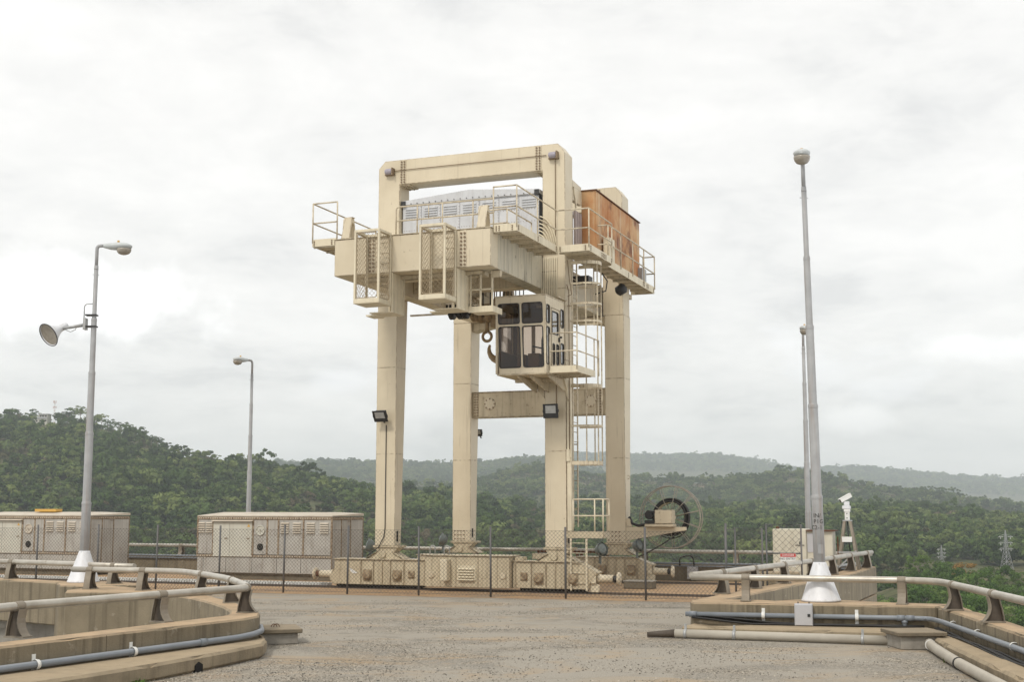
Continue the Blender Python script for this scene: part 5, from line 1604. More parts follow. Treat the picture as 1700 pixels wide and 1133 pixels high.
# power unit between the front bogies
b = MB(); b.box(1.77, 4.34, -0.35, 0.45, 0.125, 0.985); b.box(1.74, 4.37, -0.39, 0.49, 0.986, 1.015)
pu = b.build('power_unit', CD, crane, bevel=0.01)
b = MB(); b.box(2.36, 2.565, -0.62, -0.351, 0.31, 0.90); b.build('side_box', CP, pu, bevel=0.012)
b = MB(); b.box(2.77, 3.34, -0.375, -0.351, 0.32, 0.73)
for j in range(5): b.prism([(-0.376, 0.67 - 0.075 * j), (-0.43, 0.625 - 0.075 * j), (-0.376, 0.625 - 0.075 * j)], 'x', 2.82, 3.29)
b.build('louvre_panel', CP, pu, bevel=0.004)
for u, z in ((1.97, 0.46), (4.14, 0.47)):
    c = MB(); c.lathe([(0.10, 0), (0.10, 0.014), (0.085, 0.02)], Matrix.Translation((u, -0.351, z)) @ Matrix.Rotation(R(90), 4, 'X'), 20); c.build('cover_disc', CR, pu)
c = MB(); c.lathe([(0.12, 0), (0.12, 0.006)], Matrix.Translation((3.56, -0.351, 0.49)) @ Matrix.Rotation(R(90), 4, 'X'), 20); c.build('cover_disc', CD, pu)
for u in (2.73, 3.40, 3.97): c = MB(); c.box(u, u + 0.012, -0.356, -0.349, 0.14, 0.97); c.build('panel_seam', M['boltm'], pu)
for u in (1.86, 2.30):
    c = MB(); c.tube(fillet([(u, -0.2, 0.95), (u, -0.2, 1.27), (u + 0.16, -0.2, 1.27), (u + 0.16, -0.2, 1.0)], 0.08, 5), 0.018, 8); c.build('grab_hoop', M['galv'], pu)
b = MB(); b.box(1.5, 1.76, -0.1, 0.4, 0.86, 0.95); b.prism([(1.44, 0.87), (1.52, 0.87), (1.47, 1.02), (1.44, 1.0)], 'y', -0.1, 0); b.box(4.38, 4.62, -0.05, 0.3, 0.88, 0.98); b.build('coupling', CD, pu)
b = MB(); b.box(4.30, 5.2, 1.6, 1.9, 0.86, 1.02); b.build('sill_pipe', CD, pu)

# floodlights
def flood(u, v, z, w, h, tilt):
    b = MB()
    Mx = Matrix.Translation((u, v, z)) @ Matrix.Rotation(tilt, 4, 'X')
    b.box(-w / 2, w / 2, 0, 0.03, -h / 2, h / 2, 0, Mx)
    b.box(-w * .38, w * .38, 0.03, 0.16, -h * .36, h * .36, 0, Mx)
    for q in (-1, 1): b.box(q * w * .5 - .012, q * w * .5 + .012, 0.0, 0.06, -h * .1, h * .1, 0, Mx)
    o = b.build('floodlight', M['black'], crane, bevel=0.006)
    b = MB(); b.box(-w * .32, w * .36, -0.012, -0.002, -h * .15, h * .38, 0, Mx); b.build('lens', M['lens'], o)
    b = MB(); b.bar((u, v + 0.1, z - 0.02), (u, v + 0.32, z - 0.16), 0.04, 0.02); b.build('arm', M['black'], o)
    return o
flood(0.28, -0.34, 4.98, 0.44, 0.36, R(32))
flood(5.56, -0.36, 5.0, 0.44, 0.40, R(8))
b = MB(); b.tube([(0.33, -0.015, 4.75), (0.33, -0.015, 1.75), (0.30, -0.03, 1.5), (0.15, -0.06, 1.2), (-0.2, -0.1, 0.95)], 0.014, 6); b.build('cable', M['black'], crane)
b = MB(); b.tube([(5.62, -0.015, 5.2), (5.62, -0.015, 5.9)], 0.012, 6); b.build('cable', M['boltm'], crane)
flood(0.60, 6.35, 4.85, 0.3, 0.24, R(20))
def round_lamp(u, v, z, yaw):
    b = MB()
    Mx = Matrix.Translation((u, v, z)) @ Matrix.Rotation(yaw, 4, 'Z') @ Matrix.Rotation(R(75), 4, 'X')
    b.lathe([(0.20, 0.12), (0.20, 0.08), (0.17, -0.02), (0.10, -0.12), (0.03, -0.14)], Mx, 18, cap0=False)
    b.box(-0.03, 0.03, -0.03, 0.03, -0.38, 0.0, 0, Matrix.Translation((u, v, z)))
    o = b.build('round_floodlight', M['green'], crane)
    b = MB(); b.lathe([(0.19, 0.10), (0.10, 0.13), (0.0001, 0.14)], Mx, 18); b.build('lens', M['green'], o)
round_lamp(-0.45, 0.6, 1.22, R(-60)); round_lamp(0.0, 4.9, 1.3, R(-60)); round_lamp(6.45, 1.3, 1.15, R(60)); round_lamp(6.5, 5.0, 1.17, R(70))

# electrical cabinet on the right walkway
b = MB(); b.box(5.90, 6.33, 1.52, 6.30, 9.52, 11.64)
eb = b.build('rusty_cabinet', M['rustpaint'], crane)
for k in range(4):
    a = 1.535 + 1.19 * k
    b = MB(); b.box(6.331, 6.352, a, a + 1.165, 9.56, 11.60); b.build('side_panel', M['rustpaint'], eb, bevel=0.004)
b = MB(); b.box(5.92, 6.31, 1.50, 1.519, 9.56, 11.60); b.build('end_panel', M['rustpaint'], eb, bevel=0.004)
b = MB(); b.box(5.88, 6.38, 1.48, 6.34, 11.641, 11.67); b.build('roof', M['rust'], eb)
b = MB()
for q in (0.74, 0.95, 1.16): b.box(5.91, 5.97, q, q + 0.17, 9.5, 10.9)
b.build('relay_panel', surf('dull_mauve_panel', (0.27, 0.22, 0.22, 1), (0.36, 0.30, 0.27, 1), 4, 0.6), crane)
b = MB(); b.prism([(0.7, 11.6), (1.3, 11.6), (1.0, 11.2), (0.9, 11.0)], 'x', 5.905, 5.94); b.prism([(0.68, 11.2), (1.5, 11.2), (1.5, 11.75), (0.68, 11.8)], 'x', 5.80, 5.90); b.build('cabinet_bracket', CR, crane)
b = MB(); b.box(6.15, 6.5, 6.05, 6.55, 9.5, 10.1); b.build('junction_box', M['galv'], crane)
b = MB(); b.box(6.42, 6.62, 2.0, 2.5, 9.6, 10.3); b.build('gate_box', CP, crane)
b = MB(); b.box(1.13, 5.9, 6.25, 6.9, 9.2, 9.34); b.build('rear_walkway', CD, crane)
# dark gear hanging under the right walkway
b = MB()
b.box(5.3, 6.2, 1.2, 1.6, 8.85, 9.05, 0, Matrix.Translation((0, 0, 0)))
b.tube([(6.2, 2.5, 9.35), (6.35, 2.6, 9.1), (6.3, 2.6, 8.8), (6.0, 2.5, 8.7)], 0.02, 6)
b.lathe([(0.05, 0), (0.16, 0.06), (0.17, 0.3), (0.1, 0.36)], Matrix.Translation((6.15, 4.2, 9.0)) @ Matrix.Rotation(R(60), 4, 'Y'), 14)
b.build('cable_gear', M['black'], crane)

# cable reel
def reel():
    b = MB()
    b.prism([(6.0, 1.30), (6.0, 1.74), (7.92, 1.745), (7.92, 1.64), (6.55, 1.40)], 'y', 5.52, 5.66)
    b.prism([(6.01, 1.75), (6.01, 2.0), (6.14, 2.0), (6.22, 1.75)], 'y', 5.52, 5.60)
    rl = b.build('reel_arm', CR, crane, bevel=0.006)
    b = MB(); b.box(7.0, 7.55, 5.28, 5.70, 1.85, 2.27); b.box(6.67, 7.58, 5.30, 5.72, 1.746, 1.84)
    b.build('gear_box', CR, rl, bevel=0.01)
    b = MB(); b.lathe([(0.12, 0), (0.12, 0.34)], Matrix.Translation((6.82, 5.25, 2.10)) @ Matrix.Rotation(R(-90), 4, 'X'), 16)
    b.lathe([(0.07, 0), (0.07, 0.02)], Matrix.Translation((6.82, 5.23, 2.10)) @ Matrix.Rotation(R(-90), 4, 'X'), 12)
    b.box(6.68, 6.98, 5.28, 5.6, 1.86, 1.95); b.prism([(6.66, 2.12), (6.80, 2.2), (7.0, 2.18), (7.0, 2.24), (6.78, 2.26)], 'y', 5.24, 5.6)
    b.build('drive_motor', M['black'], rl)
    c = Vector((7.36, 5.95, 2.045))
    b = MB()
    for v in (5.78, 6.08): b.tube(arc((c.x, v, c.z), 0.97, 0, 2 * math.pi * 47 / 48, 47, 'xz'), 0.018, 6, closed=True)
    b.build('rim', M['reelm'], rl)
    for k in range(11):
        w = 2 * math.pi * k / 11 + 0.22
        s_ = MB()
        for v in (5.78, 6.08): s_.tube([(c.x + 0.16 * math.cos(w), v, c.z + 0.16 * math.sin(w)), (c.x + 0.96 * math.cos(w), v, c.z + 0.96 * math.sin(w))], 0.013, 6)
        s_.build('spoke', M['reelm'], rl)
    b = MB()
    for k in range(7):
        b.tube(arc((c.x + 0.01 * (k % 3), 5.83 + 0.034 * k, c.z), 0.50 + 0.035 * ((k * 5) % 3), 0, 2 * math.pi * 39 / 40, 39, 'xz'), 0.034, 6, closed=True)
    b.tube(arc((c.x, 5.9, c.z - 0.06), 0.60, R(190), R(345), 20, 'xz'), 0.02, 6)
    b.tube([(7.5, 5.75, 1.45), (7.2, 5.7, 1.25), (6.6, 5.6, 0.9), (6.35, 5.5, 0.8)], 0.026, 6)
    tag(b.build('cable_coils', M['dark'], rl), kind='stuff')
    b = MB(); b.lathe([(0.44, -0.16), (0.46, 0.16)], Matrix.Translation(c) @ Matrix.Rotation(R(90), 4, 'X'), 30, cap0=False, cap1=False)
    b.lathe([(0.10, -0.25), (0.10, 0.4)], Matrix.Translation(c) @ Matrix.Rotation(R(90), 4, 'X'), 16)
    b.build('drum', CD, rl)
    b = MB(); b.tube([(6.1, 5.6, 2.05), (6.2, 5.55, 1.85), (6.4, 5.55, 1.78), (6.7, 5.55, 1.83), (6.85, 5.5, 1.9)], 0.05, 8); b.build('hose', M['black'], rl)
reel()

# hooks hang free from the ropes: things of their own
def hook(loc, r_, th, label, ring):
    root = empty('crane_hook', loc, YAW, label=label, cat='hook')
    b = MB()
    if ring:
        b.tube(arc((0, 0, -0.19), 0.14, R(90), R(90 + 340), 18, 'xz'), 0.045, 8)
        b.lathe([(0.06, -0.05), (0.06, 0.32)], None, 12)
    else:
        pts = []
        for k in range(15):
            w = R(75 - 20 * k)
            pts.append((-0.02 + r_ * math.cos(w), 0, -0.45 + r_ * math.sin(w)))
        o0 = len(b.v)
        n_ = 10
        prof_ = [0.085, 0.09, 0.10, 0.115, 0.125, 0.13, 0.13, 0.13, 0.125, 0.115, 0.10, 0.085, 0.07, 0.055, 0.035]
        P_ = [Vector(p) for p in pts]
        vs_, fs = [], []
        for i, p in enumerate(P_):
            t = (P_[min(i + 1, 14)] - P_[max(i - 1, 0)]).normalized()
            a = t.cross(Vector((0, 1, 0))).normalized()
            for j in range(n_):
                w = 6.283 * j / n_
                vs_.append(p + a * math.cos(w) * prof_[i] + Vector((0, 1, 0)) * math.sin(w) * prof_[i] * 0.8)
        for i in range(14):
            for j in range(n_): fs.append((i * n_ + j, i * n_ + (j + 1) % n_, (i + 1) * n_ + (j + 1) % n_, (i + 1) * n_ + j))
        b.add(vs_, fs, 0, True)
        b.tube([(0.02, 0, -0.12), (0.02, 0, 0.25)], 0.08, 12)
    b.build('hook_body', M['hookm'], root)
    b = MB()
    if ring:
        for x in (-0.16, 0.12): b.lathe([(0.05, -0.05), (0.23, -0.05), (0.23, -0.03), (0.17, 0), (0.23, 0.03), (0.23, 0.05), (0.05, 0.05)], Matrix.Translation((x, 0, 0.45)) @ Matrix.Rotation(R(90), 4, 'Y') @ Matrix.Rotation(R(20), 4, 'X'), 20)
        b.box(-0.22, 0.2, -0.06, 0.06, 0.26, 0.40)
        b.cyl((-0.16, 0, 0.6), (-0.16, 0, 1.4), 0.018, 6); b.cyl((0.12, 0, 0.6), (0.12, 0, 1.4), 0.018, 6)
    else:
        b.box(-0.25, 0.3, -0.14, 0.14, 0.20, 0.55)
        for x in (-0.18, 0.0, 0.2): b.cyl((x, 0, 0.5), (x, 0, 1.5), 0.02, 6)
    b.build('hook_block', M['hookm'], root, bevel=0.008)
b = MB()
for u, z in ((2.72, 8.02), (2.86, 8.0), (3.3, 8.02), (3.42, 8.04)):
    b.lathe([(0.03, -0.03), (0.2, -0.03), (0.2, -0.015), (0.15, 0.0), (0.2, 0.015), (0.2, 0.03), (0.03, 0.03)], Matrix.Translation((u, 0.95, z)) @ Matrix.Rotation(R(90), 4, 'Y') @ Matrix.Rotation(R(14), 4, 'X'), 18)
b.box(2.66, 3.48, 0.90, 1.0, 8.12, 8.34)
b.build('sheave_bank', M['hookm'], hg)
hook(W(3.11, 1.0, 7.56), 0.12, 0.05, 'small rusty ring hook hanging beside the operator cabin', True)
hook(W(3.52, 1.0, 7.43), 0.33, 0.12, 'large curved steel hook half hidden behind the operator cabin', False)
# ------------------------------------------------------------------ wire fence and gate
FZ = 1.85
fence_posts = [-23.0, -20.9, -18.8, -16.7, -14.05, -12.06, -10.19, -8.25, -6.33, -4.49, -2.5, -0.56, 1.39, 3.40, 5.36]
def fdir(): return Vector((fd.x, fd.y, 0))
def fp3(x, z=0.0, off=0.0):
    p = fence_pt(x, off); return Vector((p[0], p[1], z))
fence = empty('wire_fence', fp3(fence_posts[0]), label='chain-link fence on dark grey posts in front of the crane', cat='fence')
FO = fp3(fence_posts[0])
for i, x in enumerate(fence_posts):
    b = MB(); p = fp3(x) - FO
    lean = Vector((rng.uniform(-.012, .012), rng.uniform(-.01, .01), 0))
    b.tube([p, p + lean + Vector((0, 0, FZ + rng.uniform(-.01, .02)))], 0.028, 8)
    if i in (14,):
        pass
    b.build('post', M['post'], fence)
for xa, xb in zip(fence_posts, fence_posts[1:]):
    b = MB(); p, q = fp3(xa) - FO, fp3(xb) - FO
    w = (q - p).length
    lattice(b, p + Vector((0, 0, 0.04)), (q - p) / w, (0, 0, 1), w, 1.70, 0.105, 0.0042)
    for z in (0.06, 1.74): b.tube([p + Vector((0, 0, z)), q + Vector((0, 0, z))], 0.004, 3, caps=False)
    tag(b.build('wire_mesh', M['wire'], fence), kind='stuff')


def gate(xa, xb, h, mid, label):
    g = empty('wire_gate', fp3(xa), math.atan2(fd.y, fd.x), label=label, cat='gate')
    w = (fp3(xb) - fp3(xa)).length
    b = MB()
    b.tube([(0, 0, 0.02), (0, 0, h), (w, 0, h - 0.01), (w, 0, 0.02)], 0.024, 8)
    b.tube([(0, 0, 0.08), (w, 0, 0.08)], 0.02, 8)
    if mid: b.tube([(0, 0, mid), (w, 0, mid)], 0.018, 8)
    b.build('frame', M['post'], g)
    b = MB(); lattice(b, (0.02, 0, 0.1), (1, 0, 0), (0, 0, 1), w - 0.04, h - 0.12, 0.105 if not mid else 0.16, 0.0045)
    tag(b.build('wire_mesh', M['wire'], g), kind='stuff')
    return g
g1 = gate(5.58, 6.22, 1.84, None, 'narrow chain-link gate panel left of the danger sign')
g2 = gate(6.32, 7.13, 1.93, 1.22, 'chain-link gate carrying the danger sign')
b = MB(); b.bar(fp3(5.36, 1.80) - FO, fp3(5.58, 1.80) - FO, 0.02, 0.02); b.tube([fp3(5.36) - FO, fp3(5.36, 1.95) - FO], 0.03, 8); b.build('gate_post', M['post'], fence)
# danger sign on the gate
def text_mesh(s, size):
    cu = bpy.data.curves.new('lettering', 'FONT'); cu.body = s; cu.size = size; cu.align_x = 'CENTER'; cu.align_y = 'CENTER'; cu.resolution_u = 2
    o = bpy.data.objects.new('lettering', cu); COL.objects.link(o)
    dg = bpy.context.evaluated_depsgraph_get()
    me = bpy.data.meshes.new_from_object(o.evaluated_get(dg))
    bpy.data.objects.remove(o); bpy.data.curves.remove(cu)
    return me
sg_ = empty('danger_sign', fp3(6.82, 1.06, 0.035), math.atan2(fd.y, fd.x), label='red and white danger sign wired to the gate', cat='sign')
b = MB(); b.box(-0.19, 0.19, 0.0, 0.006, -0.16, 0.16); b.build('plate', M['white'], sg_)
b = MB(); b.box(-0.187, 0.187, -0.004, -0.001, 0.075, 0.157); b.build('red_band', M['red'], sg_)
for s, size, z, mt in (('DANGER', 0.075, 0.116, 'white'), ('NO ENTRY', 0.075, 0.03, 'ink'), ('AUTHORISED', 0.045, -0.045, 'ink'), ('PERSONNEL ONLY', 0.045, -0.105, 'ink')):
    me = text_mesh(s, size); me.materials.clear(); me.materials.append(M[mt])
    o = bpy.data.objects.new('lettering', me); COL.objects.link(o); o.parent = sg_
    o.location = (0, -0.0065, z); o.rotation_euler = (R(90), 0, 0)

# ------------------------------------------------------------------ lamp posts
def steps_pole(h, r0, r1, joints):
    """stepped tubular pole"""
    pr = []
    zs = [0] + joints + [h]
    k = len(zs) - 1
    for i in range(k):
        r_ = r0 + (r1 - r0) * i / max(1, k - 1)
        pr += [(r_ * 1.0, zs[i]), (r_ * 0.97, zs[i + 1] - 0.05)] if i < k - 1 else [(r_, zs[i]), (r_, zs[i + 1])]
    return pr


def lamp_head(parent, reach, z, ang, first):
    """bent arm, shell, bowl and a sensor stub; arm points along ang in plan"""
    ca, sa = math.cos(ang), math.sin(ang)
    b = MB(); b.tube(fillet([(0, 0, z - 0.55), (0, 0, z), (reach * ca, reach * sa, z)], 0.13, 6), 0.042, 12); b.build('arm', M['pole'], parent)
    Mx = Matrix.Translation((reach * ca, reach * sa, z)) @ Matrix.Rotation(ang, 4, 'Z')
    def shell(name, mat, rows):
        n_ = 16
        vs_, fs = [], []
        for x, w, up, dn in rows:
            for j in range(n_):
                t = 2 * math.pi * j / n_
                zz = math.sin(t); vs_.append(Mx @ Vector((x, w * math.cos(t), (up if zz > 0 else dn) * zz)))
        for i in range(len(rows) - 1):
            for j in range(n_): fs.append((i * n_ + j, (i + 1) * n_ + j, (i + 1) * n_ + (j + 1) % n_, i * n_ + (j + 1) % n_))
        bb = MB(); bb.add(vs_, fs, 0, True)
        bb.f.append(tuple(range(n_))); bb.m.append(0); bb.s.append(False)
        bb.f.append(tuple(range((len(rows) - 1) * n_, len(rows) * n_))[::-1]); bb.m.append(0); bb.s.append(False)
        return bb.build(name, mat, parent)
    shell('lamp_shell', M['lamphead'], [(-0.03, 0.05, 0.05, 0.05), (0.0, 0.07, 0.055, 0.06), (0.15, 0.11, 0.07, 0.10), (0.32, 0.155, 0.085, 0.115), (0.48, 0.165, 0.08, 0.09), (0.58, 0.14, 0.06, 0.08), (0.655, 0.07, 0.015, 0.06), (0.67, 0.03, 0.0, 0.05)])
    b = MB(); b.lathe([(0.16, 0.0), (0.158, -0.03), (0.145, -0.08), (0.11, -0.125), (0.05, -0.15), (0.01, -0.155)], Mx @ Matrix.Translation((0.47, 0, -0.075)) @ Matrix.Diagonal((1.15, 1, 1, 1)), 20); b.build('lamp_bowl', M['lampbowl'], parent)
    b = MB(); b.lathe([(0.03, 0), (0.03, 0.05)], Mx @ Matrix.Translation((0.33, 0, 0.08)), 10); b.build('light_sensor', M['yellow'] if first else M['lampbowl'], parent)
    b = MB(); b.lathe([(0.055, -0.02), (0.055, 0.02)], Matrix.Translation((0, 0, z - 0.58)), 12); b.cyl((-0.09, 0, z - 0.72), (0.08, 0, z - 0.73), 0.008, 5); b.build('collar', M['pole'], parent)


def lamp_post(x, y, z0, h, rb, ang, label, cone=True, lean=(0, 0), reach=0.28):
    root = empty('lamp_post', (x, y, z0), 0, label=label, cat='street lamp', group='lamp posts on the parapets')
    root.rotation_euler = (lean[0], lean[1], 0)
    jn_ = [h * 0.235, h * 0.44, h * 0.62, h * 0.78]
    b = MB(); b.lathe(steps_pole(h - 0.5, rb, 0.052, jn_), None, 18); b.build('pole', M['pole'], root)
    for zj in jn_:
        b = MB(); t = jn_.index(zj); r_ = rb + (0.052 - rb) * (t) / 4
        b.lathe([(r_ * 1.01, -0.06), (r_ * 1.03, -0.01), (r_ * 0.86, 0.03)], Matrix.Translation((0, 0, zj - 0.03)), 18, cap0=False, cap1=False); b.build('pole_joint', M['pole'], root)
    if cone:
        b = MB(); b.lathe([(0.375, 0.0), (0.375, 0.03), (0.36, 0.05), (0.135, 0.70), (0.12, 0.74), (0.115, 0.74)], None, 32)
        for k in range(3):
            w = k * 2.09 + 4.4; b.bolt((0.125 * math.cos(w), 0.125 * math.sin(w), 0.72), '-y', 0.012, 0.02)
        b.build('base_cone', M['conewhite'], root)
    lamp_head(root, reach, h, ang, True)
    return root
la_ = lamp_post(-10.22, 31.35, LT, 8.17, 0.112, R(0), 'grey lamp post at left carrying a bell-shaped floodlight', reach=0.19)
lb_ = lamp_post(5.96, 25.4, RT, 8.68, 0.112, R(256), 'tall grey lamp post at right with stencilled black lettering', lean=(0, R(-0.72)))
p = W(-9.0, 7.4, 0.5); lamp_post(p.x, p.y, 0.5, 7.32, 0.10, R(236), 'grey lamp post rising behind the generator housing', cone=False)
p = W(11.4, 7.4, 0.5); lamp_post(p.x, p.y, 0.5, 7.45, 0.10, R(262), 'farther grey lamp post seen beside the tall right one', cone=False)
# lettering round the right pole
def wrap_text(s, size, ang, z, r_, parent):
    me = text_mesh(s, size); me.materials.clear(); me.materials.append(M['ink'])
    for v in me.vertices:
        a = ang + v.co.x / r_
        zz = v.co.y
        v.co = ((r_ + 0.002) * math.cos(a), (r_ + 0.002) * math.sin(a), z + zz)
    o = bpy.data.objects.new('lettering', me); COL.objects.link(o); o.parent = parent
rp_ = 0.111
for s, z, da in (('IN/', 1.63, -0.12), ('P1G', 1.515, 0.12), ('C2-1', 1.40, -0.28)):
    wrap_text(s, 0.115, R(-103) + da, z, rp_, lb_)
b = MB(); b.box(-0.05, 0.05, -0.118, -0.10, 0.9, 1.08); b.build('pole_hatch', M['pole'], lb_)
# bell floodlight on the left post
fl = empty('bell_floodlight', (-10.22, 31.35, LT), 0, label='white bell-shaped floodlight clamped to the left lamp post', cat='floodlight')
HC = Vector((-0.96, -0.15, 5.98))
ax = Vector((-0.50, -0.70, -0.52)).normalized()
q = ax.to_track_quat('Z', 'Y').to_matrix().to_4x4()
Mx = Matrix.Translation(HC - ax * 0.10) @ q
b = MB()
b.lathe([(0.075, -0.36), (0.085, -0.34), (0.085, -0.16), (0.095, -0.13), (0.12, -0.06), (0.165, 0.02), (0.23, 0.12), (0.285, 0.20), (0.295, 0.215), (0.285, 0.215), (0.275, 0.20), (0.22, 0.11), (0.16, 0.02)], Mx, 32, cap1=False)
bell = b.build('bell', M['conewhite'], fl)
b = MB(); b.tube([Mx @ Vector((0.293 * math.cos(w), 0.293 * math.sin(w), 0.215)) for w in [k * 6.2832 / 32 for k in range(32)]], 0.012, 6, closed=True); b.build('rim', M['black'], bell)
b = MB(); b.lathe([(0.27, 0.195), (0.15, 0.185), (0.0005, 0.18)], Mx, 28, cap0=False); b.build('lens', M['lampbowl'], bell)
b = MB()
J = HC - ax * 0.24
b.tube([J, (-0.22, 0, 6.20)], 0.035, 8, r2=0.045)
b.box(-0.24, -0.18, -0.10, 0.10, 6.08, 6.36)
b.build('arm', M['galv'], fl)
b = MB()
for z in (6.14, 6.42): b.box(-0.2, 0.075, -0.085, 0.085, z, z + 0.035)
b.build('clamp', M['black'], fl)
b = MB(); b.tube(fillet([(-0.25, 0, 6.3), (-0.25, 0, 6.72), (-0.02, 0, 6.72)], 0.1, 5), 0.014, 6); b.tube([J + Vector((0.1, 0, 0)), (-0.55, -0.05, 6.02), (-0.45, 0, 6.08), (-0.4, 0, 6.2)], 0.01, 5); b.build('lead', M['galv'], fl)

# ------------------------------------------------------------------ generator housings
def housing(u1, label, lean):
    L_, D_, z0, H_ = 5.06, 2.12, 0.2, 1.90
    p = W(u1 - L_, 2.9, 0)
    root = empty('generator_housing', p, YAW, label=label, cat='generator', group='generator housings')
    b = MB(); b.box(0.02, L_ - 0.02, 0.02, D_ - 0.02, z0 + 0.005, z0 + H_ - 0.06); b.build('body', M['unit'], root)
    b = MB()
    pts = [(0, 0), (L_, 0), (L_, D_), (0, D_)]
    z1 = z0 + H_
    vs_ = [(-0.02, -0.03, z1 - 0.05), (L_ + 0.025, -0.03, z1 - 0.05), (L_ + 0.025, D_ + 0.03, z1 - 0.03), (-0.02, D_ + 0.03, z1 - 0.03),
           (-0.02, -0.03, z1 - 0.02), (L_ + 0.025, -0.03, z1 - 0.02), (L_ + 0.025, D_ + 0.03, z1 + 0.05), (-0.02, D_ + 0.03, z1 + 0.05), (0.3, D_ / 2, z1 + 0.09), (L_ - 0.3, D_ / 2, z1 + 0.09)]
    b.add(vs_, ((0, 3, 2, 1), (0, 1, 5, 4), (1, 2, 6, 5), (2, 3, 7, 6), (3, 0, 4, 7), (4, 5, 9, 8), (6, 7, 8, 9), (5, 6, 9), (7, 4, 8)))
    b.build('roof', M['unitroof'], root)
    cuts = [0.0, 0.60, 2.14, 2.68, 3.10, 4.03, L_]
    for i, (a, c) in enumerate(zip(cuts, cuts[1:])):
        if i == 1: continue
        b = MB(); b.box(a + 0.012, c - 0.012, -0.012, 0.019, z0 + 0.62, z1 - 0.16)
        pn = b.build('wall_panel', M['unit'], root, bevel=0.004)
        if i in (0, 4, 5):
            for q in ((a + c) / 2 - (c - a) * 0.24, (a + c) / 2 + (c - a) * 0.24):
                b = MB()
                hw = min(0.15, (c - a) * 0.2)
                for j in range(5):
                    z = z1 - 0.24 - 0.075 * j
                    b.prism([(-0.013, z), (-0.06, z - 0.04), (-0.013, z - 0.05)], 'x', q - hw, q + hw)
                b.build('louvre', M['unitroof'], pn)
        b = MB()
        for j in range(int((c - a) / 0.075)): b.bolt((a + 0.04 + 0.075 * j, -0.012, z0 + 1.25), '-y', 0.010, 0.008)
        tag(b.build('bolts', M['boltm'], pn), kind='stuff')
    # trims
    b = MB()
    for c in cuts: b.box(c - 0.03, c + 0.03, -0.026, 0.0, z0 + 0.58, z1 - 0.051)
    b.box(-0.02, L_ + 0.02, -0.027, 0.0, z0 + 0.52, z0 + 0.60); b.box(-0.02, L_ + 0.02, -0.028, 0.0, z1 - 0.15, z1 - 0.06)
    for v in (0.0, 0.62, 1.24, D_): b.box(L_ - 0.001, L_ + 0.022, v - 0.02, v + 0.02, z0 + 0.02, z1 - 0.06)
    b.box(L_ - 0.001, L_ + 0.023, 0.0, D_, z1 - 0.16, z1 - 0.07)
    b.build('trim', M['unitrim'], root)
    b = MB()
    for k in range(int(L_ / 0.09)): b.bolt((0.05 + 0.09 * k, -0.028, z1 - 0.105), '-y', 0.022, 0.016); b.bolt((0.05 + 0.09 * k, -0.027, z0 + 0.56), '-y', 0.022, 0.016)
    for k in range(int(D_ / 0.1)): b.bolt((L_ + 0.023, 0.05 + 0.1 * k, z1 - 0.115), 'x', 0.016, 0.012)
    tag(b.build('bolts', M['unitroof'], root), kind='stuff')
    # lower skirt panels
    for a, c in ((0.0, 0.24), (0.24, 1.12), (1.12, 2.12), (2.12, 3.05), (3.05, 3.95), (3.95, L_)):
        b = MB(); b.box(a + 0.008, c - 0.008, -0.012, 0.019, z0 + 0.02, z0 + 0.51); b.build('skirt_panel', M['unit'], root, bevel=0.003)
    for v0, v1 in ((0.02, 0.60), (0.64, 1.22), (1.26, D_)):
        b = MB(); b.box(L_ - 0.019, L_ + 0.010, v0, v1, z0 + 0.02, z1 - 0.17); b.build('end_panel', M['unit'], root, bevel=0.003)
    # double door with canopy
    for a, c in ((0.63, 1.26), (1.27, 2.11)):
        b = MB(); b.box(a, c, -0.05, 0.018, z0 + 0.54, z1 - 0.24)
        d_ = b.build('door', M['unitdoor'], root, bevel=0.004)
        b = MB(); b.box(c - 0.18, c - 0.08, -0.066, -0.051, z0 + 1.12, z0 + 1.15); b.build('door_handle', M['boltm'], d_)
    b = MB(); b.prism([(0.0, z1 - 0.16), (-0.14, z1 - 0.20), (-0.14, z1 - 0.215), (0.0, z1 - 0.19)], 'x', 0.58, 2.16); b.build('door_canopy', M['unitroof'], root)
    b = MB(); b.prism([(1.93, z1 - 0.39), (2.05, z1 - 0.39), (1.99, z1 - 0.29)], 'y', -0.054, -0.0505); b.build('warning_triangle', M['yellow'], root)
    b = MB(); b.lathe([(0.17, 0), (0.17, 0.03), (0.14, 0.035), (0.14, 0.015)], Matrix.Translation((2.42, -0.013, z1 - 0.50)) @ Matrix.Rotation(R(90), 4, 'X'), 24); b.cyl((2.42, -0.03, z1 - 0.50), (2.42, -0.06, z1 - 0.50), 0.025, 8); b.build('round_vent', M['unitdoor'] if not lean else M['unitroof'], root)
    b = MB(); b.lathe([(0.115, 0), (0.115, 0.012)], Matrix.Translation((2.42, -0.013, z0 + 0.86)) @ Matrix.Rotation(R(90), 4, 'X'), 24)
    pt_ = b.build('exhaust_port', M['hole'], root)
    b = MB()
    for j in range(4): b.box(2.36 + .04 * j, 2.375 + .04 * j, -0.03, -0.026, z0 + 0.78, z0 + 0.94)
    b.build('port_grille', M['black'], pt_)
    # skids, coloured dark to black to paint in the shadow under the housing
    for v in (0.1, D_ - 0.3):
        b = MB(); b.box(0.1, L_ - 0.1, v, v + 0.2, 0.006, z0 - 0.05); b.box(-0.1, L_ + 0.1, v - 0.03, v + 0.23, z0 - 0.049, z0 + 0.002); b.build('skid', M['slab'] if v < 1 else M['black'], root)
    return root
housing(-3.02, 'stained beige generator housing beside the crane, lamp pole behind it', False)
h1 = housing(-12.5, 'stained beige generator housing cut by the left edge, yellow plank on its roof', True)
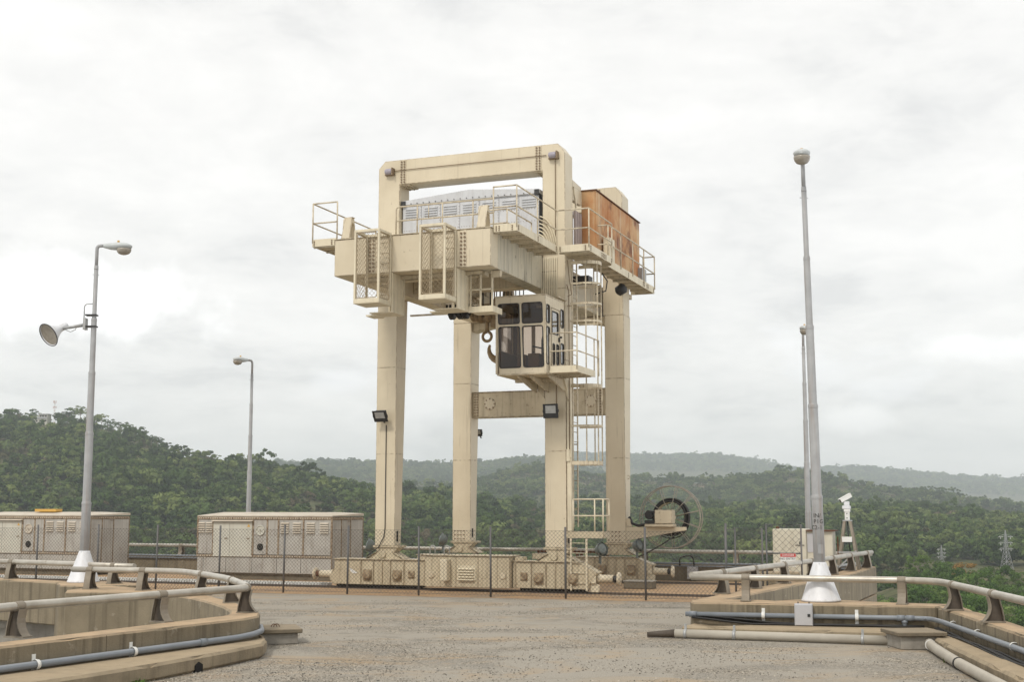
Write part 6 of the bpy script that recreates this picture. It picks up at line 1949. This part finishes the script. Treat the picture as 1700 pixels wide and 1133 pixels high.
pk = empty('yellow_plank', W(-14.6, 3.6, 0), YAW, label='yellow plank lying on the left generator housing', cat='plank')
b = MB(); b.box(-0.95, 0.0, 0, 0.35, 2.19, 2.29); b.build('board', M['yellow'], pk, bevel=0.01)

# white-toothed cable tray beside the front track
ct = empty('cable_tray', W(-22, 0.55, 0), YAW, label='white toothed cable tray along the near crane track', cat='cable tray')
b = MB(); b.box(0, 20.3, -0.16, 0.16, 0.006, 0.03); b.build('tray_base', M['black'], ct)
b = MB()
for i in range(215):
    u = 0.05 + 0.094 * i
    b.prism([(u, 0.031), (u + 0.05, 0.031), (u + 0.085, 0.12), (u + 0.035, 0.12)], 'y', -0.14, 0.14)
tag(b.build('teeth', M['white'], ct), kind='stuff')

# rusty stands and pale box by the far parapet
for k, u in enumerate((4.0, 5.4, 6.7)):
    pass
rs = empty('rusty_frame', W(2.55, 6.85, 0), YAW, label='brown rusty frame standing at the far guard rail', cat='frame')
b = MB()
for u in (0, 0.9, 1.35, 1.5, 2.25, 2.4): b.box(u, u + 0.09, 0, 0.06, 0.006, 0.90)
b.box(0, 2.45, 0.0, 0.06, 0.86, 0.93)
b.build('uprights', M['rust'], rs)
# grey meter box on the far parapet and black cable
mb_ = empty('meter_box', W(7.7, 6.95, 0), YAW, label='grey meter box on the far parapet beside the crane buffer', cat='box')
b = MB(); b.box(-0.10, 0.22, 0.0, 0.24, 0.08, 0.46); b.build('case', M['boxgrey'], mb_, bevel=0.01)
b = MB(); b.tube(fillet([(-0.35, 0.1, 0.5), (-0.35, 0.0, 0.75), (0.1, 0.0, 0.85), (0.1, 0.15, 0.46)], 0.25, 6), 0.025, 6); b.build('cable', M['dark'], mb_)
cb = empty('concrete_block', W(7.35, 2.6, 0), YAW, label='low concrete block on the ground between the crane tracks', cat='block')
b = MB(); b.box(-0.6, 0.25, 0, 0.5, 0.006, 0.2); b.build('block', M['slab'], cb, bevel=0.02)
b = MB(); b.box(-0.62, 0.27, -0.02, 0.52, 0.201, 0.24); b.build('lid', M['concgrey'], cb, bevel=0.01)

# ------------------------------------------------------------------ control cabinet and security camera
ccb = empty('control_cabinet', W(10.75, 4.6, 0), YAW, label='pale green metal control cabinet behind the danger sign', cat='cabinet')
b = MB(); b.box(0, 0.98, 0, 0.75, 0.2, 1.72); b.build('body', M['cabinet'], ccb, bevel=0.012)
b = MB(); b.box(0.985, 1.72, 0.05, 0.75, 0.2, 1.66); b.build('side_body', M['cabinet'], ccb, bevel=0.012)
for a, c in ((0.02, 0.60), (0.61, 0.96)):
    b = MB(); b.box(a, c, -0.014, -0.001, 0.26, 1.69); d_ = b.build('door', M['cabinet'], ccb, bevel=0.004)
b = MB(); b.box(0.78, 0.84, -0.05, -0.014, 1.28, 1.36); b.box(0.66, 0.92, -0.03, -0.014, 1.24, 1.26); b.build('padlock', M['black'], ccb)
b = MB(); b.box(1.0, 1.30, 0.03, 0.049, 1.05, 1.6); b.build('notice_plate', M['boxgrey'], ccb)
b = MB(); b.box(0.98, 1.80, -0.05, 0.8, 1.661, 1.69); b.build('rain_cover', M['rust'], ccb)
b = MB(); b.lathe([(0.05, 0), (0.05, 0.05), (0.02, 0.07)], Matrix.Translation((0.12, 0.2, 1.72)), 12); b.build('gland', M['rust'], ccb)
b = MB(); b.box(0.1, 1.6, 0.1, 0.65, 0.006, 0.199); b.build('plinth', M['concgrey'], ccb)
b = MB(); b.tube([(1.84, 0.3, 0.1), (1.84, 0.3, 1.5)], 0.02, 6); b.build('stay', M['rust'], ccb)

tv_ = empty('security_camera', W(12.86, 5.1, 0), YAW + R(0), label='white security camera on a concrete tripod tower at right', cat='camera')
b = MB()
for sx in (-1, 1):
    for sy in (-1, 1):
        b.bar((sx * 0.38, sy * 0.28, 0.006), (sx * 0.08, sy * 0.08, 1.95), 0.075, 0.055)
b.build('tower_legs', M['bracket'], tv_)
b = MB(); b.box(-0.13, 0.13, -0.11, 0.11, 1.95, 1.98)
b.bar((-0.26, -0.2, 1.05), (0.26, -0.2, 1.05), 0.03, 0.05); b.bar((-0.33, -0.25, 0.55), (0.25, -0.2, 1.1), 0.03, 0.04)
b.build('bracing', M['galv'], tv_)
b = MB(); b.box(-0.14, 0.14, -0.27, -0.21, 1.35, 1.50); b.build('name_plate', M['white'], tv_)
b = MB(); b.tube([(0, 0, 1.95), (0.02, 0, 1.4), (0.08, 0, 0.9), (0.15, 0, 0.2)], 0.02, 6); b.build('cable', M['black'], tv_)
b = MB(); b.box(-0.065, 0.065, -0.065, 0.065, 1.98, 2.26); b.box(-0.085, 0.085, -0.085, 0.085, 2.22, 2.30)
for z in (2.04, 2.17): b.bolt((0, -0.065, z), '-y', 0.016, 0.02, 1)
b.build('mount', [M['white'], M['black']], tv_, bevel=0.004)
b = MB(); b.box(-0.13, 0.10, -0.10, 0.10, 2.30, 2.40); b.box(-0.08, 0.07, -0.08, 0.08, 2.40, 2.52); b.build('pan_tilt_head', M['conewhite'], tv_, bevel=0.015)
Mc = Matrix.Translation((-0.03, -0.02, 2.62)) @ Matrix.Rotation(R(25), 4, 'Z') @ Matrix.Rotation(R(-28), 4, 'Y')
b = MB(); b.box(-0.18, 0.18, -0.065, 0.065, -0.055, 0.055, 0, Mc); b.box(-0.21, 0.19, -0.075, 0.075, 0.056, 0.072, 0, Mc); b.build('housing', M['white'], tv_, bevel=0.015)
b = MB(); b.box(-0.185, -0.181, -0.05, 0.05, -0.045, 0.045, 0, Mc); b.build('lens_window', M['black'], tv_)
# pipes stored on wall near it
sp = empty('stored_pipes', W(12.4, 3.4, 0), R(63), label='two pale pipes laid along the wall below the security camera', cat='pipes')
b = MB(); b.tube([(0, 0, 0.64), (3.9, 0, 0.62)], 0.05, 8); b.tube([(0.1, 0.13, 0.61), (3.8, 0.13, 0.61)], 0.045, 8); b.build('pipe', M['galv'], sp)
# a sandstone lump on the wall
sb = empty('concrete_ledge', W(11.25, 1.0, 0), R(20), label='tan concrete ledge between the gate and the lamp cone', cat='ledge')
b = MB(); b.box(-0.15, 1.0, 0, 0.6, 0.006, 0.62); b.build('block', M['curb'], sb, bevel=0.05)

# ------------------------------------------------------------------ conduits, boxes and pipes on the walls
def clip_mesh():
    b = MB()
    b.box(-0.03, 0.03, 0.0, 0.012, -0.13, 0.13)
    b.tube(arc((0, -0.05, 0), 0.062, R(-80), R(260), 12, 'yz'), 0.008, 4)
    for w0 in range(-80, 250, 30):
        pass
    b.lathe([(0.064, -0.03), (0.064, 0.03)], Matrix.Translation((0, -0.05, 0)) @ Matrix.Rotation(R(90), 4, 'Y'), 14, cap0=False, cap1=False)
    return b.mesh('clip', M['clip'])
CLIP = clip_mesh()


def conduit(pts, r_, mat, label, clips, name='conduit', couplings=()):
    o0 = Vector(pts[0])
    root = empty(name, o0, label=label, cat='conduit')
    b = MB(); b.tube([Vector(p) - o0 for p in fillet(pts, 0.14, 5)], r_, 12); b.build('pipe', M[mat], root)
    for (p, h) in clips:
        c = bpy.data.objects.new('clip', CLIP); COL.objects.link(c); c.parent = root
        c.location = Vector(p) - o0; c.rotation_euler = (0, 0, h)
    for (p, d) in couplings:
        p, d = Vector(p) - o0, Vector(d).normalized()
        b = MB(); b.tube([p - d * 0.07, p + d * 0.07], r_ * 1.22, 12); b.build('coupling', M[mat], root)
    return root
# left wall
nd3 = Vector((2.28, 4.24, 0)).normalized(); nn3 = Vector((nd3.y, -nd3.x, 0))
def lwp3(t, z, off=0.06):
    p = Vector((-6.56, 16.96, 0)) + nd3 * t + nn3 * off
    return Vector((p.x, p.y, z))
hd = math.atan2(nd3.y, nd3.x)
conduit([lwp3(-6, 0.30), lwp3(4.55, 0.30), lwp3(4.95, 0.32), (-4.12, 21.75, 0.33), (-4.28, 22.5, 0.33)], 0.048, 'pvc', 'dark grey plastic conduit clipped along the left wall', [(lwp3(t, 0.30, 0.008), hd) for t in (0.55, 2.3, -2.2)], couplings=[(lwp3(-0.35, 0.30), nd3), (lwp3(3.75, 0.30), nd3)])
# right front wall
f0, f1 = Vector((3.42, 25.04, 0)), Vector((7.71, 23.96, 0))
fdv = (f1 - f0).normalized(); fnv = Vector((fdv.y, -fdv.x, 0))
fh = math.atan2(fdv.y, fdv.x)
def rwp(t, z, off=0.055):
    p = f0 + fdv * t + fnv * off
    return Vector((p.x, p.y, z))
conduit([rwp(-0.12, 0.345), rwp(4.15, 0.345), rwp(4.33, 0.345, 0.16), (7.56, 23.2, 0.35), (7.15, 18.6, 0.36), (6.2, 8.5, 0.36)], 0.045, 'pvc', 'grey plastic conduit running along the right walls', [(rwp(t, 0.345, 0.008), fh) for t in (1.33, 3.02)] + [((7.60, 22.6, 0.35), math.atan2(-5.38, -0.515)), ((7.45, 21.0, 0.355), math.atan2(-5.38, -0.515)), ((7.26, 19.0, 0.36), math.atan2(-5.38, -0.515))], couplings=[(rwp(0.02, 0.345), fdv), (rwp(3.8, 0.345), fdv), (rwp(3.96, 0.345), fdv)])
tb = MB(); tb.tube([(0, 0, 0), (0, 0, -0.2)], 0.045, 10); tb.tube([(0, 0, -0.05), (0, 0, -0.09)], 0.055, 10)
tee = tb.build('conduit_tee', M['pvc']); tee.location = rwp(3.86, 0.345); tag(tee, 'short grey downpipe dropping from the conduit to the slab lid', 'pipe')
jb = empty('junction_box', rwp(2.07, 0.175, 0.0), fh, label='light grey junction box below the right lamp cone', cat='box')
b = MB(); b.box(-0.165, 0.165, -0.16, -0.01, 0.0, 0.40); b.box(-0.155, 0.155, -0.178, -0.161, 0.01, 0.39); b.build('case', M['boxgrey'], jb, bevel=0.01)
b = MB(); b.box(0.07, 0.12, -0.19, -0.178, 0.17, 0.22); b.box(-0.11, -0.09, -0.03, -0.01, 0.40, 0.43); b.box(0.09, 0.11, -0.03, -0.01, 0.40, 0.43); b.build('latch', M['black'], jb)
# black cables sagging along the kerb
bc = empty('black_cables', rwp(0, 0, 0.1), 0, label='bundle of black cables lying along the right wall kerb', cat='cables')
b = MB(); q0 = rwp(0, 0, 0.1)
for k in range(5):
    pts = [rwp(t, 0.185 + 0.012 * (k % 3) + (0.13 * max(0, 1 - t / 1.6) if k < 3 else 0.10 * max(0, 1 - t / 1.1)) + rng.uniform(-.006, .006), 0.03 + 0.022 * k) - q0 for t in [0.0, 0.3, 0.7, 1.1, 1.5, 2.0, 2.6, 3.2, 3.7, 4.2]]
    b.tube(pts, 0.018, 6)
for k in range(5):
    pts = []
    for i in range(15):
        y = 23.4 - i * 1.0
        x = 7.71 - (23.96 - y) * 0.0957
        pts.append(Vector((x - 0.10 - 0.024 * k, y, 0.21 + 0.012 * (k % 2) + 0.02 * math.sin(i * 1.7 + k))) - q0)
    b.tube(pts, 0.014, 6)
tag(b.build('strands', M['dark'], bc), kind='stuff')
# fat ground pipe with straps
bp_ = empty('ground_pipe', (2.67, 23.95, 0), 0, label='fat dusty grey pipe lying in front of the right kerb', cat='pipe')
o0 = Vector((2.67, 23.95, 0))
b = MB(); b.tube([Vector(p) - o0 for p in ((2.95, 23.92, 0.085), (4.6, 23.35, 0.085), (6.55, 22.62, 0.085))], 0.078, 14); b.build('pipe', M['bigpipe'], bp_)
b = MB(); b.tube([Vector(p) - o0 for p in ((2.45, 23.98, 0.06), (2.95, 23.92, 0.085))], 0.045, 12, r2=0.074); b.build('reducer', M['web'], bp_)
for t in (0.05, 0.28, 0.86):
    p = Vector((2.95, 23.92, 0)).lerp(Vector((6.55, 22.62, 0)), t) - o0
    b = MB(); dd = Vector((3.6, -1.3, 0)).normalized()
    b.tube([p + Vector((0, 0, 0.085)) - dd * 0.025, p + Vector((0, 0, 0.085)) + dd * 0.025], 0.086, 14)
    b.box(-0.02, 0.02, 0.0, 0.03, 0.10, 0.26, 0, Matrix.Translation(p) @ Matrix.Rotation(math.atan2(dd.y, dd.x), 4, 'Z'))
    b.build('strap', M['galv'], bp_)
bq = empty('ground_pipe', (6.93, 22.1, 0), 0, label='fat dusty grey pipe leaving frame at lower right', cat='pipe')
o1 = Vector((6.93, 22.1, 0))
b = MB(); b.tube([Vector(p) - o1 for p in fillet([(7.0, 22.3, 0.12), (6.85, 21.6, 0.10), (6.55, 19.6, 0.09), (6.30, 17.4, 0.085), (5.6, 11, 0.085)], 0.8, 5)], 0.08, 14); b.build('pipe', M['bigpipe'], bq)
for p, dd in (((6.88, 21.75, 0.10), (-0.2, -1, 0)), ((6.52, 19.35, 0.09), (-0.12, -1, 0))):
    dd = Vector(dd).normalized(); p = Vector(p) - o1
    b = MB(); b.tube([p - dd * 0.02, p + dd * 0.02], 0.09, 14); b.build('strap', M['black'] if p.y < -1 else M['clip'], bq)
# slab-covered pits
def pit(x, y, rz, w, d, h, t, label, ov=0.07, loops=False):
    root = empty('cable_pit', (x, y, 0), rz, label=label, cat='concrete box')
    b = MB(); b.box(0, w, 0, d, 0.002, h); b.build('walls', M['concgrey'], root, bevel=0.012)
    b = MB(); b.box(-ov, w + ov, -ov, d + ov, h + 0.001, h + t); b.build('slab_lid', M['slab'], root, bevel=0.012)
    if loops:
        b = MB()
        for q in (0.40, 0.47): b.tube(arc((w * q, d * 0.5, h + t), 0.05, 0, math.pi, 8, 'xz'), 0.007, 5)
        b.build('lifting_loops', M['rust'], root)
    return root
pit(-4.30, 22.72, math.atan2(0.5, 0.9) * 0.55, 0.62, 0.85, 0.19, 0.075, 'low concrete pit with a dark slab lid at the end of the left wall', loops=True)
pit(6.46, 21.95, R(4), 0.70, 0.72, 0.22, 0.07, 'concrete pit with a slab lid between the two fat pipes')
# weeds
def weed(x, y, z, s, label):
    r = random.Random(int(x * 100))
    b = MB()
    for k in range(46):
        a = r.uniform(0, 6.28); d = s * r.random() ** .6; h = s * r.uniform(0.3, 1.0) * (1 - d / s * .6)
        p = Vector((d * math.cos(a), d * math.sin(a), h * r.random()))
        n = Vector((r.uniform(-1, 1), r.uniform(-1, 1), r.uniform(0.2, 1))).normalized(); t = n.orthogonal().normalized(); bt = n.cross(t); l = s * r.uniform(.12, .28)
        b.add([p - t * l, p + bt * l * .5, p + t * l, p - bt * l * .5], [(0, 1, 2, 3)])
    o = b.build('weed', M['leafnear']); o.location = (x, y, z); tag(o, label, 'weed')
weed(6.72, 20.15, 0.01, 0.16, 'small green weed between the kerb and the fat pipe')
weed(6.60, 18.95, 0.01, 0.10, 'smaller green weed lower along the right kerb')
weed(-5.0, 17.75, 0.01, 0.12, 'small green weed at the bottom of the left kerb')

# ------------------------------------------------------------------ pylons, hilltop house and mast
def pylon(x, Y, h, label, zoff=0):
    X = pix_s(x) * Y
    z = float(ground_at(np.array([X]), np.array([Y]))[0]) + zoff
    root = empty('power_pylon', (X, Y, z - 1), R(25), label=label, cat='pylon', group='lattice pylons in the valley')
    b = MB()
    def half(t): return h * (0.125 * (1 - t / 0.62) + 0.028 * t / 0.62) if t < 0.62 else h * 0.028 * (1 - (t - 0.62) / 0.38) + h * 0.004
    lv = [0, .13, .25, .36, .46, .55, .62, .70, .78, .86, .94, 1.0]
    cs = [(-1, -1), (1, -1), (1, 1), (-1, 1)]
    w = max(0.16, h * 0.006)
    for a, c in zip(lv, lv[1:]):
        ra, rc = half(a), half(c)
        for k in range(4):
            p, q = cs[k], cs[(k + 1) % 4]
            A, Bq = Vector((p[0] * ra, p[1] * ra, a * h)), Vector((p[0] * rc, p[1] * rc, c * h))
            A2, B2 = Vector((q[0] * ra, q[1] * ra, a * h)), Vector((q[0] * rc, q[1] * rc, c * h))
            b.bar(A, Bq, w, w); b.bar(A, B2, w * .7, w * .7); b.bar(A2, Bq, w * .7, w * .7); b.bar(Bq, B2, w * .6, w * .6)
    b.build('lattice', M['galv'], root)
    for t in (0.62, 0.745, 0.87):
        L2 = h * 0.17
        b = MB()
        for s_ in (-1, 1):
            r_ = half(t)
            b.bar((0, -r_, t * h), (s_ * L2, 0, t * h + h * .012), w * .7, w * .7); b.bar((0, r_, t * h), (s_ * L2, 0, t * h + h * .012), w * .7, w * .7); b.bar((0, 0, t * h + h * .05), (s_ * L2, 0, t * h + h * .012), w * .7, w * .7)
        arm = b.build('crossarm', M['galv'], root)
        b = MB()
        for s_ in (-1, 1):
            for q in (0.55, 1.0):
                b.bar((s_ * L2 * q - h * .025, 0, t * h - h * .006), (s_ * L2 * q + h * .025, 0, t * h - h * .006), w * 1.5, w * 1.2)
            b.bar((s_ * L2 * .8, 0, t * h), (s_ * L2 * .8, 0, t * h - h * .05), w, w)
        b.build('insulators', M['white'], arm)
    return root
pylon(1667, 700, 26, 'large lattice power pylon at the right edge', -4)
pylon(1560, 745, 17, 'smaller faint lattice pylon left of the large one', -5)
pylon(985, 1750, 52, 'distant lattice pylon seen between the right crane legs', -6)
# wires between the valley pylons
s1, s2 = pix_s(1667), pix_s(1560)
hx = pix_s(66); HY = ridge_Y(hx) * 0.975
hz_ = float(ground_at(np.array([hx * HY]), np.array([HY]))[0])
hh = empty('hilltop_house', (hx * HY, HY, hz_ + 1.2), R(-8), label='small white two-storey house on the left hilltop', cat='house')
b = MB(); b.box(-4, 6, -4, 4, -5, 9.5); b.box(-14, -4.02, -3.5, 3.5, -5, 5.4); b.build('walls', M['unitdoor'], hh)
b = MB(); b.box(-4.8, 6.8, -4.8, 4.8, 9.51, 10.2); b.box(-15, -4.03, -4.3, 4.3, 5.41, 5.9); b.build('roof', M['boxgrey'], hh)
b = MB(); b.box(-4.4, 6.4, -5, -4.03, 5.4, 5.8); b.box(-4.4, 6.4, -5, -4.9, 5.81, 6.6); b.build('balcony', M['boxgrey'], hh)
for z in (2.0, 6.9):
    for x in (-2.8, 0.0, 3.0):
        b = MB(); b.box(x, x + 2.1, -4.06, -4.0, z, z + 1.7); b.build('window', M['hole'], hh)
for x in (-12.5, -9.5, -6.8): b = MB(); b.box(x, x + 1.6, -3.56, -3.5, 1.8, 3.6); b.build('window', M['hole'], hh)
mx_ = pix_s(83); MY = ridge_Y(mx_) * 1.0
mz = float(ground_at(np.array([mx_ * MY]), np.array([MY]))[0])
mm = empty('radio_mast', (mx_ * MY, MY, mz + 0), 0.3, label='thin red and white radio mast on the left hilltop', cat='mast')
b = MB()
HM = 26.0
for k in range(13):
    z0, z1 = HM * k / 13, HM * (k + 1) / 13
    for i in range(3):
        a, c = 6.283 * i / 3, 6.283 * (i + 1) / 3
        p, q = Vector((0.75 * math.cos(a), 0.75 * math.sin(a), z0)), Vector((0.75 * math.cos(a), 0.75 * math.sin(a), z1))
        q2 = Vector((0.75 * math.cos(c), 0.75 * math.sin(c), z1))
        b.bar(p, q, 0.2, 0.2, k % 2); b.bar(p, q2, 0.12, 0.12, k % 2)
M['mastred'] = surf('faded_mast_red', (0.42, 0.22, 0.17, 1), None, 2, 0.6)
b.build('lattice', [M['white'], M['mastred']], mm)
for z, s_ in ((24.5, 1.5), (18.5, 1.7)):
    b = MB()
    for i in range(3):
        a = 6.283 * i / 3 + .4; b.box(-0.25, 0.25, -0.15, 0.15, z - 1.2, z + 1.2, 0, Matrix.Translation((s_ * math.cos(a), s_ * math.sin(a), 0)))
    b.box(-1.4, 1.4, -0.1, 0.1, z - .1, z + .1); b.build('antenna', M['mastred'], mm)
